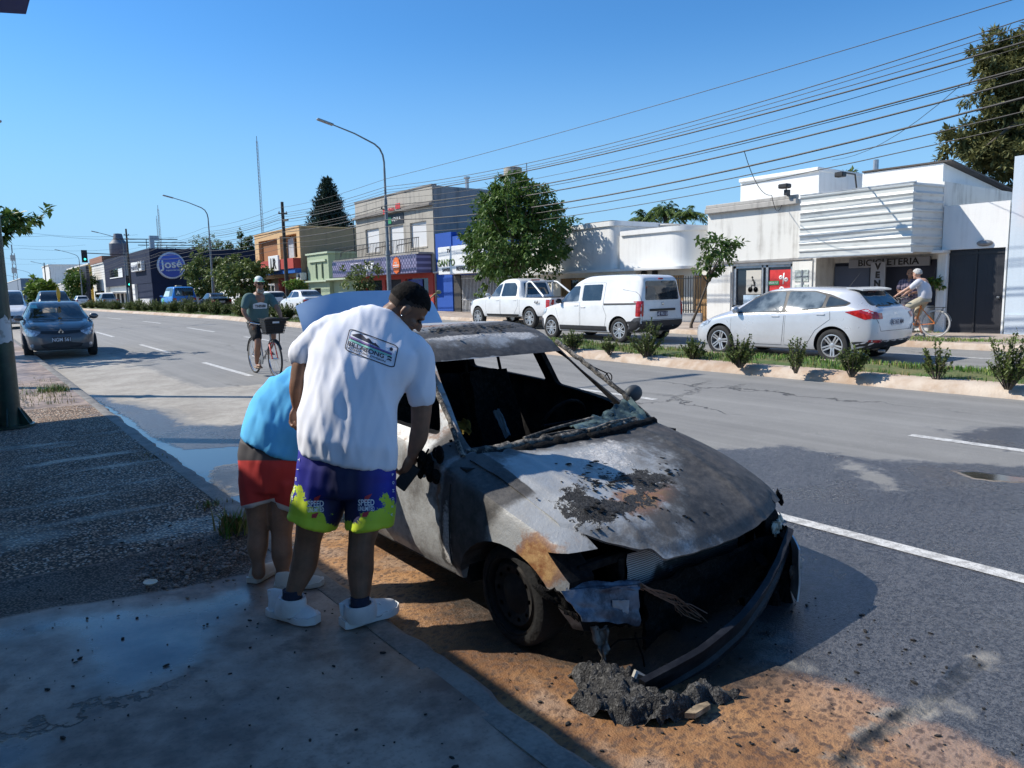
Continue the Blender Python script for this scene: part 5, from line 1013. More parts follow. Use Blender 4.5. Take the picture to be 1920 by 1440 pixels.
def wheel(parent, x, y, z, r, wd, side, rim=ALLOY, spokes=5, style='alloy', tyre=TYRE, rr=.68):
    """side +1: outer face towards +y"""
    o = bpy.data.objects.new('wheel', None); COL.objects.link(o); o.parent = parent; o.location = (x, y, z); o.rotation_euler = (0, random.random()*3, 0 if side > 0 else PI)
    w2 = wd/2; b = MB(); b.lathe([(r*rr, -w2*.9), (r*.86, -w2), (r*.96, -w2*.86), (r, -w2*.55), (r, w2*.55), (r*.96, w2*.86), (r*.86, w2), (r*.78, w2*.98), (r*rr, w2*.86)], 30, 'Y', caps=False)
    b.build('tyre', tyre, o, 40); q = r*rr
    b = MB(); b.lathe([(q, -w2*.8), (q*1.01, w2*.9), (q*.93, w2*.92), (q*.9, w2*.55), (q*.86, -w2*.2), (0, -w2*.2)], 30, 'Y', caps=False); b.cur = 1; b.lathe([(0, -w2*.15), (q*.84, -w2*.15)], 24, 'Y', caps=False); b.cur = 0
    if style == 'alloy':
        for k in range(spokes):
            for dv in (-.13, .13) if spokes <= 6 else (0,):
                a = 2*PI*k/spokes+dv*.0; b.M = Matrix.Rotation(2*PI*k/spokes, 4, 'Y'); s_ = dv*q*.85; t_ = q*.075
                b.add([(s_*.8-t_, w2*.42, q*.12), (s_*.8+t_, w2*.42, q*.12), (s_*1.25+t_, w2*.75, q*.93), (s_*1.25-t_, w2*.75, q*.93), (s_*.8-t_, w2*.7, q*.12), (s_*.8+t_, w2*.7, q*.12), (s_*1.25+t_*.8, w2*.9, q*.93), (s_*1.25-t_*.8, w2*.9, q*.93)], [(4, 5, 6, 7), (0, 3, 2, 1), (0, 1, 5, 4), (1, 2, 6, 5), (3, 0, 4, 7)])
        b.M = Matrix.Identity(4); b.lathe([(q*.26, w2*.3), (q*.24, w2*.72), (q*.12, w2*.8), (0, w2*.8)], 16, 'Y', caps=False)
    else:
        b.lathe([(q*.9, w2*.5), (q*.75, w2*.78), (q*.5, w2*.6), (q*.3, w2*.75), (0, w2*.78)], 26, 'Y', caps=False); b.cur = 1
        for k in range(10): b.M = Matrix.Rotation(2*PI*k/10, 4, 'Y'); b.lathe([(0, 0), (q*.06, 0)], 8, 'Y', (0, w2*.72, q*.63))
    b.build('rim', [rim, SEAMM], o, 35, fix=False); return o
class Car:
    def __init__(s, name, label, cat, sp, mat, loc, rz, group=None, arch=None):
        s.sp = sp; s.o = thing(name, label, cat, loc, rz, group); s.mat = mat; me = body_mesh(sp); s.bvh = bvh_of(me)
        me.materials.append(mat); me.materials.append(SEAMM); r, W = sp['r'], sp['W']/2; cuts = []
        for x in sp['axles']: cuts.append(cyl_mesh(x, sp['r']*1.02, arch or r*1.16, -W-.3, -W+.24)); cuts.append(cyl_mesh(x, sp['r']*1.02, arch or r*1.16, W-.24, W+.3))
        me = booled(me, cuts); s.body = link_mesh('body', me, s.o, 38)
        for x in sp['axles']:
            for sd in (1, -1): wheel(s.o, x, sd*(W-.115), r, r, .2, sd, sp.get('rimmat', ALLOY), sp.get('spokes', 5), sp.get('rim', 'alloy'))
    def patch(s, name, poly, face, mat, off=.004, parent=None, maxlen=.09, d=None, org=None, label=None):
        """flat outline laid on the body. face L/R: (x, z); F/B: (y, z); T: (x, y)"""
        L, W = s.sp['L'], s.sp['W']
        fr = {'L': ((0, W, 0), (1, 0, 0), (0, 0, 1), (0, -1, 0)), 'R': ((0, -W, 0), (1, 0, 0), (0, 0, 1), (0, 1, 0)), 'F': ((L, 0, 0), (0, 1, 0), (0, 0, 1), (-1, 0, 0)), 'B': ((-L, 0, 0), (0, 1, 0), (0, 0, 1), (1, 0, 0)), 'T': ((0, 0, 3), (1, 0, 0), (0, 1, 0), (0, 0, -1))}[face]
        bm = project(poly2d(poly, maxlen), fr[0], fr[1], fr[2], d or fr[3], s.bvh, off, 8.); o = bm_obj(name, bm, mat, parent or s.o, 50)
        if label: o['label'] = label
        return o
    def both(s, name, poly, mat, off=.004, parent=None, maxlen=.09): return [s.patch(name, poly, f, mat, off, parent, maxlen) for f in 'LR']
    def mir(s, name, poly, face, mat, **k): return [s.patch(name, poly, face, mat, **k), s.patch(name, [(a, -b) if face == 'T' else (-a, b) for a, b in poly], face, mat, **k)]
    def seam(s, pts, face, r=.0045, parent=None, closed=False, name='panel_gap', mat=None):
        L, W = s.sp['L'], s.sp['W']; q = []; pts = pts+[pts[0]] if closed else pts
        for i in range(len(pts)-1):
            n = max(1, int(math.dist(pts[i], pts[i+1])/.07))
            for k in range(n): q.append((lerp(pts[i][0], pts[i+1][0], k/n), lerp(pts[i][1], pts[i+1][1], k/n)))
        q.append(pts[-1]); out = []
        for a, c in q:
            o, d = {'L': ((a, W, c), (0, -1, 0)), 'R': ((a, -W, c), (0, 1, 0)), 'F': ((L, a, c), (-1, 0, 0)), 'B': ((-L, a, c), (1, 0, 0)), 'T': ((a, c, 3), (0, 0, -1))}[face]
            h = s.bvh.ray_cast(Vector(o), Vector(d), 8)[0]
            if h: out.append(h)
        b = MB(); b.tube(out, r, 5); return b.build(name, mat or SEAMM, parent or s.o, fix=False)
    def box(s, name, x, y, z, dx, dy, dz, mat, bev=.01, parent=None, rz=0., ry=0.):
        b = MB(); b.at((x, y, z), rz, 0, ry); b.box(-dx/2, dx/2, -dy/2, dy/2, -dz/2, dz/2, bev); return b.build(name, mat, parent or s.o, 30)
    def door(s, poly, faces='LR', hx=None, hz=None):
        for f in faces:
            dr = s.patch('door', poly, f, s.mat, .0025, maxlen=.08); s.seam(poly, f, parent=dr, closed=True)
            if hx is not None:
                h = s.bvh.ray_cast(Vector((hx, 3 if f == 'L' else -3, hz)), Vector((0, -1 if f == 'L' else 1, 0)), 5)[0]; b = MB(); b.at(h); b.box(-.09, .09, -.018, .018, -.014, .016, .008); b.build('handle', s.mat, dr, 30)
    def mirror(s, x, z, mat, faces='LR'):
        for f in faces:
            sg = 1 if f == 'L' else -1; h = s.bvh.ray_cast(Vector((x, 3*sg, z)), Vector((0, -sg, 0)), 5)[0]; b = MB(); b.at((h.x, h.y+sg*.12, z+.05)); b.ell((0, 0, 0), (.055, .11, .075), 12, 8); b.M = Matrix.Identity(4); b.tube([h, (h.x, h.y+sg*.08, z+.02)], .02, 6); b.build('mirror', mat, s.o, 50)
    def plate(s, face, y, z, txt, bg=None, ink=None):
        L = s.sp['L']; sg = 1 if face == 'F' else -1; h = s.bvh.ray_cast(Vector((sg*L, y, z)), Vector((-sg, 0, 0)), 8)[0]; b = MB(); b.box(h.x-.02, h.x+.02, y-.2, y+.2, z-.065, z+.065, .006); pl = b.build('plate', bg or PLATE, s.o)
        bm = place2d(text2d(txt, .125, .002, xs=.82), (h.x+sg*.0225, y, z-.005), (0, sg, 0), (0, 0, 1)); bm_obj('characters', bm, ink or INK, pl)
        return h
HATCH = dict(L=4.36, W=1.82, r=.325, axles=(1.28, -1.37), spokes=5, w=[(-2.18, .74), (-2.08, .88), (-1.7, .97), (-.5, 1), (1, .985), (1.7, .93), (2.02, .78), (2.18, .55)], zb=[(-2.18, .42), (-2.0, .30), (-1.5, .20), (1.5, .20), (2.0, .24), (2.18, .34)],
    deck=[(-2.18, .86), (-2.1, 1.0), (-1.7, 1.06), (-.6, .985), (.6, .93), (.95, .91), (1.5, .80), (1.95, .66), (2.18, .50)], roof=[(-2.18, .87), (-2.12, 1.02), (-1.95, 1.14), (-1.62, 1.385), (-1.3, 1.435), (-.4, 1.475), (.1, 1.44), (.55, 1.28), (1.15, .985), (1.6, .87), (2.0, .71), (2.18, .51)],
    yroof=[(-2.18, .45), (-1.9, .58), (-1.5, .62), (-.3, .66), (.3, .66), (1.1, .70), (1.6, .62), (2.18, .35)])
SEDAN = dict(L=4.4, W=1.74, r=.31, axles=(1.32, -1.3), spokes=7, w=[(-2.2, .74), (-2.08, .88), (-1.6, .97), (0, 1), (1.3, .97), (1.9, .85), (2.1, .72), (2.2, .5)], zb=[(-2.2, .45), (-2., .3), (-1.5, .2), (1.5, .2), (2., .24), (2.2, .36)],
    deck=[(-2.2, .82), (-2.12, .96), (-1.6, 1.0), (-.6, .95), (.6, .91), (1.0, .89), (1.5, .80), (1.95, .68), (2.2, .5)], roof=[(-2.2, .83), (-2.12, .985), (-1.75, 1.03), (-1.45, 1.06), (-.95, 1.33), (-.6, 1.42), (-.1, 1.44), (.25, 1.40), (.6, 1.22), (1.05, .965), (1.55, .87), (2., .72), (2.2, .51)],
    yroof=[(-2.2, .6), (-1.5, .72), (-1.0, .6), (-.2, .64), (.3, .64), (1.05, .72), (1.6, .62), (2.2, .4)])
SMALLH = dict(L=3.8, W=1.64, r=.295, axles=(1.18, -1.29), spokes=6, rim='steel', rimmat=STEELW, w=[(-1.9, .76), (-1.8, .9), (-1.2, .98), (0, 1), (1.0, .98), (1.55, .88), (1.8, .72), (1.9, .5)], zb=[(-1.9, .42), (-1.7, .28), (-1.3, .2), (1.4, .2), (1.7, .2), (1.9, .28)],
    deck=[(-1.9, .84), (-1.82, .94), (-1.4, .97), (0, .92), (.75, .9), (1.25, .84), (1.68, .70), (1.84, .58), (1.9, .48)], roof=[(-1.9, .85), (-1.84, 1.0), (-1.72, 1.22), (-1.5, 1.37), (-.8, 1.42), (-.1, 1.41), (.3, 1.32), (.62, 1.15), (.98, .95), (1.4, .87), (1.72, .75), (1.86, .6), (1.9, .49)],
    yroof=[(-1.9, .5), (-1.6, .62), (-.6, .66), (.2, .66), (.95, .74), (1.5, .62), (1.9, .42)])
VAN = dict(L=4.37, W=1.76, r=.325, axles=(1.40, -1.41), spokes=6, w=[(-2.18, .93), (-2.08, .975), (-1.5, 1), (.8, 1), (1.5, .95), (1.95, .82), (2.18, .55)], zb=[(-2.18, .42), (-2.0, .3), (-1.5, .22), (1.5, .22), (2., .26), (2.18, .36)],
    deck=[(-2.18, 1.02), (-2.0, 1.05), (0, 1.03), (.8, 1.0), (1.2, .98), (1.6, .93), (2.0, .78), (2.18, .55)], roof=[(-2.18, 1.06), (-2.16, 1.40), (-2.09, 1.70), (-1.9, 1.78), (-.9, 1.815), (-.2, 1.80), (.3, 1.68), (.8, 1.36), (1.27, 1.06), (1.65, .98), (2.02, .82), (2.18, .56)],
    yroof=[(-2.18, .72), (-1.9, .76), (0, .78), (.4, .76), (1.25, .72), (1.7, .62), (2.18, .4)], shoulder=.03)
PICK = dict(L=5.3, W=1.86, r=.37, axles=(1.72, -1.5), spokes=6, w=[(-2.65, .93), (-2.55, .96), (-1.5, .985), (0, 1), (1.5, .98), (2.2, .9), (2.5, .76), (2.65, .5)], zb=[(-2.65, .5), (-2.3, .42), (2.2, .36), (2.65, .45)],
    deck=[(-2.65, 1.07), (-1, 1.08), (.5, 1.09), (.9, 1.10), (1.6, 1.07), (2.2, .98), (2.5, .85), (2.65, .6)], roof=[(-2.65, 1.08), (-.95, 1.10), (-.90, 1.14), (-.74, 1.60), (-.6, 1.74), (-.2, 1.80), (.2, 1.77), (.5, 1.64), (1.05, 1.18), (1.5, 1.12), (2.2, 1.02), (2.52, .87), (2.65, .61)],
    yroof=[(-2.65, .8), (-1, .8), (-.7, .68), (.2, .68), (1.05, .78), (1.6, .66), (2.65, .4)])
def veh(sp, s=1., **kw):
    """spec scaled, with overrides"""
    return {**sp, **kw}
# --- silver hatchback
c = Car('silver_hatchback', 'silver five door hatchback waiting in the far carriageway in front of the bicycle shop', 'car', HATCH, P_SILVER, (14.5, 9.0, zg(14.5, 9)), PI/2)
wf = rpoly([(-.28, .985), (.92, .945), (.52, 1.235), (.20, 1.36), (-.22, 1.385)], .05); wr = rpoly([(-.34, .99), (-.30, 1.385), (-.85, 1.37), (-1.12, 1.30), (-1.12, 1.06)], .05); wq = rpoly([(-1.19, 1.075), (-1.19, 1.285), (-1.62, 1.165), (-1.58, 1.12)], .04)
c.both('window_trim', rpoly([(-1.68, 1.15), (-1.60, 1.095), (-.3, .962), (.99, .925), (.54, 1.262), (.2, 1.39), (-.3, 1.41), (-.86, 1.395), (-1.2, 1.32)], .05), PLASTIC, .004)
for p_ in (wf, wr, wq): c.both('window', p_, LGLASS if p_ is not wq else CGLASS, .008)
c.door([(-.33, .96), (-.30, .5), (-.27, .30), (.82, .29), (.98, .55), (.97, .90)], hx=-.13, hz=.88); c.door([(-.36, .97), (-.34, .30), (-.82, .30), (-1.02, .62), (-1.32, .84), (-1.30, 1.05)], hx=-1.12, hz=.93)
c.patch('windscreen', rpoly([(-.66, 1.0), (.66, 1.0), (.56, 1.40), (-.56, 1.40)], .06), 'F', CGLASS); c.patch('rear_window', rpoly([(-.60, 1.10), (.60, 1.10), (.52, 1.36), (-.52, 1.36)], .06), 'B', CGLASS)
for sg in (1, -1):
    c.patch('tail_light', rpoly([(-1.60, .985), (-1.98, 1.04), (-2.13, .98), (-2.14, .87), (-1.98, .84)], .03), 'L' if sg > 0 else 'R', RLENS, .006)
    c.patch('tail_light', rpoly([(sg*.80, .96), (sg*.52, .96), (sg*.56, .85), (sg*.78, .85)], .02), 'B', RLENS, .007)
    c.patch('headlight', rpoly([(1.50, .80), (1.95, .68), (2.06, .60), (1.86, .60), (1.62, .68)], .03), 'L' if sg > 0 else 'R', HLENS, .006)
    c.patch('reflector', rpoly([(sg*.55, .46), (sg*.8, .46), (sg*.8, .41), (sg*.55, .41)], .01), 'B', RLENS, .006)
c.patch('bumper', rpoly([(-.88, .42), (-.8, .22), (.8, .22), (.88, .42), (.6, .44), (-.6, .44)], .04), 'B', PLASTIC, .006)
c.seam([(-.72, .86), (-.60, .62), (.60, .62), (.72, .86)], 'B'); c.plate('B', 0, .78, 'AE 063 MM'); c.box('emblem', -2.15, 0, .93, .02, .12, .05, CHROME, .008); c.mirror(.82, .96, P_SILVER)
c.box('wiper', -2.03, .25, 1.09, .03, .55, .03, PLASTIC, .008); c.box('brake_light', -1.68, 0, 1.385, .03, .3, .025, RLENS, .005)
b = MB(); b.tube([(-1.2, 0, 1.44), (-1.42, 0, 1.72)], [.008, .004], 6); b.build('antenna', PLASTIC, c.o); b = MB(); b.tube([(-2.1, .5, .24), (-2.22, .5, .24)], .03, 8); b.build('exhaust', STEEL, c.o)
b = MB(); b.grid(lambda a, t: (lerp(-1.45, -1.78, a), lerp(-.56, .56, t), 1.425-.045*a*a), 4, 8); sp_ = b.mesh('s'); sp_ = modded(sp_, ('SOLIDIFY', dict(thickness=.03))); sp_.materials.append(P_SILVER); link_mesh('spoiler', sp_, c.o, 40)
# --- white van
c = Car('white_van', 'white windowed panel van standing behind the median shrubs', 'van', VAN, P_WHITE, (15.08, 15.41, zg(15, 15.4)), PI/2)
c.both('window', rpoly([(.20, 1.10), (1.16, 1.06), (.86, 1.30), (.50, 1.52), (.22, 1.53)], .05), LGLASS, .007); c.both('window', rpoly([(.05, 1.11), (.06, 1.55), (-.72, 1.56), (-.72, 1.12)], .05), CGLASS, .007)
c.door([(.13, 1.06), (.13, .40), (.98, .40), (1.06, .62), (1.22, .98), (1.2, 1.05)], hx=.27, hz=.98); c.door([(.09, 1.60), (.09, .40), (-.88, .40), (-.95, .7), (-.82, .95), (-.82, 1.60)], hx=-.02, hz=.93)
c.both('door_rail', rpoly([(-.84, 1.04), (-2.05, 1.06), (-2.05, 1.01), (-.84, .99)], .01), PLASTIC, .006); c.both('sill', rpoly([(-.95, .42), (1.0, .42), (1.0, .28), (-.95, .28)], .02), PLASTIC, .006)
c.patch('windscreen', rpoly([(-.68, 1.10), (.68, 1.10), (.62, 1.66), (-.62, 1.66)], .06), 'F', CGLASS); c.patch('rear_window', rpoly([(-.66, 1.12), (.66, 1.12), (.60, 1.62), (-.60, 1.62)], .06), 'B', CGLASS, .006)
c.both('bumper', rpoly([(-2.18, .68), (-1.98, .66), (-1.80, .52), (-1.72, .30), (-2.1, .30)], .03), GREYPL, .007); c.both('front_bumper', rpoly([(2.18, .6), (1.86, .60), (1.82, .28), (2.18, .3)], .03), GREYPL, .007)
c.patch('bumper', rpoly([(-.88, .58), (-.85, .30), (.85, .30), (.88, .58)], .03), 'B', PLASTIC, .012)
for sg in (1, -1):
    f = 'L' if sg > 0 else 'R'; c.patch('tail_light', rpoly([(-2.165, 1.10), (-2.03, 1.10), (-2.02, .70), (-2.165, .70)], .02), f, RLENS, .008); c.patch('tail_light', rpoly([(sg*.83, 1.10), (sg*.72, 1.10), (sg*.74, .70), (sg*.85, .70)], .02), 'B', RLENS, .009)
    c.patch('headlight', rpoly([(1.62, .90), (1.92, .83), (2.1, .72), (2.0, .66), (1.7, .76)], .03), f, HLENS, .007)
c.box('handle_bar', -2.2, 0, .86, .03, 1.0, .06, PLASTIC, .01); c.plate('B', 0, .75, 'AE 951 EA', INK, PLATE); c.box('emblem', -2.2, 0, 1.02, .02, .06, .08, CHROME, .01); c.seam([(-.76, 1.7), (-.78, .6), (.78, .6), (.76, 1.7)], 'B', .006); c.mirror(.98, 1.06, PLASTIC); c.box('brake_light', -2.12, 0, 1.68, .03, .16, .035, RLENS, .006)
# --- white pickup
c = Car('white_pickup', 'white double cab pickup with a roll bar parked before the big street tree', 'pickup', PICK, P_WHITE, (17.2, 21.95, zg(17.2, 22)), PI/2)
c.both('window', rpoly([(.28, 1.15), (.98, 1.14), (.55, 1.55), (.30, 1.62)], .04), LGLASS, .007); c.both('window', rpoly([(.18, 1.15), (.20, 1.63), (-.45, 1.63), (-.62, 1.50), (-.72, 1.16)], .05), CGLASS, .007)
c.door([(.22, 1.11), (.22, .50), (1.10, .50), (1.16, .8), (1.10, 1.11)], hx=.38, hz=1.0); c.door([(.18, 1.11), (.18, .50), (-.62, .50), (-.86, .8), (-.84, 1.11)], hx=-.68, hz=1.0)
c.patch('windscreen', rpoly([(-.68, 1.22), (.68, 1.22), (.60, 1.70), (-.60, 1.70)], .05), 'F', CGLASS); c.patch('rear_window', rpoly([(-.58, 1.20), (.58, 1.20), (.52, 1.62), (-.52, 1.62)], .05), 'B', CGLASS, .007)
c.seam([(-.95, 1.08), (-.95, .45)], 'L'); c.seam([(-.95, 1.08), (-.95, .45)], 'R')
me = None; b = MB(); b.grid(lambda a, t: (lerp(-2.55, -1.0, a), lerp(-.72, .72, t), 1.108), 4, 4); b.build('cargo_cover', PLASTIC, c.o)
b = MB()
for sg in (1, -1): b.tube([(-1.0, sg*.62, 1.08), (-1.02, sg*.60, 1.60), (-1.15, sg*.60, 1.66), (-1.3, sg*.6, 1.64), (-2.1, sg*.72, 1.12)], .035, 8)
b.tube([(-1.1, -.6, 1.66), (-1.1, .6, 1.66)], .035, 8); b.build('roll_bar', P_WHITE, c.o, 50)
for sg in (1, -1):
    f = 'L' if sg > 0 else 'R'; c.patch('tail_light', rpoly([(-2.6, 1.02), (-2.42, 1.02), (-2.42, .66), (-2.6, .66)], .02), f, RLENS, .008); c.patch('headlight', rpoly([(2.1, 1.0), (2.45, .92), (2.5, .76), (2.2, .82)], .02), f, HLENS, .008); c.patch('tail_light', rpoly([(sg*.86, 1.02), (sg*.72, 1.02), (sg*.72, .66), (sg*.88, .66)], .02), 'B', RLENS, .009)
c.box('bumper', -2.72, 0, .55, .14, 1.6, .18, CHROME, .03); c.plate('B', 0, .8, 'AD 417 KT'); c.mirror(1.0, 1.16, P_WHITE)
lt = place2d(text2d('4x4', .15, .004), (-1.95, .935, .93), (-1, 0, 0), (0, 0, 1)); [setattr(v.co, 'y', .945) for v in lt.verts]; bm_obj('badge', lt, GREYPL, c.o)
c.box('brake_light', -.78, 0, 1.72, .04, .4, .05, RLENS, .01); c.both('sill', rpoly([(-.9, .50), (1.1, .50), (1.1, .42), (-.9, .42)], .02), PLASTIC, .008)
# --- parked slate blue hatchback facing the camera
SC_ = 1.03; p = gpx(105, 671); c = Car('slate_blue_hatchback', 'slate blue small hatchback parked at the near kerb, facing the camera', 'car', SMALLH, P_GREYB, (2.28, p.y+1.35, zg(2.4, p.y+1)), -PI/2-.05); c.o.scale = (SC_,)*3
c.patch('windscreen', rpoly([(-.70, .95), (.70, .95), (.57, 1.36), (-.57, 1.36)], .07), 'F', CGLASS, .006); c.patch('rear_window', rpoly([(-.55, 1.0), (.55, 1.0), (.5, 1.3), (-.5, 1.3)], .06), 'B', CGLASS)
c.both('window', rpoly([(-.30, .96), (.72, .95), (.25, 1.30), (-.28, 1.34)], .05), CGLASS, .006); c.both('window', rpoly([(-.36, .97), (-.34, 1.34), (-1.1, 1.30), (-1.2, 1.0)], .05), CGLASS, .006)
c.door([(-.33, .95), (-.33, .3), (.78, .3), (.85, .9)], hx=-.18, hz=.86)
c.mir('headlight', rpoly([(.40, .66), (.72, .76), (.79, .70), (.77, .58), (.55, .56)], .06), 'F', HLENS, off=.008, maxlen=.06)
c.patch('grille', rpoly([(-.44, .63), (-.12, .60), (.12, .60), (.44, .63), (.42, .69), (.12, .68), (-.12, .68), (-.42, .69)], .02), 'F', PLASTIC, .008, maxlen=.05); c.patch('lower_grille', rpoly([(-.46, .36), (-.4, .28), (.4, .28), (.46, .36), (.2, .40), (-.2, .40)], .03), 'F', PLASTIC, .008, maxlen=.05)
c.mir('fog_light', ellipse(.62, .34, .045, .04, 12), 'F', HLENS, off=.012, maxlen=.05); h = c.plate('F', 0, .47, 'NGM 561', PLATEB, PLATE)
hh = c.bvh.ray_cast(Vector((4, 0, .66)), Vector((-1, 0, 0)), 8)[0]; b = MB(); b.prism([(0, .085), (.06, 0), (0, -.085), (-.06, 0)], -.01, .02, 'X'); b.v = [Vector((v.x+hh.x+.012, v.y, v.z+.655)) for v in b.v]; em = b.build('emblem', CHROME, c.o); b = MB(); b.prism([(0, .045), (.03, 0), (0, -.045), (-.03, 0)], .021, .024, 'X'); b.v = [Vector((v.x+hh.x+.012, v.y, v.z+.655)) for v in b.v]; b.build('emblem_centre', PLASTIC, em)
c.mirror(.72, .96, P_GREYB); c.seam([(-.66, .93), (-.60, .80), (-.42, .72), (.42, .72), (.60, .80), (.66, .93)], 'F'); [c.box('wiper', 1.02, y_, .955, .03, .5, .012, PLASTIC, .004) for y_ in (-.3, .3)]
c.patch('paper_sheet', rpoly([(-.30, 1.12), (.02, 1.12), (.02, 1.24), (-.30, 1.24)], .01), 'F', plain('cardboard', (.33, .27, .2), .7), .010); c.patch('sticker', rpoly([(-.56, 1.24), (-.40, 1.24), (-.42, 1.33), (-.54, 1.33)], .01), 'F', plain('sticker', (.2, .5, .5), .5), .010)
b = MB(); b.at((.35, .1, 1.40)); b.tube([(0, 0, 0), (0, 0, .06)], .03, 8); b.ell((0, 0, .22), (.07, .05, .17), 10, 8); b.build('roof_marker', plain('yellow_plastic', (.75, .42, .02), .4), c.o, 50, )
# --- other traffic: bodies with glass, lights and plates
def simple_car(name, label, cat, sp, mat, x, y, heading, txt='AC 120 XR', s=1., grp=None, kind='hatch', glass=CGLASS):
    c = Car(name, label, cat, sp, mat, (x, y, zg(x, y)), heading, grp); c.o.scale = (s,)*3; fr = curve(*zip(*sp['roof'])); fd = curve(*zip(*sp['deck'])); W = sp['W']/2; L = sp['L']; fy = curve(*zip(*sp['yroof'])); q = {'van': (1.1, .84), 'hatch': (.62, .7), 'sedan': (.7, .62), 'pickup': (.8, .6)}[kind]
    zt = max(z for _, z in sp['roof']); zd = fd(0)
    def span(z): xs_ = [x_ for x_ in lines(-L/2, L/2, 120) if fr(x_) > z+.10]; return xs_[0], xs_[-1]
    xb, xf = span(zd+.05); tb, tf = span(zt-.16); xm = (tb+tf)/2+.12
    c.both('window', rpoly([(xm+.04, zd+.06), (xf-.06, zd+.05), (tf, zt-.12), (xm+.04, zt-.10)], .05), glass, .007); c.both('window', rpoly([(xm-.04, zd+.06), (xm-.04, zt-.10), (tb+.02, zt-.12), (xb+.12, zd+.09)], .05), glass, .007)
    c.door([(xm, zd+.02), (xm, .34), (xf-.2, .34), (xf+.05, zd)], hx=xm+.15, hz=zd-.08); yw = fy(0)*W
    c.patch('windscreen', rpoly([(-W*.76, zd+.07), (W*.76, zd+.07), (yw*.93, zt-.07), (-yw*.93, zt-.07)], .06), 'F', CGLASS, .006); c.patch('rear_window', rpoly([(-W*.72, zd+.10), (W*.72, zd+.10), (yw*.88, zt-.09), (-yw*.88, zt-.09)], .06), 'B', CGLASS, .006)
    hz = .64 if kind != 'pickup' else .9
    c.mir('headlight', rpoly([(W*.45, hz), (W*.8, hz+.06), (W*.92, hz), (W*.85, hz-.12), (W*.5, hz-.1)], .04), 'F', HLENS, off=.008); c.mir('tail_light', rpoly([(W*.62, zd-.06), (W*.9, zd-.04), (W*.9, zd-.24), (W*.66, zd-.22)], .03), 'B', RLENS, off=.008)
    c.patch('grille', rpoly([(-W*.5, hz-.02), (W*.5, hz-.02), (W*.45, hz-.16), (-W*.45, hz-.16)], .03), 'F', PLASTIC, .007); c.patch('bumper', rpoly([(-W*.9, .46), (-W*.85, .26), (W*.85, .26), (W*.9, .46)], .04), 'B', PLASTIC if mat is not P_WHITE else P_WHITE, .006)
    c.plate('B', 0, zd-.2, txt); c.plate('F', 0, .42, txt); c.mirror(xf-.18, zd+.04, PLASTIC if mat is P_WHITE else mat); return c
U = PI/2
simple_car('white_sedan', 'white sedan with a black mirror stopped ahead of the white hatchback, right of the cyclist', 'car', SEDAN, P_WHITE, 16.6, 42.2, U, 'AB 308 LD', kind='sedan')
simple_car('white_small_hatchback', 'white boxy hatchback seen from behind beside the cyclist in the green shirt', 'car', SMALLH, P_WHITE, 17.0, 49.4, U, 'KJT 402', kind='hatch')
simple_car('charcoal_sedan', 'charcoal sedan seen from behind under the round street trees', 'car', SEDAN, P_DARK, 17.1, 62.5, U, 'GHB 751', kind='sedan')
c = simple_car('blue_delivery_van', 'bright blue delivery van with white lettering in front of the navy supermarket', 'van', VAN, P_BLUE, 15.0, 65.6, U, 'JWR 220', 1.1, kind='van')
bm = place2d(text2d('A', .38, .01), (-2.2, .42, 1.36), (0, -1, 0), (0, 0, 1)); bm_obj('lettering', bm, WHITEP, c.o); c.patch('side_graphic', rpoly([(.2, .5), (1.1, .55), (1.0, 1.0), (.3, .95)], .1), 'L', plain('mint_graphic', (.12, .5, .35), .5), .008); c.patch('side_graphic', rpoly([(-1.2, 1.1), (.9, 1.1), (.5, 1.5), (-1.2, 1.5)], .1), 'L', plain('pale_graphic', (.45, .6, .65), .5), .009); c.box('roof_vent', -.6, 0, 1.86, .5, .4, .1, plain('vent_tan', (.4, .33, .2), .6), .03)
c.patch('circle_graphic', ellipse(.45, .62, .2, .14), 'B', WHITEP, .008)
simple_car('white_cargo_van', 'white cargo van half hidden behind the blue delivery van', 'van', VAN, P_WHITE, 17.2, 72, U, 'HTY 610', kind='van')
simple_car('grey_pickup', 'grey pickup seen from behind below the navy supermarket', 'pickup', PICK, P_GREYT, 15.6, 104, U, 'FDS 114', kind='pickup')
simple_car('white_distant_hatchback', 'white hatchback seen from behind left of the grey pickup', 'car', SMALLH, P_WHITE, 15.4, 126, U, 'EWQ 229', 1.15)
simple_car('navy_suv', 'navy blue pickup approaching behind the slate blue hatchback', 'car', PICK, P_NAVY, 4.9, 52, -U, 'AC 512 GN', kind='pickup')
simple_car('white_van_wagon', 'white van at the kerb behind the green pole and the slate blue hatchback', 'van', VAN, P_WHITE, 2.1, 43, -U, 'AA 830 PO', 1.0, kind='van')
simple_car('dark_distant_car', 'small dark car far down the near side of the street', 'car', SEDAN, P_DARK, 3.2, 78, -U, 'LMN 337', kind='sedan')
simple_car('silver_distant_car', 'silver car far down the near side of the street, left of the dark one', 'car', SMALLH, P_SILVER, 2.2, 60, -U, 'IUY 908')
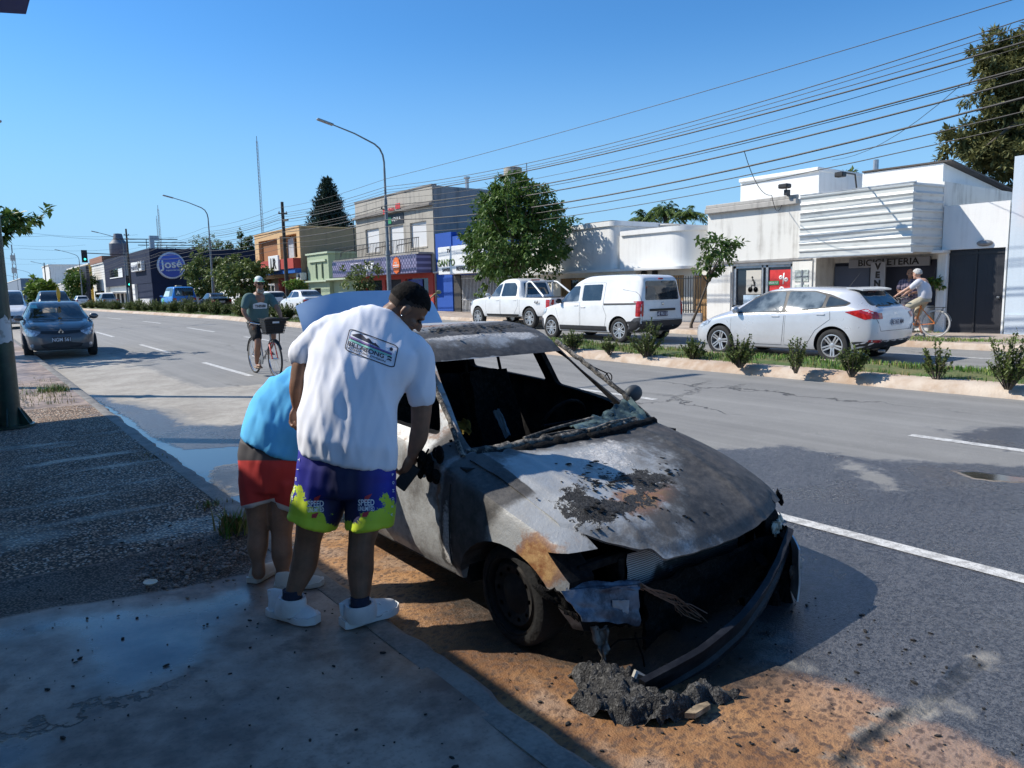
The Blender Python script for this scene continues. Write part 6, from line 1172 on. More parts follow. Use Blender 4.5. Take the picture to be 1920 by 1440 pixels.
# motorcycles parked by the supermarket
def motorcycle(x, y, rz, label, col):
    o = thing('motorcycle', label, 'motorcycle', (x, y, zg(x, y) if x < 17.9 else zf(y)), rz, 'motorcycles by the supermarket')
    for wx in (.62, -.62):
        wo = bpy.data.objects.new('wheel', None); COL.objects.link(wo); wo.parent = o; wo.location = (wx, 0, .3); b = MB(); b.lathe([(.22, -.05), (.29, -.05), (.3, 0), (.29, .05), (.22, .05)], 20, 'Y', caps=False); b.build('tyre', TYRE, wo, 40); b = MB(); b.lathe([(.22, -.02), (.05, -.04), (.05, .04), (.22, .02)], 16, 'Y', caps=False); b.build('rim', STEELW, wo)
    b = MB(); b.ell((.15, 0, .78), (.3, .14, .13), 12, 8); b.ell((-.1, 0, .45), (.3, .13, .18), 10, 8); b.build('body', col, o, 50); b = MB(); b.box(-.75, -.05, -.13, .13, .76, .86, .04); b.build('seat', PLASTIC, o)
    b = MB(); b.tube([(.62, .06, .3), (.42, .06, .95)], .03, 6); b.tube([(.62, -.06, .3), (.42, -.06, .95)], .03, 6); b.tube([(.36, -.36, 1.02), (.42, 0, .98), (.36, .36, 1.02)], .02, 6); b.build('handlebar', STEEL, o); b = MB(); b.ell((.5, 0, .88), (.09, .1, .1), 10, 8); b.build('headlight', HLENS, o, 50); return o
motorcycle(17.2, 112, 2.6, 'motorcycle parked right of the grey pickup', P_RED); motorcycle(17.0, 118, .4, 'motorcycle parked between the white hatchback and the grey pickup', P_DARK); motorcycle(17.3, 109, 2.2, 'motorcycle parked at the foot of the street lamp by the supermarket', P_NAVY)
# ------------------------------------------------------------------ the burnt out sedan
BX, BY = 2.80, 4.10                                     # local x forward = -Y, local y left = +X
def bl(p): return Vector((BY-p[1], p[0]-BX, p[2]))      # world -> car
def burntmat(name, base=(.40, .41, .41), rough=.55, bumpy=.5, sat=1.):
    m = Mat(name); r, g, a = m.attrc('burn'); n1 = m.noise(3.5, 6, .65); n2 = m.noise(16, 6, .7); n3 = m.noise(70, 4, .7)
    br = (n1-.5)*1.3+(n2-.5)*.8; soot_shade = (r+br*.75).ss(.28, .72); rust = (g+br*.8).ss(.30, .66); ash = (a+(n2-.5)*1.1+(n1-.5)*.5).ss(.38, .68); flake = (m.attr('flake')+(n2-.5)*1.5+(n3-.5)*.7).ss(.46, .56)
    heat = m.mix(n2.ss(.35, .65), (.13, .12, .11), (.30, .285, .265)); c = m.mix((n1*.5+n2*.5).ss(.38, .62)*.5, base, heat)
    rc = m.mix((n1*.4+n2*.6).ss(.36, .64), (.20, .065, .022), (.50, .31, .13)); c = m.mix(rust, c, rc); edge = (rust*(1.-rust)*4.)*.55; c = m.mix(edge, c, (.23, .085, .03))
    bk = m.mix((n2*.6+n1*.4).ss(.36, .66), (.012, .012, .012), (.085, .079, .074)); c = m.mix(soot_shade*.97, c, bk); wc = m.mix(n3.ss(.35, .65), (.33, .32, .31), (.60, .585, .56)); c = m.mix(ash*.9, c, wc)
    c = m.mix(flake, c, m.mix(n3.ss(.4, .62), (.008, .008, .008), (.05, .048, .046))); spots = m.vor(38).ss(.16, .08)*n1.ss(.5, .65); c = m.mix(spots*.5, c, (.05, .045, .04))
    return m.set(c, (n2*.3+rough-.15)+soot_shade*.12+flake*.2, (1.-soot_shade)*(1.-ash)*(1.-rust)*.25, bump=n2*.5+n3*.35+flake*1.6*n3+ash*.4, bstr=bumpy, bdist=.012)
BURN = burntmat('scorched_panel'); CHAR = Mat('char'); n = CHAR.noise(28, 6, .7); n2 = CHAR.noise(110, 3); CHARM = CHAR.set(CHAR.mix((n*.6+n2*.4).ss(.45, .68), (.003, .003, .0035), (.022, .021, .020)), .85, bump=n+n2*.5, bstr=.8, bdist=.015, spec=.12)
BLKIN = Mat('soot_inside'); n = BLKIN.noise(7, 6, .7); SOOTM = BLKIN.set(BLKIN.mix(n.ss(.4, .75), (.004, .004, .005), (.030, .028, .027)), .85, bump=n, bstr=.5, bdist=.02, spec=.12)
BSP = dict(L=4.3, W=1.76, r=.25, axles=(1.41, -1.30), w=[(-2.15, .74), (-2.0, .88), (-1.5, .97), (0, 1), (1.3, .985), (1.7, .93), (1.95, .80), (2.15, .58)], zb=[(-2.15, .42), (-1.9, .25), (-1.5, .19), (1.4, .19), (1.8, .17), (2.15, .22)],
    deck=[(-2.15, .82), (-2.05, .95), (-1.4, 1.01), (-.5, .985), (-.1, .945), (.5, .875), (.9, .80), (1.3, .715), (1.7, .59), (1.95, .47), (2.15, .34)],
    roof=[(-2.15, .83), (-2.05, .975), (-1.65, 1.05), (-1.15, 1.36), (-.8, 1.455), (-.3, 1.475), (.05, 1.42), (.28, 1.295), (.5, 1.13), (.9, .865), (1.3, .785), (1.7, .655), (1.96, .51), (2.15, .35)],
    yroof=[(-2.15, .62), (-1.65, .72), (-1.0, .58), (-.3, .62), (.28, .60), (.9, .77), (1.4, .68), (2.15, .5)], shoulder=.03)
burnt = thing('burnt_car', 'burnt out silver white sedan with a gutted front, no glass and a scorched bonnet', 'car', (BX, BY, 0), -PI/2)
me0 = body_mesh(BSP, 110); BV = bvh_of(me0)
fw_, fdk, frf, fyr = (curve(*zip(*BSP[k])) for k in ('w', 'deck', 'roof', 'yroof')); WH = BSP['W']/2
def cutter(fn):
    b = MB(); b.cur = 1; fn(b); me = b.mesh('cut'); me.materials.append(BURN); me.materials.append(SOOTM); me.polygons.foreach_set('material_index', [1]*len(me.polygons)); return me
def cabin(b):
    rs = []
    for i in range(31):
        x = lerp(-1.72, .93, i/30); w_ = fw_(x)*WH-.055; zd = fdk(x)-.02; zr = max(frf(x)-.045, zd+.01); yr = min(fyr(x)*WH-.03, w_-.02); rs.append([(x, -w_, .24), (x, -w_, zd), (x, -yr-.02, zr-.03), (x, -yr+.07, zr), (x, yr-.07, zr), (x, yr+.02, zr-.03), (x, w_, zd), (x, w_, .24)])
    b.rings(rs)
cuts = [cutter(cabin), cutter(lambda b: b.prism([(-.685, .80), (.685, .80), (.505, 1.275), (-.505, 1.275)], .12, 1.02, 'X')), cutter(lambda b: b.prism([(-.60, 1.10), (.60, 1.10), (.47, 1.37), (-.47, 1.37)], -1.9, -.98, 'X')),
    cutter(lambda b: b.prism(rpoly([(.70, .915), (.33, 1.225), (.06, 1.345), (-.06, 1.36), (-.09, .985)], .04), -1.2, 1.2, 'Y')), cutter(lambda b: b.prism(rpoly([(-.20, 1.0), (-.17, 1.375), (-.62, 1.395), (-.98, 1.27), (-1.18, 1.05)], .04), -1.2, 1.2, 'Y')),
    cutter(lambda b: b.prism([(1.02, -.69), (1.66, -.64), (2.4, -.60), (2.4, .62), (1.66, .66), (1.02, .69)], .21, 1.2, 'Z')), cutter(lambda b: b.box(1.84, 2.5, -1.2, 1.2, -.2, .37)), cutter(lambda b: b.prism([(1.695, .545), (2.5, .62), (2.5, .30), (1.80, .30), (1.81, .43)], -1.2, -.42, 'Y')), cutter(lambda b: b.prism([(1.73, .50), (2.5, .62), (2.5, .30), (1.82, .30), (1.82, .42)], .45, .84, 'Y'))]
for x in BSP['axles']:
    for sd in (-1, 1): q = cyl_mesh(x, .13 if x > 0 else .2, .39 if x > 0 else .35, sd*WH-.26 if sd > 0 else -WH-.3, WH+.3 if sd > 0 else -WH+.26); q.materials.clear(); q.materials.append(BURN); q.materials.append(SOOTM); cuts.append(q)
me0.materials.append(BURN); me0.materials.append(SOOTM); shell = booled(me0, cuts)
bm = bmesh.new(); bm.from_mesh(shell); bmesh.ops.triangulate(bm, faces=bm.faces); refine(bm, .055); bm.to_mesh(shell); bm.free()
# scorch pattern: where the fire left soot, rust, ash and blistered paint (wear with a shape of its own, plus shade painted on the right wing)
def gs(p, c, r): return math.exp(-sum(((p[i]-c[i])/r[i])**2 for i in range(3)))
def scorch(p):
    x, y, z = p; s_ = r_ = a = f = 0.
    if x > .9 and z > .3:                               # bonnet and wings
        s_ = .44+.35*gs(p, (1.75, .25, .6), (.35, .5, .5))+.35*gs(p, (1.35, .55, .75), (.5, .25, .4)); s_ -= .62*gs(p, (1.42, -.28, .75), (.38, .34, .4)); s_ += .4*gs(p, (1.05, 0, .8), (.12, .9, .4)); s_ += .25*gs(p, (1.85, .0, .5), (.14, .6, .3))
        a = .62*gs(p, (1.38, -.18, .75), (.26, .27, .4))+.45*gs(p, (1.2, .1, .8), (.15, .22, .3)); f = 1.0*gs(p, (1.60, -.26, .68), (.17, .40, .4))*clamp(.75+1.3*nz(x*6, y*5, 7))+.6*gs(p, (1.68, -.52, .6), (.1, .14, .2))+.35*gs(p, (1.48, .0, .68), (.1, .15, .2))
        r_ = .48*gs(p, (1.66, -.22, .6), (.10, .34, .3))+.50*gs(p, (1.12, .72, .8), (.25, .2, .3))+.40*gs(p, (1.45, .62, .7), (.3, .2, .3))+.3*gs(p, (1.72, -.1, .6), (.18, .5, .3))
        if y < -.66:                                    # right wing: soot over the wheel blackened further for shade, pale front with a tan blister by the lamp
            e = x-.10*sin(9*z); s_ = 1.05*sstep(1.52, 1.28, e)*sstep(.86, 1.02, x+.12*(.8-z))+.05; r_ = .95*gs(p, (1.64, -.85, .50), (.15, .4, .13))+.85*gs(p, (1.0, -.85, .50), (.04, .3, .22))+.3*gs(p, (1.5, -.85, .35), (.07, .3, .1)); a = .8*gs(p, (.96, -.85, .42), (.05, .3, .25)); f = 0
        if y > .70: s_ = .75; r_ = .45*gs(p, (1.1, .85, .8), (.4, .3, .2))
    elif z > 1.27 and x < .3:                           # roof
        s_ = .15+.60*sstep(-.30, -.08, x+.2*y)-.3*gs(p, (.14, 0, 1.4), (.06, .9, .4)); a = .72*gs(p, (.10, -.15, 1.4), (.045, .6, .3))+.7*gs(p, (.14, .30, 1.4), (.05, .12, .3))+.45*sstep(-.25, -.5, x); r_ = .42*gs(p, (-.22, -.1, 1.46), (.10, .5, .3)); f = .85*gs(p, (-.06, .0, 1.44), (.09, .6, .3))*clamp(.7+1.2*nz(x*7, y*5, 2))
        if x > .235: s_ = max(s_, .8)
    else:                                               # sides, sills, pillars
        s_ = .42+.55*sstep(.86, .99, z+.03*sin(9*x)) if y < 0 else .95; a = .85*gs(p, (.955, -.85, .45), (.035, .3, .2)); r_ = .9*gs(p, (.93, -.85, .64), (.06, .4, .12))+.5*gs(p, (.84, -.85, .78), (.1, .4, .06))
        if y < 0 and z > .8 and x > .2: s_ = .32; r_ = .30; a = .25
        if y < 0 and x > .72 and z > .72: s_ = .55+.3*gs(p, (.78, -.8, .85), (.1, .3, .06)); r_ = max(r_, .35)
        if x < -.1: s_ = max(s_, .35)
        if z < .22: s_ = .8
    return (clamp(s_), clamp(r_), clamp(a)), clamp(f)
def paint_burn(me, fn=scorch):
    q = [fn(v.co) for v in me.vertices]; cattr(me, 'burn', [c for c, _ in q]); fattr(me, 'flake', [f for _, f in q])
def split(me, tests):
    """one mesh -> named meshes by face centre"""
    bm = bmesh.new(); bm.from_mesh(me); bm.faces.ensure_lookup_table(); names = []
    for f in bm.faces:
        c = f.calc_center_median(); names.append(next((n_ for n_, t in tests if t(c, f.normal)), 'body'))
    out = {}
    for nm in dict.fromkeys(names):
        b2 = bm.copy(); b2.faces.ensure_lookup_table(); bmesh.ops.delete(b2, geom=[f for f, n_ in zip(b2.faces, names) if n_ != nm], context='FACES'); m2 = bpy.data.meshes.new(nm); b2.to_mesh(m2); b2.free()
        for mt in me.materials: m2.materials.append(mt)
        out[nm] = m2
    bm.free(); return out
df = lambda z: .985-.05*max(0, .55-z)                   # front edge of the right front door
skin = lambda c: abs(c.y) > fw_(c.x)*WH-.05
pieces = split(shell, [('roof', lambda c, n: c.z > 1.29 and n.z > .35 and c.x < .3), ('fender', lambda c, n: c.y < -.66 and c.x > df(c.z) and skin(c)), ('left_fender', lambda c, n: c.y > .66 and c.x > .95 and skin(c)),
    ('front_door', lambda c, n: c.y < -.6 and -.14 < c.x <= df(c.z) and .235 < c.z < fdk(c.x)+.005 and skin(c)), ('rear_door', lambda c, n: c.y < -.6 and -1.0 < c.x <= -.14 and .235 < c.z < fdk(c.x)+.005 and skin(c)), ('left_door', lambda c, n: c.y > .6 and -1.0 < c.x <= .95 and .235 < c.z < fdk(c.x)+.005 and skin(c))])
for nm, me in pieces.items():
    paint_burn(me); o = link_mesh({'left_fender': 'fender', 'left_door': 'door', 'front_door': 'door', 'rear_door': 'door'}.get(nm, nm), me, burnt, 40)
    if nm == 'fender': o['label'] = 'right front wing, sooty plus painted shade over the wheel with a tan blistered patch'
    if nm == 'roof': o['label'] = 'blistered roof, pale at the rear and black in front'
    pieces[nm] = o
class _C: pass
bc = _C(); bc.o, bc.bvh, bc.sp, bc.mat = burnt, BV, BSP, BURN
bseam = lambda pts, f='R', r=.005, name='panel_gap', parent=None: Car.seam(bc, pts, f, r, parent, name=name)
bseam([(df(.8)+.01, .80), (df(.55)+.012, .55), (df(.22)+.012, .22)], parent=pieces['front_door']); bseam([(-.14, .95), (-.14, .26)], parent=pieces['rear_door']); bseam([(.97, .235), (-.9, .235)], r=.004, parent=pieces['front_door'])
# bonnet: buckled steel skin over the open engine bay
lip = curve([-.74, -.66, -.55, -.45, -.385, -.365, 0, .4, .62, .74], [1.63, 1.72, 1.83, 1.91, 1.935, 1.985, 2.0, 1.97, 1.90, 1.80])
def hoodpt(u, v):
    y0 = lerp(-1, 1, v); t = u; yb = y0*.735; yf = y0*.70; y = lerp(yb, yf, t); xr = .99+.035*(1-y0*y0); x = lerp(xr, lip(y), t)
    h = BV.ray_cast(Vector((x, y, 3)), Vector((0, 0, -1)), 5)[0]; z = h.z if h else .4
    zz = z+.010+.010*nz(x*3.1, y*2.7, 3)+.006*nz(x*9, y*8, 1)-.012*gs((x, y, 0), (1.45, -.15, 0), (.2, .2, 1)); crease = .008*math.exp(-((abs(y)-.40-.1*(1-t))/.03)**2)
    return (x, y, zz+crease-.015*sstep(.94, 1, t))
b = MB(); b.grid(hoodpt, 96, 110); me = modded(b.mesh('bonnet'), ('SOLIDIFY', dict(thickness=.014, offset=-1))); me.materials.append(BURN); paint_burn(me); hood = link_mesh('bonnet', me, burnt, 50); hood['label'] = 'scorched buckled bonnet with ash and black flakes'
# loose char scabs lifting off the bonnet and roof
rng = random.Random(31)
def scabs(name, n, xr, yr, parent, dens, zmin=.4, sz=.02):
    b = MB(); k = 0; tries = 0
    while k < n and tries < 9000:
        tries += 1; x, y = rng.uniform(*xr), rng.uniform(*yr); 
        if rng.random() > dens(x, y)*(.5+nz(x*8, y*8)*1.2): continue
        h = BV.ray_cast(Vector((x, y, 3)), Vector((0, 0, -1)), 5)[0]
        if not h: continue
        s_ = sz*(.3+rng.random()**2); a = rng.random()*6; m_ = 7; vs = []
        for i in range(m_): t = 2*PI*i/m_; q = s_*(.5+rng.random()*.6); vs.append((h.x+cos(t)*q, h.y+sin(t)*q*.8, h.z+.011+.10*s_*rng.random()))
        vs.append((h.x, h.y, h.z+.014)); b.add(vs, [(i, (i+1) % m_, m_) for i in range(m_)]); k += 1
    return tag(b.build(name, CHARM, parent, fix=False), kind='stuff')
scabs('char_flakes', 150, (1.25, 1.92), (-.70, .45), hood, lambda x, y: .9*gs((x, y, 0), (1.58, -.22, 0), (.20, .42, 1))*clamp(.35+2.2*nz(x*5, y*4, 7)))
scabs('char_flakes', 200, (-.25, .15), (-.55, .55), pieces['roof'], lambda x, y: gs((x, y, 0), (-.05, 0, 0), (.1, .6, 1)), sz=.016)
# front structure
front = lambda nm, b, mt, par=None, sm=35: b.build(nm, mt, par or burnt, sm)
b = MB(); b.box(1.66, 1.74, -.42, .44, .10, .47, .01); rad = front('radiator', b, SOOTM)
m = Mat('radiator_fins'); st = (m.z*95.).fr().ss(.3, .5); n1 = m.noise(7, 5); ash_ = (n1+(m.z-.36)*3.-(m.y+.12)*1.2).ss(.42, .62); FINS = m.set(m.mix(ash_, m.mix(st, (.006, .006, .007), (.02, .02, .021)), m.mix(st, (.10, .10, .11), (.50, .50, .52))), .55, bump=st+n1, bstr=.6, bdist=.01)
b = MB(); b.grid(lambda u, v: (1.80+.012*nz(u*5, v*5), lerp(-.41, .43, u), lerp(.11, .47, v)), 30, 20); front('radiator_core', b, FINS, rad)
b = MB(); b.box(1.73, 1.785, -.70, .70, .435, .475, .008); b.box(1.72, 1.80, -.46, -.42, .12, .46, .008); b.box(1.72, 1.80, .46, .50, .12, .46, .008); front('front_panel', b, SOOTM)
b = MB(); [b.tube([(1.5, y, .2), (1.85, y, .2), (1.9, y, .25)], .04, 8) for y in (-.5, .5)]; b.box(1.05, 1.6, -.35, .35, .18, .52, .04); b.box(1.15, 1.5, -.1, .3, .5, .62, .03); b.ell((1.3, .3, .55), (.16, .12, .08)); front('engine', b, SOOTM)
def tray(u, v): return (1.90-.05*u+.03*nz(u*6, v*4), lerp(-.42, .78, u)+.03*nz(u*3, v*3, 5), lerp(.345, .05+.10*abs(nz(u*5, 1.)), v)+.02*nz(u*9, v*9))
b = MB(); b.grid(tray, 40, 16); me = modded(b.mesh('t'), ('SOLIDIFY', dict(thickness=.02))); me.materials.append(CHARM); link_mesh('charred_crash_panel', me, burnt, 40)
b = MB(); b.box(1.0, 1.06, -.80, .80, .20, .80); front('bulkhead', b, SOOTM)
# bent bumper beam dropping from the left lamp to the ground on the right
p0, p1 = bl(atX(1458, 1006, 3.40)), bl(atX(1190, 1293, 2.12)); p0.x += .05; p1.x += .02
b = MB(); rs = []
for i in range(25):
    t = i/24; c = p0.lerp(p1, t)+Vector((.10*sin(PI*t), 0, -.05*sin(PI*t)+.008*nz(t*9))); dv = (p1-p0).normalized(); up = Vector((.25, 0, 1)); up = (up-dv*up.dot(dv)).normalized(); ot = Vector((1, 0, 0)); ot = (ot-dv*ot.dot(dv)-up*ot.dot(up)).normalized()
    hw, d_ = .078+.008*nz(t*7, 3), .03; rs.append([c+up*a*hw+ot*e*d_ for a, e in ((-1, 0), (-1, 1), (-.55, 1), (-.40, .45), (.40, .45), (.55, 1), (1, 1), (1, 0))])
b.rings(rs); m = Mat('charred_beam'); n = m.noise(9, 5, .7); BEAM = m.set(m.mix(n.ss(.4, .7), (.005, .0055, .008), (.020, .022, .028)), .5, .0, bump=n, bstr=.4, spec=.3); front('bumper_beam', b, BEAM).__setitem__('label', 'charred bumper beam hanging diagonally to the ground')
# sheet metal bracket, bluish sky light mixed into its colour, under the right lamp opening
def q_(u, v, X): return bl(atX(u, v, X))
m = Mat('sky_tinted_steel'); n = m.noise(9, 6, .7); SKYSTEEL = m.set(m.mix(n.ss(.36, .64), (.025, .032, .05), (.13, .16, .21)), .5, .3, bump=n, bstr=.3)
def sheet(pts, mt, nm, par=None, amp=.006, thick=.006, nu=20, nv=12):
    """crumpled sheet through four corners"""
    a, c, d, e = (Vector(p) for p in pts); b = MB(); b.grid(lambda u, v: a.lerp(c, u).lerp(e.lerp(d, u), v)+Vector((nz(u*4, v*4, a.y), nz(u*4, v*4, a.z+7), nz(u*5, v*3, 2)))*amp*2, nu, nv)
    me = modded(b.mesh(nm), ('SOLIDIFY', dict(thickness=thick))); me.materials.append(mt); return link_mesh(nm, me, par or burnt, 40)
brk = sheet([q_(1052, 1108, 1.98), q_(1196, 1096, 2.34), q_(1200, 1172, 2.33), q_(1092, 1164, 2.03)], SKYSTEEL, 'lamp_bracket'); sheet([q_(1068, 1094, 2.05), q_(1200, 1088, 2.38), q_(1198, 1104, 2.34), q_(1056, 1112, 1.99)], SKYSTEEL, 'bracket_flange', brk)
sheet([q_(1108, 1172, 2.12), q_(1142, 1176, 2.18), q_(1140, 1222, 2.17), q_(1128, 1238, 2.15)], plain('scaled_steel', (.16, .15, .14), .7, vary=.5, scale=14), 'torn_strut', brk, .012); b = MB(); b.box(0, .012, -.035, .035, -.03, .03); 
sheet([q_(1000, 1095, 1.95), q_(1052, 1108, 1.98), q_(1090, 1164, 2.04), q_(1060, 1150, 2.0)], CHARM, 'liner_scrap', brk, .01)
sheet([q_(1148, 1125, 2.20), q_(1180, 1125, 2.28), q_(1178, 1150, 2.27), q_(1148, 1150, 2.2)], plain('scaled_pale', (.30, .31, .33), .7), 'scorch_label', brk, .002, .003)
# wiring loom spilling from the lamp opening
WIREC = plain('bare_copper', (.20, .10, .06), .6, vary=.4)
b = MB()
for k in range(11):
    a0 = q_(1200+rng.uniform(-6, 6), 1098+rng.uniform(-6, 6), 2.36); a1 = q_(1262+rng.uniform(-8, 8), 1128+rng.uniform(-12, 8), 2.5); a2 = q_(1308+rng.uniform(-30, 20), 1160+rng.uniform(-10, 8), 2.62)
    b.tube([a0, a0.lerp(a1, .5)+rdir(rng)*.015, a1, a1.lerp(a2, .5)+rdir(rng)*.02, a2], .0028, 4)
front('wiring_loom', b, WIREC)
b = MB(); b.tube([q_(1130, 1225, 2.15), q_(1160, 1200, 2.24), q_(1230, 1195, 2.4)], .004, 4); b.tube([q_(1190, 1190, 2.3), q_(1205, 1230, 2.32), q_(1210, 1260, 2.32)], .004, 4); front('hanging_cable', b, CHARM)
# left corner: surviving white bumper skin and charred flaps
def left_skin(u, v):
    x = lerp(1.62, 2.10, u); z = lerp(.06, .44-.10*u, v); y = (fw_(x)*WH)*(.985+.02*sin(PI*v))+.015*nz(x*5, z*6); return (x-.02, y, z)
b = MB(); b.grid(left_skin, 20, 16); me = modded(b.mesh('bumper_skin'), ('SOLIDIFY', dict(thickness=.008))); me.materials.append(burntmat('bumper_white', (.68, .69, .70), .4, .2)); paint_burn(me, lambda p: ((.05+.5*sstep(.10, .05, p.z), .1*sstep(.38, .45, p.z), 0), 0)); link_mesh('bumper_skin', me, burnt, 50)['label'] = 'surviving white corner of the front bumper'
def flap(pts, seed, nm='charred_flap', par=None):
    sheet(pts, CHARM, nm, par, .02, .014, 16, 10)
flap([q_(1440, 1060, 3.35), q_(1476, 1070, 3.42), q_(1488, 1200, 3.36), q_(1440, 1200, 3.3)], 1); flap([q_(1385, 1090, 3.2), q_(1455, 1080, 3.34), q_(1470, 1215, 3.3), q_(1400, 1235, 3.15)], 2); flap([q_(1440, 1000, 3.40), q_(1478, 985, 3.50), q_(1488, 1095, 3.48), q_(1440, 1115, 3.38)], 3)
sheet([q_(1448, 988, 3.40), q_(1464, 960, 3.46), q_(1466, 985, 3.46), q_(1450, 1015, 3.42)], plain('pale_reflector', (.45, .43, .36), .6, vary=.4, scale=20), 'lamp_reflector', None, .01); sheet([q_(1482, 1070, 3.45), q_(1502, 1040, 3.5), q_(1498, 1075, 3.5), q_(1484, 1102, 3.46)], plain('bare_trim', (.30, .27, .24), .6, vary=.4, scale=20), 'trim_scrap', None, .012)
sheet([q_(1458, 915, 3.60), q_(1468, 935, 3.62), q_(1466, 948, 3.62), q_(1456, 935, 3.6)], CHARM, 'bent_tab', None, .006)
# wheels: bare steel rims in burnt tyre cord
RUSTW = Mat('burnt_rim'); n = RUSTW.noise(12, 5, .7); BRIM = RUSTW.set(RUSTW.mix(n.ss(.4, .65), (.006, .0055, .0055), (.022, .018, .015)), .8, .2, bump=n, bstr=.4)
SOOTT = plain('burnt_tyre', (.006, .006, .006), .9, bump=.6, bscale=40)
for x in BSP['axles']:
    for sd in (1, -1): wheel(burnt, x, sd*(WH-.165), .25, .25, .19, sd, BRIM, 5, 'steel', SOOTT, .78)
# cabin: dash beam, seats, wheel, belts
b = MB(); b.box(.62, .92, -.76, .76, .58, .74, .05); b.box(.55, .75, -.12, .12, .3, .62, .03); b.tube([(.7, -.78, .76), (.7, .78, .76)], .03, 8)
front('dashboard', b, SOOTM)
b = MB(); b.box(-1.7, .9, -.8, .8, .24, .30); front('floor_pan', b, SOOTM)
for sd in (1, -1):
    o = bpy.data.objects.new('seat', None); COL.objects.link(o); o.parent = burnt; o.location = (-.22, sd*.40, .30)
    b = MB(); b.grid(lambda u, v: (lerp(-.02, .48, u), lerp(-.24, .24, v), .16+.05*u+.02*nz(u*5, v*5, sd)), 12, 10); me = modded(b.mesh('c'), ('SOLIDIFY', dict(thickness=.1))); me.materials.append(CHARM); link_mesh('cushion', me, o, 40)
    b = MB(); b.grid(lambda u, v: (-.05-.22*u-.05*sin(PI*v)+.02*nz(u*6, v*6, sd+3), lerp(-.23, .23, v)*(1-.15*u), .18+.60*u), 14, 12); me = modded(b.mesh('b'), ('SOLIDIFY', dict(thickness=.07))); me.materials.append(CHARM); link_mesh('backrest', me, o, 40)
    b = MB(); b.tube([(-.26, -.16, .76), (-.29, -.15, .90), (-.29, -.08, .94), (-.29, .08, .94), (-.29, .15, .90), (-.26, .16, .76)], .012, 6); b.tube([(-.05, -.24, .2), (-.27, -.21, .78), (-.27, .21, .78), (-.05, .24, .2)], .014, 6); b.build('seat_frame', CHARM, o, 40)
b = MB(); b.grid(lambda u, v: (-1.08-.16*u+.02*nz(u*5, v*9), lerp(-.66, .66, v), .42+.55*u), 10, 24); me = modded(b.mesh('r'), ('SOLIDIFY', dict(thickness=.08))); me.materials.append(CHARM); link_mesh('rear_bench', me, burnt, 40)
b = MB(); Rm = Matrix.Rotation(R(-62), 3, 'Y'); b.tube([Vector((.42, .40, .80))+Rm @ Vector((.185*cos(2*PI*k/28), .185*sin(2*PI*k/28), 0)) for k in range(28)], .011, 7, loop=True); b.tube([(.42, .4, .80), (.72, .4, .68)], .022, 8); b.tube([(.42+.0, .4-.17, .80), (.42, .4+.17, .80)], .012, 6); front('steering_wheel', b, CHARM)
sheet([q_(925, 770, 3.0), q_(937, 766, 3.0), q_(958, 815, 3.0), q_(948, 822, 3.0)], plain('faded_belt', (.20, .30, .36), .8), 'seat_belt', None, .006, .003); sheet([q_(845, 790, 2.7), q_(880, 786, 2.7), q_(885, 812, 2.7), q_(850, 815, 2.7)], plain('yellow_foam', (.16, .115, .015), .9, vary=.4, scale=20), 'foam_scrap', None, .015)
# windscreen frame: crusted base, melted glass, wipers, bent trim on the left pillar
def crust(pts, r, nm, mt, amp=.4):
    b = MB(); pts = [Vector(p) for p in pts]; q = []
    for i in range(len(pts)-1):
        for k in range(10): q.append(pts[i].lerp(pts[i+1], k/10))
    q.append(pts[-1]); b.tube([p+Vector((nz(i*.7), nz(i*.7, 4), nz(i*.7, 9)))*r*.5 for i, p in enumerate(q)], [r*(.7+amp*nz(i*1.3, 2)+.3) for i in range(len(q))], 8); return front(nm, b, mt, None, 60)
CRUST = Mat('ash_crust'); n = CRUST.noise(30, 6, .7); n2 = CRUST.noise(5, 3); CRM = CRUST.set(CRUST.mix((n*.6+n2*.4).ss(.46, .6), (.02, .019, .018), (.27, .24, .20)), .85, bump=n, bstr=.8, bdist=.02)
crust([(.90, -.70, .835), (.95, -.4, .845), (.975, 0, .85), (.95, .4, .85), (.90, .70, .845)], .030, 'windscreen_sill', CRM, .3); crust([(.985, -.66, .815), (1.02, -.3, .825), (1.03, 0, .83), (1.02, .3, .835), (.96, .70, .84)], .036, 'cowl_edge', CHARM, .3)
GLM = Mat('melted_glass'); n = GLM.noise(14, 5); GLASSM = GLM.set(GLM.mix(n.ss(.4, .62), (.02, .03, .028), (.10, .14, .125)), .25, spec=.7, bump=n, bstr=.6, bdist=.02)
b = MB(); b.grid(lambda u, v: (lerp(.95, .78, v)+.03*nz(u*9, v*5), lerp(.12, .68, u), .86+v*(.02+.11*u**2)*(1+.5*nz(u*11, 3))+.015*nz(u*14, v*9)), 36, 8); me = modded(b.mesh('g'), ('SOLIDIFY', dict(thickness=.006))); me.materials.append(GLASSM); link_mesh('melted_windscreen', me, burnt, 50)
b = MB(); b.tube([(.93, -.33, .875), (.92, -.1, .90), (.88, .25, .915)], .010, 6); b.tube([(.93, -.28, .87), (.96, -.05, .88), (.97, .1, .875)], .008, 6); b.tube([(.9, .62, .875), (.97, .3, .89), (1.0, .1, .87)], .009, 6); front('wiper', b, CRM)
pl = [bl(atX(1050, 662, 3.32)), bl(atX(1110, 705, 3.42)), bl(atX(1160, 745, 3.48)), bl(atX(1215, 790, 3.55))]
crust([(.20, -.56, 1.32), (.45, -.615, 1.17), (.70, -.675, 1.01), (.93, -.735, .835)], .015, 'pillar_trim', CRM, .25); crust([(.20, .545, 1.335), (.45, .60, 1.185), (.70, .665, 1.02), (.93, .72, .845)], .017, 'pillar_trim', CRM, .3)
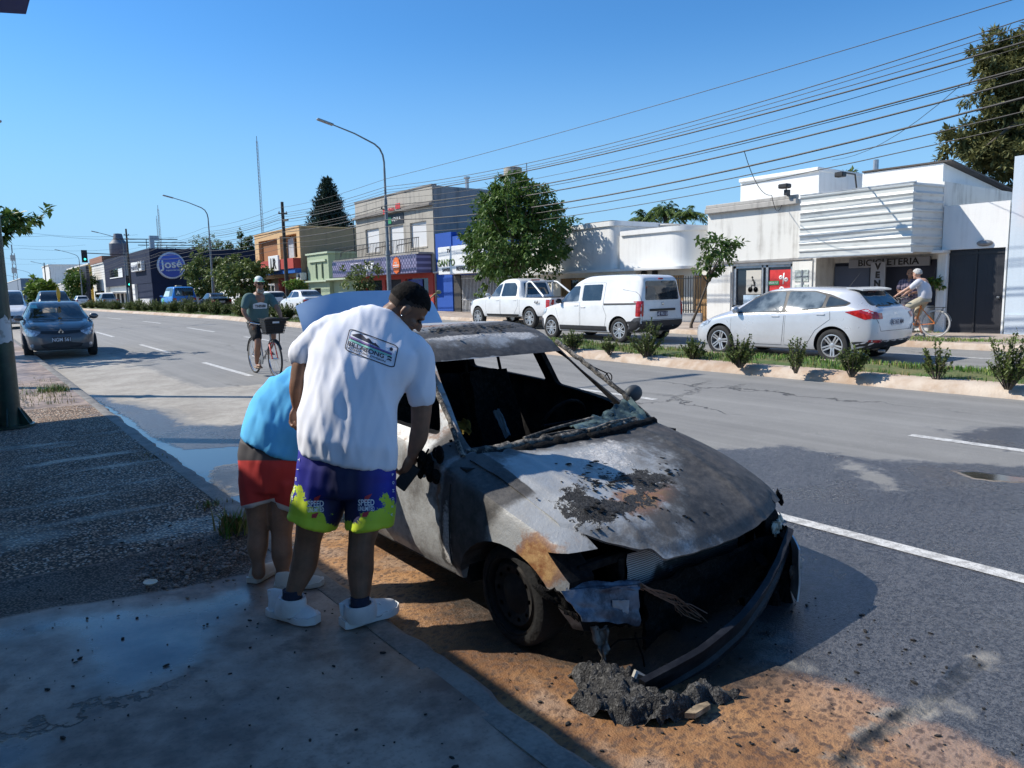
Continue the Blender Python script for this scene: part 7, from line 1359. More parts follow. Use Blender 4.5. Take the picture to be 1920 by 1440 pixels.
b = MB(); q = Vector((.58, .66, 1.10)); b.tube([q+Vector((.03*cos(2*PI*k/14), .02, .03*sin(2*PI*k/14))) for k in range(14)], .004, 4, loop=True); b.tube([(.40, .60, 1.2), (.58, .66, 1.13), (.62, .67, 1.06)], .005, 4); front('dangling_wire', b, CHARM)
b = MB(); p = bl(atX(1188, 737, 3.80)); b.ell(p, (.048, .075, .060), 14, 10); b.ell(p+Vector((-.03, -.01, -.01)), (.03, .065, .05), 10, 8); b.tube([p+Vector((0, -.03, -.03)), (p.x+.04, .80, p.z-.06)], .022, 6); front('wing_mirror', b, plain('smoked_plastic', (.05, .055, .06), .6), None, 50)
rng = random.Random(5); b = MB(); c0 = bl(atX(805, 880, 1.93))
for k in range(16): p = c0+Vector((rng.gauss(0, .035), rng.gauss(0, .02), rng.gauss(0, .04))); b.ell(p, (.03*rng.random()+.012, .022, .022+.03*rng.random()), 7, 5)
b.tube([c0+Vector((-.05, 0, .03)), c0+Vector((-.02, -.02, .06)), c0+Vector((0, 0, .11))], .006, 5); front('melted_mirror', b, CHARM, None, 60)
b = MB(); h = BV.ray_cast(Vector((.80, -2, .875)), Vector((0, 1, 0)), 3)[0]; b.lathe([(.016, -.004), (.016, .008)], 12, 'Y', (.80, h.y-.0, .86)); b.lathe([(.008, -.004), (.008, .008)], 10, 'Y', (.81, h.y, .90)); front('mirror_hole', b, SOOTM)
# open boot lid, white with the sky's blue put into its paint, its outer side facing forward
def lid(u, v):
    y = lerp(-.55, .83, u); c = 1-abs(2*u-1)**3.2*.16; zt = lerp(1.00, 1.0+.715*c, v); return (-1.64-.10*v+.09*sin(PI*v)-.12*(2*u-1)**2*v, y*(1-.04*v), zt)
b = MB(); b.grid(lid, 30, 16); me = modded(b.mesh('l'), ('SOLIDIFY', dict(thickness=.035))); m = Mat('sky_tinted_white'); n = m.noise(4, 5); LID = m.set(m.mix(n.ss(.4, .65), (.36, .50, .70), (.42, .56, .74)), .28, coat=.5); me.materials.append(LID); lo_ = link_mesh('boot_lid', me, burnt, 50); lo_['label'] = 'raised white boot lid with sky blue mixed into its paint'
b = MB(); q = Vector((-1.72, .62, 1.60)); b.tube([q, q+Vector((0, .06, .03)), q+Vector((.0, .12, .075)), q+Vector((0, .17, .085))], .006, 5); b.ell(q+Vector((0, .16, .09)), (.012, .028, .018), 8, 6); b.tube([q+Vector((0, .12, .075)), q+Vector((0, .16, .04))], .004, 4); front('torn_wire', b, plain('yellow_wire', (.35, .3, .12), .6), lo_)
b = MB(); b.at((-1.60, -.60, 1.30)); b.ell((0, -.02, 0), (.012, .03, .03), 8, 6); 
# heap of melted bumper on the ground
OUT = gp2([(1062, 1266), (1100, 1256), (1150, 1262), (1188, 1282), (1200, 1302), (1258, 1316), (1305, 1294), (1350, 1296), (1388, 1306), (1372, 1322), (1338, 1324), (1310, 1346), (1240, 1364), (1160, 1362), (1098, 1342), (1062, 1322), (1088, 1298)])
bm = poly2d(OUT, .022)
for v in bm.verts:
    d = sdf(OUT, v.co.x, v.co.y); e = clamp((d+.05*nz(v.co.x*22, v.co.y*22, 3))/.045, -.4); v.co.z = zg(v.co.x, v.co.y)+.004+e*(.05+.06*abs(nz(v.co.x*16, v.co.y*16, 2))+.03*nz(v.co.x*6, v.co.y*6)+.032*nz(v.co.x*44, v.co.y*44)); v.co.x += .012*nz(v.co.x*14, v.co.y*14, 6); v.co.y += .012*nz(v.co.x*13, v.co.y*15, 9)
m = Mat('melted_plastic'); n = m.noise(34, 6, .7); n2 = m.noise(120, 3); MELT = m.set(m.mix((n*.6+n2*.4).ss(.46, .66), (.012, .012, .013), (.14, .138, .134)), .6, bump=n+n2*.6, bstr=1., bdist=.02)
heap = bm_obj('melted_bumper', bm, MELT, None, 60); tag(heap, 'heap of melted black bumper plastic on the rusty ground before the burnt car', 'debris')
a = [gpx(u, v, .03) for u, v in ((1284, 1342), (1300, 1328), (1326, 1320), (1332, 1326), (1304, 1343))]; me = bpy.data.meshes.new('s'); b = MB(); b.add([p+Vector((0, 0, .012)) for p in a]+[p-Vector((0, 0, .01)) for p in a], [(0, 1, 2, 3, 4), (9, 8, 7, 6, 5)]+[(i, (i+1) % 5, (i+1) % 5+5, i+5) for i in range(5)])
tag(b.build('plastic_shard', plain('pale_shard', (.30, .23, .15), .7, vary=.6, scale=16)), 'pale scorched plastic shard on the right end of the melted heap', 'debris')
b = MB(); b.tube([gpx(1182, 1288, .06), gpx(1192, 1262, .08), gpx(1225, 1275, .05)], [.012, .016, .004], 6); tag(b.build('metal_strip', plain('bare_strip', (.42, .40, .35), .5, .3)), 'curled pale metal strip at the foot of the fallen beam', 'debris')
# ------------------------------------------------------------------ people and bicycles
def skinmat(name, col, red=.25):
    m = Mat(name); n = m.noise(9, 5, .6); n2 = m.noise(70, 3); c = m.mix(n.ss(.35, .65), tuple(x*.82 for x in col), (min(1, col[0]*1.2), col[1]*1.12, col[2]*1.1)); c = m.mix(n2.ss(.55, .7)*.25, c, tuple(x*.7 for x in col)); return m.set(c, .48, bump=n2, bstr=.12, bdist=.004, spec=.4)
SK_DARK = skinmat('brown_skin', (.205, .108, .066)); SK_KID = skinmat('light_brown_skin', (.29, .165, .108)); SK_TAN = skinmat('tanned_skin', (.30, .16, .10)); SK_PALE = skinmat('pale_skin', (.42, .25, .18))
def clothmat(name, col, vary=.12, sc=5.):
    m = Mat(name); n = m.noise(sc, 5, .6); w_ = m.noise(260, 2); return m.set(m.mix(n.ss(.35, .65), tuple(c*(1-vary) for c in col), col), .85, bump=w_*.6+n*.4, bstr=.2, bdist=.004, spec=.25)
HAIRM = Mat('black_hair'); n = HAIRM.noise(60, 4, .7); HAIR = HAIRM.set(HAIRM.mix(n.ss(.4, .65), (.003, .0025, .0025), (.014, .012, .011)), .85, spec=.15, bump=n, bstr=.6, bdist=.01); GREYH = plain('grey_hair', (.42, .41, .39), .8, vary=.3, scale=40)
def smooth_pts(pts, rad, k=5):
    """Catmull-Rom through joints with their radii"""
    P_ = [Vector(p) for p in pts]; o, r = [], []
    for i in range(len(P_)-1):
        a, b_, c, d = P_[max(i-1, 0)], P_[i], P_[i+1], P_[min(i+2, len(P_)-1)]
        for j in range(k):
            t = j/k; o.append(.5*((2*b_)+(c-a)*t+(2*a-5*b_+4*c-d)*t*t+(3*b_-a-3*c+d)*t**3)); r.append(lerp(rad[i], rad[i+1], t))
    return o+[P_[-1]], r+[rad[-1]]
def limb(b, pts, rad, n=12, k=5):
    q, r = smooth_pts(pts, rad, k); b.tube(q, r, n); b.ell(q[0], (r[0],)*3, 10, 6); b.ell(q[-1], (r[-1],)*3, 10, 6)
def blob(b, voxel, it=4, fac=.5):
    return modded(b.mesh('blob'), ('REMESH', dict(mode='VOXEL', voxel_size=voxel, use_smooth_shade=True)), ('SMOOTH', dict(factor=fac, iterations=it)))
def frame3(f, up): f = f.normalized(); u = (up-f*up.dot(f)).normalized(); return f, u, f.cross(u)
def rot3(a, b_, c): return Matrix((a, b_, c)).transposed()
def head(b, c, f, u, s=1., jaw=1.):
    f, u, r = frame3(f, u); M3 = rot3(f, r, u); E = lambda a, q, n=14, m=10: b.ell(c+(f*a[0]+r*a[1]+u*a[2])*s, tuple(x*s for x in q), n, m, M3)
    E((-.008, 0, .022), (.098, .077, .094), 20, 14); E((.032, 0, -.05), (.062, .058*jaw, .072)); E((.045, 0, -.085), (.045, .045*jaw, .035)); E((.080, 0, -.098), (.022, .028, .020)); E((.102, 0, -.028), (.018, .014, .022), 8, 6); E((.112, 0, -.040), (.013, .016, .010), 8, 6)
    E((.082, 0, .012), (.018, .050, .012)); E((.088, 0, -.070), (.013, .024, .008), 8, 6); E((.087, 0, -.080), (.012, .021, .007), 8, 6)
    for sg in (1, -1): E((-.004, sg*.079, -.020), (.020, .010, .032), 10, 8); E((.06, sg*.042, -.035), (.028, .02, .02))
    return f, u, r
def eyes(o, c, f, u, r, s, loc):
    for sg in (1, -1):
        b = MB(); b.M = Matrix.Translation(-loc); b.ell(c+(f*.084+r*sg*.033-u*.008)*s, (.011*s, .014*s, .009*s), 10, 8, rot3(f, r, u)); b.build('eye', plain('eye_dark', (.03, .025, .022), .2), o, 60)
def hair(o, c, f, u, r, s, loc, mat, low=-.40, front=.55, puff=.006, rough=.004, nm='hair', top=1.):
    b = MB(); N, M_ = 44, 34; vs = []; keep = []
    for j in range(M_+1):
        t = -PI/2+PI*j/M_
        for i in range(N):
            p = 2*PI*i/N; d = (cos(t)*cos(p), cos(t)*sin(p), sin(t)); q = 1+rough*12*nz(d[0]*9, d[1]*9, d[2]*9); vs.append(c-loc+(f*(-.008+d[0]*(.100+puff)*q)+r*d[1]*(.079+puff)*q+u*(.022+d[2]*(.096+puff*top)*q))*s); keep.append(d[2] > low+front*max(0, d[0]+.15)+.22*abs(d[1])*(d[0] > -.3))
    fs = []
    for j in range(M_):
        for i in range(N):
            q = (j*N+i, j*N+(i+1) % N, (j+1)*N+(i+1) % N, (j+1)*N+i)
            if all(keep[k] for k in q): fs.append(q)
    b.add(vs, fs); me = modded(b.mesh('h'), ('SOLIDIFY', dict(thickness=.006*s, offset=-1))); me.materials.append(mat); return link_mesh(nm, me, o, 60)
def hand(b, w, d, n, s=1., curl=.6, side=1, spread=.0, n_seg=8):
    d, n, t = frame3(d, n); t = t*side; M3 = rot3(t, n, d)
    b.ell(w+d*.048*s, (.042*s, .017*s, .052*s), 14, 10, M3); b.ell(w+d*.025*s+t*.018*s+n*.008*s, (.022*s, .016*s, .032*s), 10, 8, M3)
    for k, L in enumerate((.072, .082, .077, .060)):
        p = w+(d*(.085-.004*abs(k-1.3))+t*(.031-.0205*k))*s; pts = [p-d*.02*s, p]; a = 0
        for q, seg in enumerate((.45, .32, .25)):
            a += R((28, 42, 32)[q])*curl*(1+.1*k); dv = d*cos(a)+n*sin(a)+t*(spread*(1.5-k)); p = p+dv*L*seg*s; pts.append(p)
        b.tube(pts, [.0098*s, .0100*s, .0092*s, .0086*s, .0070*s], n_seg); b.ell(pts[-1], (.0070*s,)*3, 8, 5)
    p = w+(d*.022+t*.034+n*.006)*s; pts = [w+d*.02*s+t*.015*s, p]
    for q, (dv, L) in enumerate(((d*.62+t*.62+n*.35, .038), (d*.85+t*.15+n*.5*(.4+curl), .030))): p = p+dv.normalized()*L*s; pts.append(p)
    b.tube(pts, [.014*s, .0135*s, .0115*s, .0085*s], n_seg); b.ell(pts[-1], (.0085*s,)*3, 8, 5)
def shoe(o, heel, toe, s, loc, mat, sole, nm='shoe', h=.085, collar=True, logo=None):
    """heel and toe on the ground"""
    ax = toe-heel; ax.z = 0; L = ax.length; ax.normalize(); sd = Vector((-ax.y, ax.x, 0)); up = Vector((0, 0, 1)); W = .052*s
    wf = curve([0, .08, .3, .5, .72, .9, 1], [.55, .74, .78, .80, .98, .78, .30]); hf = curve([0, .05, .22, .38, .55, .8, .95, 1], [.80, .98, 1.0, .86, .66, .48, .34, .2]); b = MB(); b.M = Matrix.Translation(-loc); rs = []
    for i in range(25):
        t = i/24; w_ = wf(t)*W; hh = hf(t)*h*s; c = heel+ax*L*t; z0 = .022*s; rs.append([c+sd*w_*cos(a)*(1 if sin(a) < .2 else 1-.32*sin(a))+up*(z0+hh*max(0, sin(a))) for a in [2*PI*k/18 for k in range(18)]])
    b.rings(rs); me = modded(b.mesh('s'), ('SUBSURF', dict(levels=1, render_levels=1))); me.materials.append(mat); up_o = link_mesh(nm, me, o, 60)
    b = MB(); b.M = Matrix.Translation(-loc); rs = []
    for i in range(25):
        t = i/24; w_ = wf(t)*W*1.10+.002; c = heel+ax*(L*(t*1.04-.02)); th = (.034+.25*max(0, h-.09)-.008*sin(PI*t)+.003*sin(t*40))*s; rs.append([c+sd*w_+up*.004, c+sd*w_*1.03+up*th*.6, c+sd*w_*.97+up*th, c-sd*w_*.97+up*th, c-sd*w_*1.03+up*th*.6, c-sd*w_+up*.004])
    b.rings(rs); b.build('sole', sole, up_o, 40); return up_o, ax, sd
def fold(me, amp, fx=9., fy=1.8, seed=0., mask=None):
    nr = [x.vector.copy() for x in me.vertex_normals]
    for v, vn in zip(me.vertices, nr):
        p = v.co.copy(); a, c, d = p.dot(CR), p.dot(CU), p.dot(CF); q = nz(a*fx+c*2.4+seed, c*fy+a*.7, d*4+seed); q2 = nz(a*fx*2.3-c*5+seed, c*fy*2.6, d*8); k = amp*((1-abs(q)*2.4)*.55+q2*.5)
        v.co = p+vn*(k*(mask(p) if mask else 1))
def pxbasis(d): return CP+CF*d-CR*(960/F_PX*d)+CU*(720/F_PX*d), CR*(d/F_PX), -CU*(d/F_PX)
def pxprint(name, bm, bv, mat, parent, d, c, loc, off=.003):
    """print laid out in photo pixels on a garment"""
    o_, ux, uy = pxbasis(d); project(bm, o_, ux, uy, ray(*c), bv, off, 6)
    for v in bm.verts: v.co -= loc
    return bm_obj(name, bm, mat, parent, 60)
def aff(bm, o_, ex, ey):
    for v in bm.verts: x, y = v.co.x, v.co.y; v.co.x = o_[0]+ex[0]*x+ey[0]*y; v.co.y = o_[1]+ex[1]*x+ey[1]*y
    return bm
# ---- the man in the white T-shirt
def man():
    gR, gL = gpx(684, 1178, .07), gpx(540, 1160, .085); dR, dL = (gR-CP).dot(CF), (gL-CP).dot(CF); dh = (dR+dL)/2+.04
    loc = Vector(((gR.x+gL.x)/2, (gR.y+gL.y)/2, .06)); o = thing('person', 'man in a white printed T-shirt and blue and neon shorts leaning towards the burnt car', 'person', loc); T = Matrix.Translation(-loc); s = 1.10
    J = lambda u, v, d: atD(u, v, d); k = dh/F_PX
    b = MB(); ds = dh+.16
    limb(b, [J(700, 880, dh), J(690, 950, dh-.0), J(678, 1018, dR+.04), J(676, 1070, dR+.045), J(676, 1125, dR+.02), J(676, 1146, dR+.02)], [.105, .090, .066, .067, .043, .040]); limb(b, [J(605, 880, dh), J(592, 945, dh+.0), J(578, 1012, dL+.04), J(570, 1060, dL+.045), J(552, 1106, dL+.02), J(547, 1128, dL+.02)], [.105, .090, .066, .067, .043, .040])
    limb(b, [J(650, 870, dh), J(668, 770, ds-.06), J(695, 670, ds)], [.13, .12, .11]); limb(b, [J(712, 625, ds+.03), J(731, 594, ds+.03), J(748, 582, ds+.04)], [.066, .064, .064])
    shR, shL = J(783, 668, ds-.01), J(614, 634, ds-.02); limb(b, [J(700, 650, ds), shR], [.08, .06]); limb(b, [J(700, 650, ds), shL], [.08, .06])
    wR = J(774, 852, ds+.02); limb(b, [shR, J(790, 745, ds-.0), J(788, 796, ds+.01), J(784, 822, ds+.02), wR], [.070, .060, .050, .050, .031])
    wL = J(559, 762, ds-.02); limb(b, [shL, J(574, 670, ds-.03), J(562, 715, ds-.05), J(560, 735, ds-.045), wL], [.058, .058, .050, .048, .031])
    hand(b, wR, -CU*.9-CR*.35+CF*.1, CF*.5-CR*.7, s, 1.0, 1); hand(b, wL, -CU*.95-CR*.10-CF*.05, CR*.55-CF*.5, s, 1.35, -1)
    hc = J(764, 576, ds+.05); f, u, r = head(b, hc, CR*.70-CU*.70+CF*.28, CU*.75+CR*.6, 1.12)
    b.M = T; b.v = [T @ v for v in b.v]; me = blob(b, .0068, 3, .45); me.materials.append(SK_DARK); body = link_mesh('body', me, o, 180); body.data.polygons.foreach_set('use_smooth', [True]*len(me.polygons))
    hair(o, hc, f, u, r, 1.12, loc, HAIR, -.30, .55, -.0035, .004); FADE = plain('faded_hair', (.035, .024, .019), .9, vary=.4, scale=60); hair(o, hc, f, u, r, 1.12, loc, FADE, -.66, .92, -.0055, .002, 'hair_fade'); eyes(o, hc, f, u, r, 1.12, loc)
    b = MB(); b.M = T; b.ell(hc+(f*-.002+r*.086-u*.046)*1.12, (.005,)*3, 8, 6); b.ell(hc+(f*-.002-r*.086-u*.046)*1.12, (.005,)*3, 8, 6); b.build('ear_stud', CHROME, o, 60)
    # T-shirt
    b = MB(); rs = []
    for (l, q, d, th) in (((560, 849), (741, 882), dh, .74), ((559, 812), (744, 842), dh, .78), ((563, 770), (746, 800), dh+.03, .82), ((572, 725), (749, 762), dh+.06, .84), ((578, 690), (760, 728), dh+.09, .82), ((580, 655), (780, 700), dh+.12, .72), ((590, 622), (794, 672), dh+.14, .60), ((612, 600), (785, 645), dh+.16, .60), ((645, 583), (768, 618), dh+.17, .66), ((676, 575), (752, 598), dh+.18, .85), ((694, 571), (744, 587), dh+.185, 1.05)):
        L_, R_ = J(*l, d), J(*q, d); c = (L_+R_)/2; a = (R_-L_)/2; bb = CF*(a.length*th); rs.append([c+a*cos(2*PI*i/36)+bb*sin(2*PI*i/36)*(1. if sin(2*PI*i/36) > 0 else .92) for i in range(36)])
    b.rings(rs)
    limb(b, [J(652, 612, ds), J(610, 624, ds-.01), J(586, 644, ds-.025), J(568, 664, ds-.03)], [.085, .078, .078, .076]); limb(b, [J(740, 640, ds), J(782, 668, ds), J(789, 710, ds), J(791, 742, ds)], [.10, .086, .078, .077])
    b.v = [T @ v for v in b.v]; me = blob(b, .010, 7); bl_ = J(560, 700, ds)-loc
    fold(me, .019, 8., .9, 1.3, lambda p: (1-.55*sstep(-.15, .22, (p-(J(690, 700, dh)-loc)).dot(CU)))*1.0)
    fold(me, .004, 17., 4., 4.)
    m = Mat('white_tshirt'); n = m.noise(6, 4); wv = m.noise(300, 2); TSH = m.set(m.mix(n, (.71, .74, .82), (.79, .80, .86)), .85, bump=wv, bstr=.1, bdist=.003, spec=.2); me.materials.append(TSH); shirt = link_mesh('tshirt', me, o, 180); bv = bvh_of(me); bv = BVHTree.FromPolygons([v.co+loc for v in me.vertices], [p.vertices for p in me.polygons])
    # the print on the back
    C_ = (697, 653); O_ = (638, 657); EX = (107, 40); EY = (11, -48); dd = dh-.5
    pr = lambda nm, bm, mt, off=.003, par=None: pxprint(nm, aff(bm, O_, EX, EY), bv, mt, par or shirt, dd, C_, loc, off)
    def ring(outer, inner):
        bm = bmesh.new(); a = [bm.verts.new((x, y, 0)) for x, y in outer]; c = [bm.verts.new((x, y, 0)) for x, y in inner]; n_ = len(a); [bm.faces.new((a[i], a[(i+1) % n_], c[(i+1) % n_], c[i])) for i in range(n_)]; bmesh.ops.subdivide_edges(bm, edges=[e for e in bm.edges if e.calc_length() > .1], cuts=6, use_grid_fill=True); return bm
    ou, inn = rrect(0, 1, 0, 1, .12, 5), rrect(.018, .982, .04, .96, .10, 5); PRK = plain('print_navy', (.015, .018, .04), .7, vary=.05); PRP = plain('print_purple', (.20, .12, .34), .7, vary=.05); PRM = plain('print_mint', (.25, .62, .50), .7, vary=.05)
    pr('print_frame', ring(ou, inn), PRK)
    pr('print_mountain', poly2d([(.06, .74), (.22, .92), (.28, .90), (.36, .80), (.41, .86), (.50, .72), (.55, .77), (.66, .62), (.5, .66), (.3, .70)], .05), PRK)
    pr('print_stripe', poly2d([(.05, .66), (.4, .62), (.9, .60), (.9, .53), (.4, .55), (.05, .59)], .05), PRP); pr('print_stripe', poly2d([(.05, .54), (.4, .50), (.9, .49), (.9, .42), (.4, .43), (.05, .47)], .05), PRM); pr('print_stripe', poly2d([(.05, .585), (.9, .525), (.9, .505), (.05, .555)], .05), PRK)
    pr('print_dot', poly2d(ellipse(.87, .76, .034, .075, 14), .05), PRK)
    def tx(body, x, y, h, wd, mt, bold=.0):
        bm = text2d(body, 1., bold, maxlen=.35); xs_ = [v.co.x for v in bm.verts]; w0 = max(xs_)-min(xs_)
        for v in bm.verts: v.co.x = x+v.co.x/w0*wd; v.co.y = y+v.co.y*h
        pr('print_lettering', bm, mt, .0035)
    tx('BILLABONG', .40, .33, .25, .72, PRK, .022); tx('ADVENTURE  DIVISION', .42, .15, .11, .78, PRK, .015)
    for q in (0, 1): pr('print_flag', poly2d([(.82, .24+.11*q), (.86, .28+.11*q), (.91, .25+.11*q), (.92, .31+.11*q), (.86, .34+.11*q), (.83, .30+.11*q)], .05), PRK)
    # shorts
    b = MB(); rs = []
    for (l, q, d, th) in (((562, 838), (738, 868), dh, .62), ((556, 870), (742, 892), dh, .66), ((553, 905), (741, 915), dh, .66), ((552, 925), (740, 930), dh, .62)):
        L_, R_ = J(*l, d), J(*q, d); c = (L_+R_)/2; a = (R_-L_)/2; rs.append([c+a*cos(2*PI*i/32)+CF*a.length*th*sin(2*PI*i/32) for i in range(32)])
    b.rings(rs)
    for pts in ([((555, 900), (652, 905), dh), ((549, 930), (648, 938), dh), ((542, 960), (638, 972), dh-.01), ((537, 968), (630, 996), dh-.015)], [((640, 905), (742, 905), dh), ((645, 935), (741, 935), dh-.02), ((648, 965), (739, 965), dh-.05), ((649, 992), (737, 986), dh-.06)]):
        rs = []
        for l, q, d in pts: L_, R_ = J(*l, d), J(*q, d); c = (L_+R_)/2; a = (R_-L_)/2; rs.append([c+a*cos(2*PI*i/28)+CF*a.length*1.0*sin(2*PI*i/28) for i in range(28)])
        b.rings(rs)
    b.v = [T @ v for v in b.v]; me = blob(b, .0095, 4); fold(me, .012, 10, 2.4, 7.)
    hemv = []
    for v in me.vertices:
        p = v.co+loc; q = p-CP; uu = 960+F_PX*q.dot(CR)/q.dot(CF); vv = 720-F_PX*q.dot(CU)/q.dot(CF); lo = lerp(968, 997, clamp((uu-537)/95)) if uu < 640 else 990; side = clamp(1-abs(uu-(560 if uu < 640 else 728))/62); hemv.append((clamp((lo-vv)/160), side, 0))
    cattr(me, 'hem', hemv); m = Mat('printed_shorts'); hm, sd_, _ = m.attrc('hem'); n = m.noise(9, 5, .65, dist=1.2); n2 = m.noise(30, 4, .7); yl = (hm*1.9-sd_*.55+(n-.5)*1.5+(n2-.5)*.5).ss(.16, .08); sp_ = (n2*.6+n*.4).ss(.56, .62)
    c = m.mix(sd_, (.010, .012, .055), (.020, .022, .30)); c = m.mix(yl*(1.-sp_*.6), c, (.50, .62, .03)); c = m.mix(hm.ss(.07, .03), c, (.55, .68, .04)); me.materials.append(m.set(c, .6, spec=.4, bump=n2, bstr=.1)); sh = link_mesh('shorts', me, o, 180); bv2 = BVHTree.FromPolygons([v.co+loc for v in me.vertices], [p.vertices for p in me.polygons])
    PW = plain('print_white', (.72, .72, .74), .7, vary=.05); PR_ = plain('print_red', (.42, .03, .04), .7)
    for (cu, cv, sl) in ((592, 945, -.04), (687, 943, .0)):
        for body, dy, h, wd in (('SPEED', 0, 19, 34), ('UNLIMITED', 13, 13, 34)):
            bm = text2d(body, 1., .02, maxlen=.4); xs_ = [v.co.x for v in bm.verts]; w0 = max(xs_)-min(xs_)
            for v in bm.verts: x, y = v.co.x/w0*wd, -v.co.y*h; v.co.x = cu+x; v.co.y = cv+dy+y+x*sl
            pxprint('print_lettering', bm, bv2, PW, sh, dh-.6, (cu, cv), loc, .004)
        pxprint('print_bolt', poly2d([(cu-3, cv-14), (cu+12, cv-20), (cu+6, cv-10), (cu+2, cv-4), (cu-6, cv-2)], 4), bv2, PR_, sh, dh-.6, (cu, cv), loc, .0035)
        pxprint('print_bolt', poly2d([(cu-8, cv+22), (cu+6, cv+18), (cu+1, cv+30), (cu-9, cv+30)], 4), bv2, PR_, sh, dh-.6, (cu, cv), loc, .0035)
    for ch, (cu, cv) in zip('PONDEA', ((738, 890), (739, 905), (739, 920), (738, 935), (737, 950), (736, 965))):
        bm = text2d(ch, 16, .3, maxlen=6)
        for v in bm.verts: x, y = v.co.x*.6, v.co.y; v.co.x = cu-3-y*.35+x*.0; v.co.y = cv+x
        pxprint('print_lettering', bm, bv2, PW, sh, dh-.6, (cu, cv), loc, .004)
    for ch, (cu, cv) in zip('TIGNM', ((558, 862), (556, 880), (553, 898), (550, 916), (546, 934))):
        bm = text2d(ch, 15, .3, maxlen=6)
        for v in bm.verts: x, y = v.co.x, v.co.y; v.co.x = cu+3+y*.3; v.co.y = cv-x*.8
        pxprint('print_lettering', bm, bv2, PW, sh, dh-.6, (cu+4, cv), loc, .004)
    # shoes and what he holds
    SHOE = clothmat('white_sneaker', (.72, .73, .75), .08, 20.); SOLE = plain('white_sole', (.66, .66, .66), .6, vary=.1)
    for he, to, tx_, an in (((644, 1178), (722, 1152), .055, J(676, 1142, dR+.02)), ((510, 1150), (580, 1166), .06, J(548, 1124, dL+.02))):
        h_, t_ = gpx(*he, tx_), gpx(*to, tx_); ax = (t_-h_); ax.z = 0; ax = ax.normalized()*.30; h_.z = zs(h_.x, h_.y)+.003; up_o, ax_, sd_2 = shoe(o, h_, h_+ax, 1.12, loc, SHOE, SOLE, 'shoe', .108); h2 = h_+ax*.22
        b = MB(); b.M = T; b.tube([Vector((an.x, an.y, h_.z+.112)), Vector((an.x, an.y, h_.z+.165))], [.047, .046], 14); b.build('sock', plain('navy_sock', (.02, .025, .05), .9), o, 60)
        bm = text2d('FILA', .026, .001); side_ = -1 if sd_2.dot(CF) > 0 else 1; bm = place2d(bm, h_+ax*.34+sd_2*side_*.0535+Vector((0, 0, .062))-loc, (ax_ if ax_.dot(CR) > 0 else -ax_), Vector((0, 0, 1))); bm_obj('lettering', bm, LETTER, up_o)
        b = MB(); b.M = T; b.tube([h_+ax*.02+Vector((0, 0, .07)), h_+ax*-.02+Vector((0, 0, .125)), h_+ax*.06+Vector((0, 0, .13))], [.018, .012, .010], 8); b.build('heel_tab', SHOE, up_o, 60); b = MB(); b.M = T; a2 = h_+ax*.33; c2 = Vector((an.x, an.y, 0)); b.rings([[Vector((lerp(a2.x, c2.x, t), lerp(a2.y, c2.y, t), h_.z+z_))+ax.normalized()*(q*1.25*cos(2*PI*i/20))+sd_2*q*sin(2*PI*i/20) for i in range(20)] for t, z_, q in ((.45, .03, .064), (.7, .07, .068), (.9, .105, .064), (1, .128, .058), (1, .124, .046))], caps=False); b.build('collar', SHOE, up_o, 60); b = MB(); b.M = T; [b.tube([h_+ax*(.50+.07*q_)-sd_2*.035+Vector((0, 0, .098-.012*q_)), h_+ax*(.50+.07*q_)+Vector((0, 0, .112-.013*q_)), h_+ax*(.50+.07*q_)+sd_2*.035+Vector((0, 0, .098-.012*q_))], .005, 5) for q_ in range(4)]; b.build('laces', SOLE, up_o, 60); b = MB(); b.M = T; b.tube([h_+ax*(1-.5*abs(math.sin(k_*PI/28))**.6*0-(k_/28))+sd_2*.057*(-1 if sd_2.dot(CF) > 0 else 1)*(.62+.38*sin(PI*min(1, k_/28*1.1+.0)))+Vector((0, 0, .030+.006*sin(k_*.9))) for k_ in range(2, 28)], .0035, 5); b.build('sole_groove', plain('shoe_grey', (.32, .33, .35), .7), up_o)
    return wR, wL, dh, ds
wR, wL, dh, ds = man()
b = MB(); c = atD(764, 893, ds+.03); f, u, r = frame3(-CU*.8-CR*.6, CF); b.M = Matrix.Translation(c) @ rot3(f, r, u).to_4x4(); b.box(-.07, .075, -.036, .036, -.008, .008, .005); ph = b.build('charred_plate', plain('charred_black', (.012, .012, .013), .6, bump=.3), None); tag(ph, 'charred black slab held in the right hand of the man in white', 'debris')
b = MB(); c = atD(560, 795, ds-.03); b.at(c); b.lathe([(.004, -.004), (.016, -.004), (.016, .004), (.004, .004)], 12, 'X'); b.tube([Vector((0, 0, -.012)), Vector((.004, .004, -.04)), Vector((.006, 0, -.055))], .006, 6); b.tube([Vector((0, .006, -.012)), Vector((-.004, .012, -.05))], .005, 6); tag(b.build('key_bunch', STEEL), 'small key bunch held in the left hand of the man in white', 'keys')
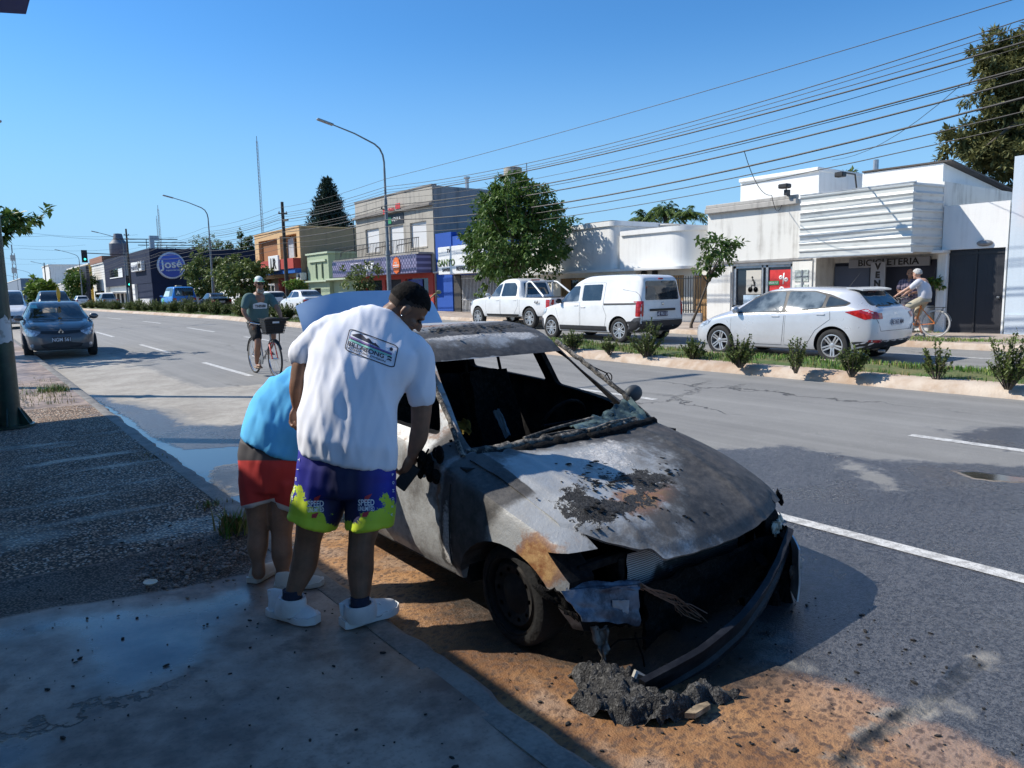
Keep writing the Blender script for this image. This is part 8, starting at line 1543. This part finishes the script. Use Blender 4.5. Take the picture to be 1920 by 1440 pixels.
# ---- the boy in the light blue shirt
def boy():
    gR, gL = gpx(552, 1092, .075), gpx(482, 1082, .085); dk = ((gR-CP).dot(CF)+(gL-CP).dot(CF))/2+.02; J = lambda u, v, d=0: atD(u, v, dk+d); loc = Vector(((gR.x+gL.x)/2, (gR.y+gL.y)/2, .08)); T = Matrix.Translation(-loc)
    o = thing('person', 'boy in a light blue shirt and red shorts bending over behind the man in white', 'person', loc)
    b = MB(); limb(b, [J(485, 890), J(484, 955, -.0), J(485, 990), J(483, 1025, -.01), J(484, 1052, -.02), J(485, 1074, -.02)], [.082, .070, .058, .060, .037, .040]); limb(b, [J(530, 895), J(529, 965, .0), J(528, 1005), J(529, 1042, -.02), J(530, 1068, -.03), J(531, 1086, -.03)], [.088, .072, .058, .060, .037, .040])
    limb(b, [J(507, 860), J(545, 780, .12), J(605, 728, .25)], [.105, .11, .11]); limb(b, [J(612, 722, .27), J(640, 712, .31)], [.06, .052]); hc = J(668, 706, .36); f, u, r = head(b, hc, CR*.75-CU*.55+CF*.3, CU*.75+CR*.6, 1.08)
    w1, w2 = J(668, 850, .3), J(640, 855, .42); limb(b, [J(605, 735, .17), J(640, 790, .2), w1], [.055, .046, .028]); limb(b, [J(610, 735, .36), J(640, 790, .42), w2], [.055, .046, .028]); hand(b, w1, -CU+CR*.3, -CR, 1.0, .6, 1, n_seg=6); hand(b, w2, -CU+CR*.3, CR, 1.0, .6, -1, n_seg=6)
    b.v = [T @ v for v in b.v]; me = blob(b, .0085, 3, .45); me.materials.append(SK_KID); link_mesh('body', me, o, 180); hair(o, hc, f, u, r, 1.08, loc, HAIR, -.35, .6); eyes(o, hc, f, u, r, 1.08, loc)
    b = MB(); rs = []
    for (l, q, d, th) in (((453, 818), (566, 868), -.0, .74), ((456, 800), (572, 845), .02, .76), ((466, 772), (590, 815), .05, .76), ((484, 738), (602, 785), .10, .74), ((510, 708), (625, 765), .16, .68), ((545, 688), (640, 745), .22, .6), ((585, 690), (640, 730), .27, .45)):
        L_, R_ = J(*l, d), J(*q, d); c = (L_+R_)/2; a = (R_-L_)/2; rs.append([c+a*cos(2*PI*i/32)+CF*a.length*th*sin(2*PI*i/32) for i in range(32)])
    b.rings(rs); limb(b, [J(600, 730, .2), J(612, 755, .18), J(626, 775, .18)], [.09, .075, .068]); limb(b, [J(605, 735, .34), J(622, 770, .38)], [.085, .07]); b.v = [T @ v for v in b.v]; me = blob(b, .0105, 6); fold(me, .017, 7, 1.6, 9.); fold(me, .005, 18, 5, 2.); me.materials.append(clothmat('light_blue_shirt', (.12, .50, .86), .12)); link_mesh('tshirt', me, o, 180)
    b = MB(); rs = []
    for (l, q, th) in (((454, 822), (560, 858), .70), ((450, 850), (562, 880), .74), ((451, 895), (560, 912), .74), ((452, 915), (560, 925), .7)):
        L_, R_ = J(*l), J(*q); c = (L_+R_)/2; a = (R_-L_)/2; rs.append([c+a*cos(2*PI*i/30)+CF*a.length*th*sin(2*PI*i/30) for i in range(30)])
    b.rings(rs)
    for pts in ([((451, 895), (520, 900)), ((453, 925), (518, 925)), ((455, 952), (514, 938))], [((500, 895), (566, 905)), ((508, 930), (566, 935)), ((516, 945), (562, 962))]):
        rs = []
        for l, q in pts: L_, R_ = J(*l), J(*q); c = (L_+R_)/2; a = (R_-L_)/2; rs.append([c+a*cos(2*PI*i/24)+CF*a.length*1.05*sin(2*PI*i/24) for i in range(24)])
        b.rings(rs)
    b.v = [T @ v for v in b.v]; me = blob(b, .010, 4); fold(me, .014, 8, 2.2, 3.); z_ = []
    for v in me.vertices:
        q = v.co+loc-CP; vv = 720-F_PX*q.dot(CU)/q.dot(CF); uu = 960+F_PX*q.dot(CR)/q.dot(CF); z_.append((clamp((vv-820)/100), clamp((( 952-(uu-455)*.24 if uu < 515 else 945+(uu-516)*.37)-vv)/30), 0))
    cattr(me, 'band', z_); m = Mat('red_shorts'); t_, h_, _ = m.attrc('band'); n = m.noise(7, 4); c = m.mix((t_+(n-.5)*.02).ss(.42, .45), (.06, .055, .06), m.mix(n, (.50, .028, .026), (.62, .05, .04))); c = m.mix(h_.ss(.16, .10), c, (.66, .58, .56)); me.materials.append(m.set(c, .75, bump=n, bstr=.1)); link_mesh('shorts', me, o, 180)
    CL = plain('cream_shoe', (.56, .53, .47), .7)
    for he, to, L_ in (((472, 1084), (506, 1064), .24), ((516, 1094), (598, 1086), .26)):
        h_, t_ = gpx(*he, .09), gpx(*to, .09); ax = t_-h_; ax.z = 0; ax = ax.normalized()*L_; h_.z = zs(h_.x, h_.y)+.003; shoe(o, h_, h_+ax, 1.0, loc, CL, CL, 'shoe', .075)
boy()
# ---- bicycles
def bicycle(name, label, loc, rz, s, col, basket=False, whitewall=False, fork=None):
    o = thing(name, label, 'bicycle', loc, rz); o.scale = (s,)*3; r = .34; wb = .54
    for wx in (wb, -wb):
        wo = bpy.data.objects.new('wheel', None); COL.objects.link(wo); wo.parent = o; wo.location = (wx, 0, r); b = MB()
        b.tube([(cos(2*PI*k/40)*(r-.018), 0, sin(2*PI*k/40)*(r-.018)) for k in range(40)], .019, 7, loop=True); b.build('tyre', plain('bike_tyre', (.03, .03, .03), .8) if not whitewall else plain('pale_tyre', (.45, .43, .40), .7), wo, 60)
        b = MB(); b.tube([(cos(2*PI*k/40)*(r-.042), 0, sin(2*PI*k/40)*(r-.042)) for k in range(40)], .010, 6, loop=True); b.tube([(0, -.04, 0), (0, .04, 0)], .018, 8)
        for k in range(18): a = 2*PI*k/18; b.tube([(0, .02*(-1)**k, 0), (cos(a)*(r-.04), 0, sin(a)*(r-.04))], .0016, 3)
        b.build('rim', CHROME if not whitewall else STEELW, wo, 60)
        b = MB(); b.M = Matrix.Translation((wx, 0, r)); b.grid(lambda u, v: ((r+.02)*cos(R(20+150*u if wx < 0 else 30+110*u)), lerp(-.022, .022, v), (r+.02)*sin(R(20+150*u if wx < 0 else 30+110*u))), 14, 2); b.build('mudguard', PLASTIC if not whitewall else STEELW, o, 60)
    b = MB(); cr = (-.08, 0, .29); st = (-.20, 0, .78); hd = (.34, 0, .80); hb = (.38, 0, .62)
    for q in ([cr, st], [st, (.34, 0, .78)], [cr, hb], [hd, hb]): b.tube(q, .018, 8)
    for sg in (-.045, .045): b.tube([cr, (-wb, sg, r)], .011, 6); b.tube([(-.19, 0, .74), (-wb, sg, r)], .010, 6)
    b.build('frame', col, o, 60); b = MB(); [b.tube([hb, (.42, sg, .60), (wb, sg, r)], .012, 6) for sg in (-.05, .05)]; b.build('fork', fork or col, o, 60)
    b = MB(); b.tube([hd, (.33, 0, .92)], .014, 8); b.tube([(.18, -.30, 1.0), (.30, -.24, .98), (.36, 0, .93), (.30, .24, .98), (.18, .30, 1.0)], .012, 7); b.build('handlebar', CHROME, o, 60); b = MB(); [b.tube([(.20, sg*.295, 1.0), (.10, sg*.32, 1.0)], .018, 7) for sg in (1, -1)]; b.build('grip', PLASTIC, o)
    b = MB(); b.tube([st, (-.22, 0, .88)], .013, 7); b.ell((-.25, 0, .90), (.13, .085, .035), 12, 8); b.ell((-.10, 0, .90), (.1, .035, .025), 10, 6); b.build('saddle', PLASTIC, o, 60)
    b = MB(); b.lathe([(.0, -.03), (.09, -.03), (.09, -.024), (0, -.024)], 18, 'Y', cr); b.tube([(-.08, -.05, .29), (-.03, -.07, .14)], .010, 6); b.tube([(-.08, .05, .29), (-.13, .07, .44)], .010, 6); b.tube([(-.03, -.06, .14), (-.03, -.16, .14)], .014, 6); b.tube([(-.13, .06, .44), (-.13, .16, .44)], .014, 6); b.build('crank', STEEL, o)
    if basket:
        b = MB()
        for k in range(7): z = .80+.045*k; q = .10+.012*k; b.tube([(.42, -q-.06, z), (.42+.05+q*1.5, -q-.06, z), (.42+.05+q*1.5, q+.06, z), (.42, q+.06, z)], .006, 4, loop=True)
        for k in range(9): y = -.16+.04*k; b.tube([(.62, y, .80), (.70, y*1.25, 1.08)], .005, 4); b.tube([(.42, y, .80), (.42, y*1.25, 1.08)], .005, 4)
        b.box(.43, .63, -.16, .16, .795, .805); b.add([(.60, -.15, .81), (.60, .15, .81), (.685, .2, 1.06), (.685, -.2, 1.06)], [(0, 1, 2, 3)]); b.add([(.43, .155, .81), (.60, .155, .81), (.66, .2, 1.06), (.43, .2, 1.06)], [(0, 1, 2, 3)]); b.add([(.43, -.155, .81), (.60, -.155, .81), (.66, -.2, 1.06), (.43, -.2, 1.06)], [(0, 1, 2, 3)]); b.build('basket', PLASTIC, o)
        b = MB(); b.box(.672, .69, -.06, .06, .98, 1.02, .004); b.build('reflector', PLATE, o)
    else:
        b = MB(); b.box(-.75, -.35, -.06, .06, .73, .745); b.tube([(-.70, .05, .73), (-.54, .05, .34)], .007, 5); b.tube([(-.70, -.05, .73), (-.54, -.05, .34)], .007, 5); b.build('carrier', IRON, o)
    return o
def figure(o, loc, M, joints, skin, s, voxel=.012):
    """small-figure body: joints in thing space through M"""
    b = MB(); q = {k: M @ Vector(v) for k, v in joints.items()}
    for sd in 'LR':
        limb(b, [q['hip'+sd], q['knee'+sd], q['shin'+sd], q['ankle'+sd]], [.085*s, .058*s, .055*s, .036*s], 10); limb(b, [q['sh'+sd], q['elb'+sd], q['wr'+sd]], [.058*s, .046*s, .028*s], 10)
        dv = (q['wr'+sd]-q['elb'+sd]).normalized(); hand(b, q['wr'+sd], joints.get('hd'+sd) and (M.to_3x3() @ Vector(joints['hd'+sd])) or dv, (M.to_3x3() @ Vector((0, 0, -1)))+dv*.1, s*1.05, .9, 1 if sd == 'L' else -1, n_seg=6)
    limb(b, [q['pel'], q['waist'], q['chest']], [.14*s, .13*s, .14*s]); limb(b, [q['chest'], q['neck'], q['headb']], [.08*s, .052*s, .05*s], 10); f, u, r = head(b, q['head'], M.to_3x3() @ Vector(joints['face']), M.to_3x3() @ Vector(joints['hup']), s)
    me = blob(b, voxel*s, 3, .4); me.materials.append(skin); link_mesh('body', me, o, 180); return q, f, u, r
def garment(o, nm, rings_, tubes, mat, M, s, voxel=.013, fa=.006):
    b = MB()
    for sec in rings_:
        rs = []
        for c, a, e, ax in sec:
            c = M @ Vector(c); X_ = (M.to_3x3() @ Vector((0, 1, 0))); Z_ = M.to_3x3() @ Vector(ax); D_ = X_.cross(Z_).normalized(); rs.append([c+X_*a*s*cos(2*PI*i/22)+D_*e*s*sin(2*PI*i/22) for i in range(22)])
        b.rings(rs)
    for pts, rad in tubes: limb(b, [M @ Vector(p) for p in pts], [x*s for x in rad], 12)
    me = blob(b, voxel*s, 4); fold(me, fa, 9, 2.5, 5.); me.materials.append(mat); link_mesh(nm, me, o, 180); return me
I4 = Matrix.Identity(4)
# cyclist riding towards the camera
pf, pr_ = gpx(516, 706), gpx(481, 701); mid = (pf+pr_)/2; dvec = (pf-pr_).normalized(); az = -PI/2+.02
s_ = 1.06; bk = bicycle('bicycle', 'silver city bicycle with a red fork and a black front basket, ridden along the road', (mid.x, mid.y, mid.z), az, s_, plain('bike_silver', (.40, .40, .40), .4, .4), True, False, plain('bike_red', (.5, .02, .02), .35))
o = thing('person', 'cyclist in a grey green T-shirt, green cap and sunglasses riding the bicycle with the basket', 'person', (mid.x, mid.y, mid.z), az); o.scale = (s_,)*3
j = dict(hipL=(-.22, .10, .98), kneeL=(.14, .13, .78), shinL=(.06, .13, .60), ankleL=(-.10, .13, .46), hipR=(-.22, -.10, .98), kneeR=(.12, -.15, .66), shinR=(.06, -.15, .45), ankleR=(-.03, -.14, .24), shL=(-.12, .20, 1.46), elbL=(.06, .29, 1.22), wrL=(.16, .30, 1.05), shR=(-.12, -.20, 1.46), elbR=(-.08, -.30, 1.20), wrR=(.05, -.22, 1.00), pel=(-.24, 0, 1.00), waist=(-.20, 0, 1.20), chest=(-.13, 0, 1.42), neck=(-.09, 0, 1.54), headb=(-.06, 0, 1.60), head=(-.04, 0, 1.70), face=(1, .05, -.05), hup=(.05, 0, 1))
q, f, u, r = figure(o, None, I4, j, SK_TAN, 1.)
garment(o, 'tshirt', [[((-.24, 0, .98), .19, .15, (0, 0, 1)), ((-.22, 0, 1.12), .20, .155, (0, 0, 1)), ((-.18, 0, 1.28), .20, .15, (.2, 0, 1)), ((-.14, 0, 1.42), .20, .135, (.2, 0, 1)), ((-.10, 0, 1.51), .11, .08, (.3, 0, 1))]], [([(-.12, .14, 1.45), (-.11, .21, 1.44), (-.02, .26, 1.31)], [.08, .078, .074]), ([(-.12, -.14, 1.45), (-.11, -.21, 1.44), (-.09, -.27, 1.29)], [.08, .078, .074])], clothmat('grey_green_shirt', (.10, .17, .165)), I4, 1.)
shirt = [c for c in o.children if c.name.startswith('tshirt')][-1]; bv = bvh_of(shirt.data)
bm = poly2d(rpoly([(-.13, 1.24), (.13, 1.24), (.13, 1.33), (0, 1.36), (-.13, 1.33)], .02), .03); bm_obj('print_panel', project(bm, (1, 0, 0), (0, 1, 0), (0, 0, 1), (-1, 0, 0), bv, .004), plain('print_white', (.72, .72, .74), .7), shirt, 60)
bm = text2d('THISSBR', .068, .002, maxlen=.05, xs=.8); bm_obj('print_lettering', project(bm, (1, 0, 1.285), (0, 1, 0), (0, 0, 1), (-1, 0, 0), bv, .007), LETTER, shirt, 60)
garment(o, 'shorts', [[((-.25, 0, .90), .18, .15, (0, 0, 1)), ((-.24, 0, 1.02), .18, .14, (0, 0, 1))]], [([(-.22, .10, .95), (-.02, .12, .88), (.12, .13, .80)], [.11, .10, .085]), ([(-.22, -.10, .95), (-.04, -.13, .83), (.07, -.145, .72)], [.11, .105, .092])], plain('black_cloth', (.010, .010, .012), .85), I4, 1.)
for k, (y, x, z) in enumerate(((.13, -.10, .46), (-.14, -.03, .24))):
    b = MB(); b.at((x+.05, y, z-.07)); b.box(-.11, .14, -.045, .045, -.02, .005, .01); b.tube([(.06, -.045, .0), (.05, 0, .055), (.06, .045, 0)], .012, 6); b.build('sandal', plain('tan_sandal', (.3, .2, .12), .7), o)
    b = MB(); b.at((x+.03, y, z-.045)); b.ell((.05, 0, 0), (.10, .036, .028), 12, 8); b.build('foot', SK_TAN, o, 60)
b = MB(); hc = Vector((-.04, 0, 1.70)); b.grid(lambda a, t: (hc.x-.005+.112*cos(R(90*t))*cos(2*PI*a), .088*cos(R(90*t))*sin(2*PI*a), hc.z+.035+.105*sin(R(90*t))), 26, 10); b.cur = 1; b.grid(lambda a, t: (hc.x+.075+.11*t*cos(R(-58+116*a)), .078*sin(R(-58+116*a))*1.05*(1-.1*t), hc.z+.045-.02*t), 10, 4); me = modded(b.mesh('c'), ('SOLIDIFY', dict(thickness=.006))); m = Mat('green_white_cap'); CAPM = m.set(m.mix((m.noise(7, 2)+(m.z-1.76)*2).ss(.48, .53), (.02, .22, .09), (.62, .66, .62)), .7); me.materials.append(CAPM); me.materials.append(plain('cap_green', (.02, .26, .10), .7)); link_mesh('cap', me, o, 60)
b = MB(); [b.ell((hc.x+.095, sg*.036, hc.z-.006), (.014, .032, .022), 12, 8) for sg in (1, -1)]; b.tube([(hc.x+.09, .07, hc.z), (hc.x, .085, hc.z+.003)], .004, 4); b.tube([(hc.x+.09, -.07, hc.z), (hc.x, -.085, hc.z+.003)], .004, 4); b.build('sunglasses', plain('black_lens', (.008, .008, .009), .1), o, 60)
b = MB(); [b.ell((hc.x+.055, y, hc.z-.115-.03*abs(math.cos(y*20))), (.035, .022, .045), 8, 6) for y in (-.045, -.02, 0, .02, .045)]; b.build('beard', plain('grey_beard', (.30, .26, .22), .9, vary=.4, scale=40), o, 60)
b = MB(); b.M = Matrix.Translation(mid) @ Matrix.Rotation(az, 4, 'Z'); b.ell((.55, -.03, 1.10), (.13, .17, .06), 12, 8); b.tube([(.46, .12, 1.1), (.44, .16, .85), (.46, .14, .62)], .012, 5); tag(b.build('bag', plain('black_bag', (.015, .015, .017), .7, bump=.3), None, 60), 'black bag lying in the front basket of the ridden bicycle', 'bag')
# old man on the orange bicycle
w = atX(1752, 604, 19.3); by = w.y+.54*1.0; zl = zf(by)+.02; az = PI/2+.12
bk2 = bicycle('bicycle', 'orange bicycle with pale tyres standing on the far pavement', (19.3, by, zl), az, 1., plain('bike_orange', (.60, .17, .03), .4), False, True)
o = thing('person', 'white haired old man in a pale shirt and khaki shorts sitting on the orange bicycle', 'person', (19.3, by, zl), az)
j = dict(hipL=(-.24, .10, .94), kneeL=(.10, .15, .72), shinL=(.06, .15, .52), ankleL=(.02, .16, .30), hipR=(-.24, -.10, .94), kneeR=(-.05, -.20, .52), shinR=(-.12, -.22, .30), ankleR=(-.18, -.23, .09), shL=(-.18, .19, 1.38), elbL=(.06, .24, 1.20), wrL=(.28, .26, 1.06), shR=(-.18, -.19, 1.38), elbR=(.08, -.25, 1.22), wrR=(.28, -.26, 1.06), pel=(-.27, 0, .96), waist=(-.27, 0, 1.14), chest=(-.20, 0, 1.33), neck=(-.13, 0, 1.44), headb=(-.10, 0, 1.49), head=(-.07, -.0, 1.57), face=(1, -.35, -.1), hup=(-.05, 0, 1))
q, f, u, r = figure(o, None, I4, j, SK_PALE, 1.); hair(o, q['head'], f, u, r, 1., Vector(), GREYH, -.42, .75, .010, .01)
garment(o, 'shirt', [[((-.27, 0, .95), .18, .15, (0, 0, 1)), ((-.27, 0, 1.08), .19, .155, (.1, 0, 1)), ((-.24, 0, 1.22), .19, .15, (.2, 0, 1)), ((-.19, 0, 1.34), .19, .135, (.3, 0, 1)), ((-.14, 0, 1.42), .10, .08, (.4, 0, 1))]], [([(-.18, .14, 1.37), (-.16, .20, 1.36), (-.05, .235, 1.25)], [.08, .078, .072]), ([(-.18, -.14, 1.37), (-.16, -.20, 1.36), (-.05, -.235, 1.25)], [.08, .078, .072])], clothmat('pale_grey_shirt', (.58, .58, .62)), I4, 1.)
garment(o, 'shorts', [[((-.27, 0, .87), .175, .15, (0, 0, 1)), ((-.26, 0, .98), .18, .145, (0, 0, 1))]], [([(-.24, .10, .92), (-.06, .13, .82), (.05, .145, .75)], [.11, .10, .09]), ([(-.24, -.10, .92), (-.12, -.16, .72), (-.07, -.19, .58)], [.11, .10, .09])], clothmat('khaki', (.40, .36, .27)), I4, 1.)
for x, y, z in ((.02, .16, .30), (-.18, -.23, .09)): shoe(o, Vector((x-.07, y, z-.085)), Vector((x+.18, y, z-.085)), .95, Vector(), plain('grey_trainer', (.32, .31, .30), .7), plain('dark_sole', (.1, .1, .1), .7))
# bystander at the shop front
p = atX(1703, 600, 20.9); zl = zf(p.y)+.03; o = thing('person', 'bald man in a dark checked shirt standing at the shop front behind the cyclist', 'person', (20.9, p.y, zl), PI+.2)
j = dict(hipL=(0, .10, .90), kneeL=(.02, .11, .50), shinL=(0, .11, .33), ankleL=(-.02, .11, .09), hipR=(0, -.10, .90), kneeR=(.03, -.11, .50), shinR=(0, -.11, .33), ankleR=(-.02, -.12, .09), shL=(0, .20, 1.38), elbL=(.03, .27, 1.12), wrL=(.20, .12, 1.06), shR=(0, -.20, 1.38), elbR=(.03, -.27, 1.12), wrR=(.20, -.10, 1.10), pel=(0, 0, .92), waist=(.02, 0, 1.10), chest=(0, 0, 1.32), neck=(.01, 0, 1.44), headb=(.02, 0, 1.50), head=(.03, 0, 1.59), face=(1, .2, -.05), hup=(0, 0, 1))
q, f, u, r = figure(o, None, I4, j, SK_TAN, 1.); eyes(o, q['head'], f, u, r, 1., Vector())
m = Mat('checked_shirt'); cx_, cz_ = (m.y*14.).fr(), (m.z*14.).fr(); CHK = m.set(m.mix((cx_-.5).ab().ss(.2, .25)*.6+(cz_-.5).ab().ss(.2, .25)*.4, (.20, .16, .20), (.05, .045, .08)), .85)
garment(o, 'shirt', [[((0, 0, .88), .185, .15, (0, 0, 1)), ((.03, 0, 1.08), .20, .165, (0, 0, 1)), ((.02, 0, 1.25), .20, .15, (0, 0, 1)), ((0, 0, 1.37), .20, .12, (0, 0, 1)), ((0, 0, 1.43), .10, .08, (0, 0, 1))]], [([(0, .15, 1.37), (0, .21, 1.35), (.02, .255, 1.2)], [.08, .075, .07]), ([(0, -.15, 1.37), (0, -.21, 1.35), (.02, -.255, 1.2)], [.08, .075, .07])], CHK, I4, 1.)
garment(o, 'trousers', [[((0, 0, .80), .175, .14, (0, 0, 1)), ((0, 0, .95), .18, .14, (0, 0, 1))]], [([(0, .10, .88), (.02, .11, .5), (-.02, .11, .12)], [.10, .085, .075]), ([(0, -.10, .88), (.03, -.11, .5), (-.02, -.12, .12)], [.10, .085, .075])], clothmat('grey_trousers', (.14, .14, .16)), I4, 1.)
for y in (.11, -.12): shoe(o, Vector((-.10, y, .0)), Vector((.17, y, .0)), .95, Vector(), BLACKP, PLASTIC)
# ---- the green pole with the torn paper
p = gpx(20, 800, .12); gz_ = zs(p.x, p.y); m = Mat('green_pole_paint'); n = m.noise(5, 6, .65); n2 = m.noise(26, 4); GP = m.set(m.mix(n.ss(.40, .66), (.006, .030, .024), (.020, .060, .042)), .38, bump=n2, bstr=.15, coat=.2)
o = thing('green_pole', 'thick dark green pole with torn white paper on it at the left edge', 'pole', (p.x, p.y, gz_))
rad = .125
b = MB(); b.lathe([(rad, 0), (rad, 2.6), (rad*.97, 4.8), (0, 4.82)], 28); b.build('post', GP, o, 40)
b = MB(); b.lathe([(.26, 0), (.26, .025), (rad, .026)], 24, caps=False); b.build('base_plate', GP, o, 40)
for k in range(6): b = MB(); b.at((0, 0, .02), 2*PI*k/6+.35); b.add([(rad-.01, -.008, 0), (.25, -.008, 0), (.25, -.008, .02), (rad-.01, -.008, .24), (rad-.01, .008, 0), (.25, .008, 0), (.25, .008, .02), (rad-.01, .008, .24)], [(0, 1, 2, 3), (4, 7, 6, 5), (1, 5, 6, 2), (2, 6, 7, 3)]); b.build('gusset', GP, o)
b = MB(); a0 = math.atan2(-p.y, -p.x); b.grid(lambda u, v: ((rad+.003)*cos(a0-1.2+2.3*u), (rad+.003)*sin(a0-1.2+2.3*u), 1.05+.04*nz(u*5, 2)*(1-v)+(.30+.06*nz(u*6, 7)+.03*nz(u*17, 1))*v), 40, 8); m = Mat('torn_paper'); n = m.noise(9, 5); PAP = m.set(m.mix(n.ss(.5, .62), (.60, .60, .60), (.38, .37, .35)), .9); b.build('torn_paper', PAP, o, 60)
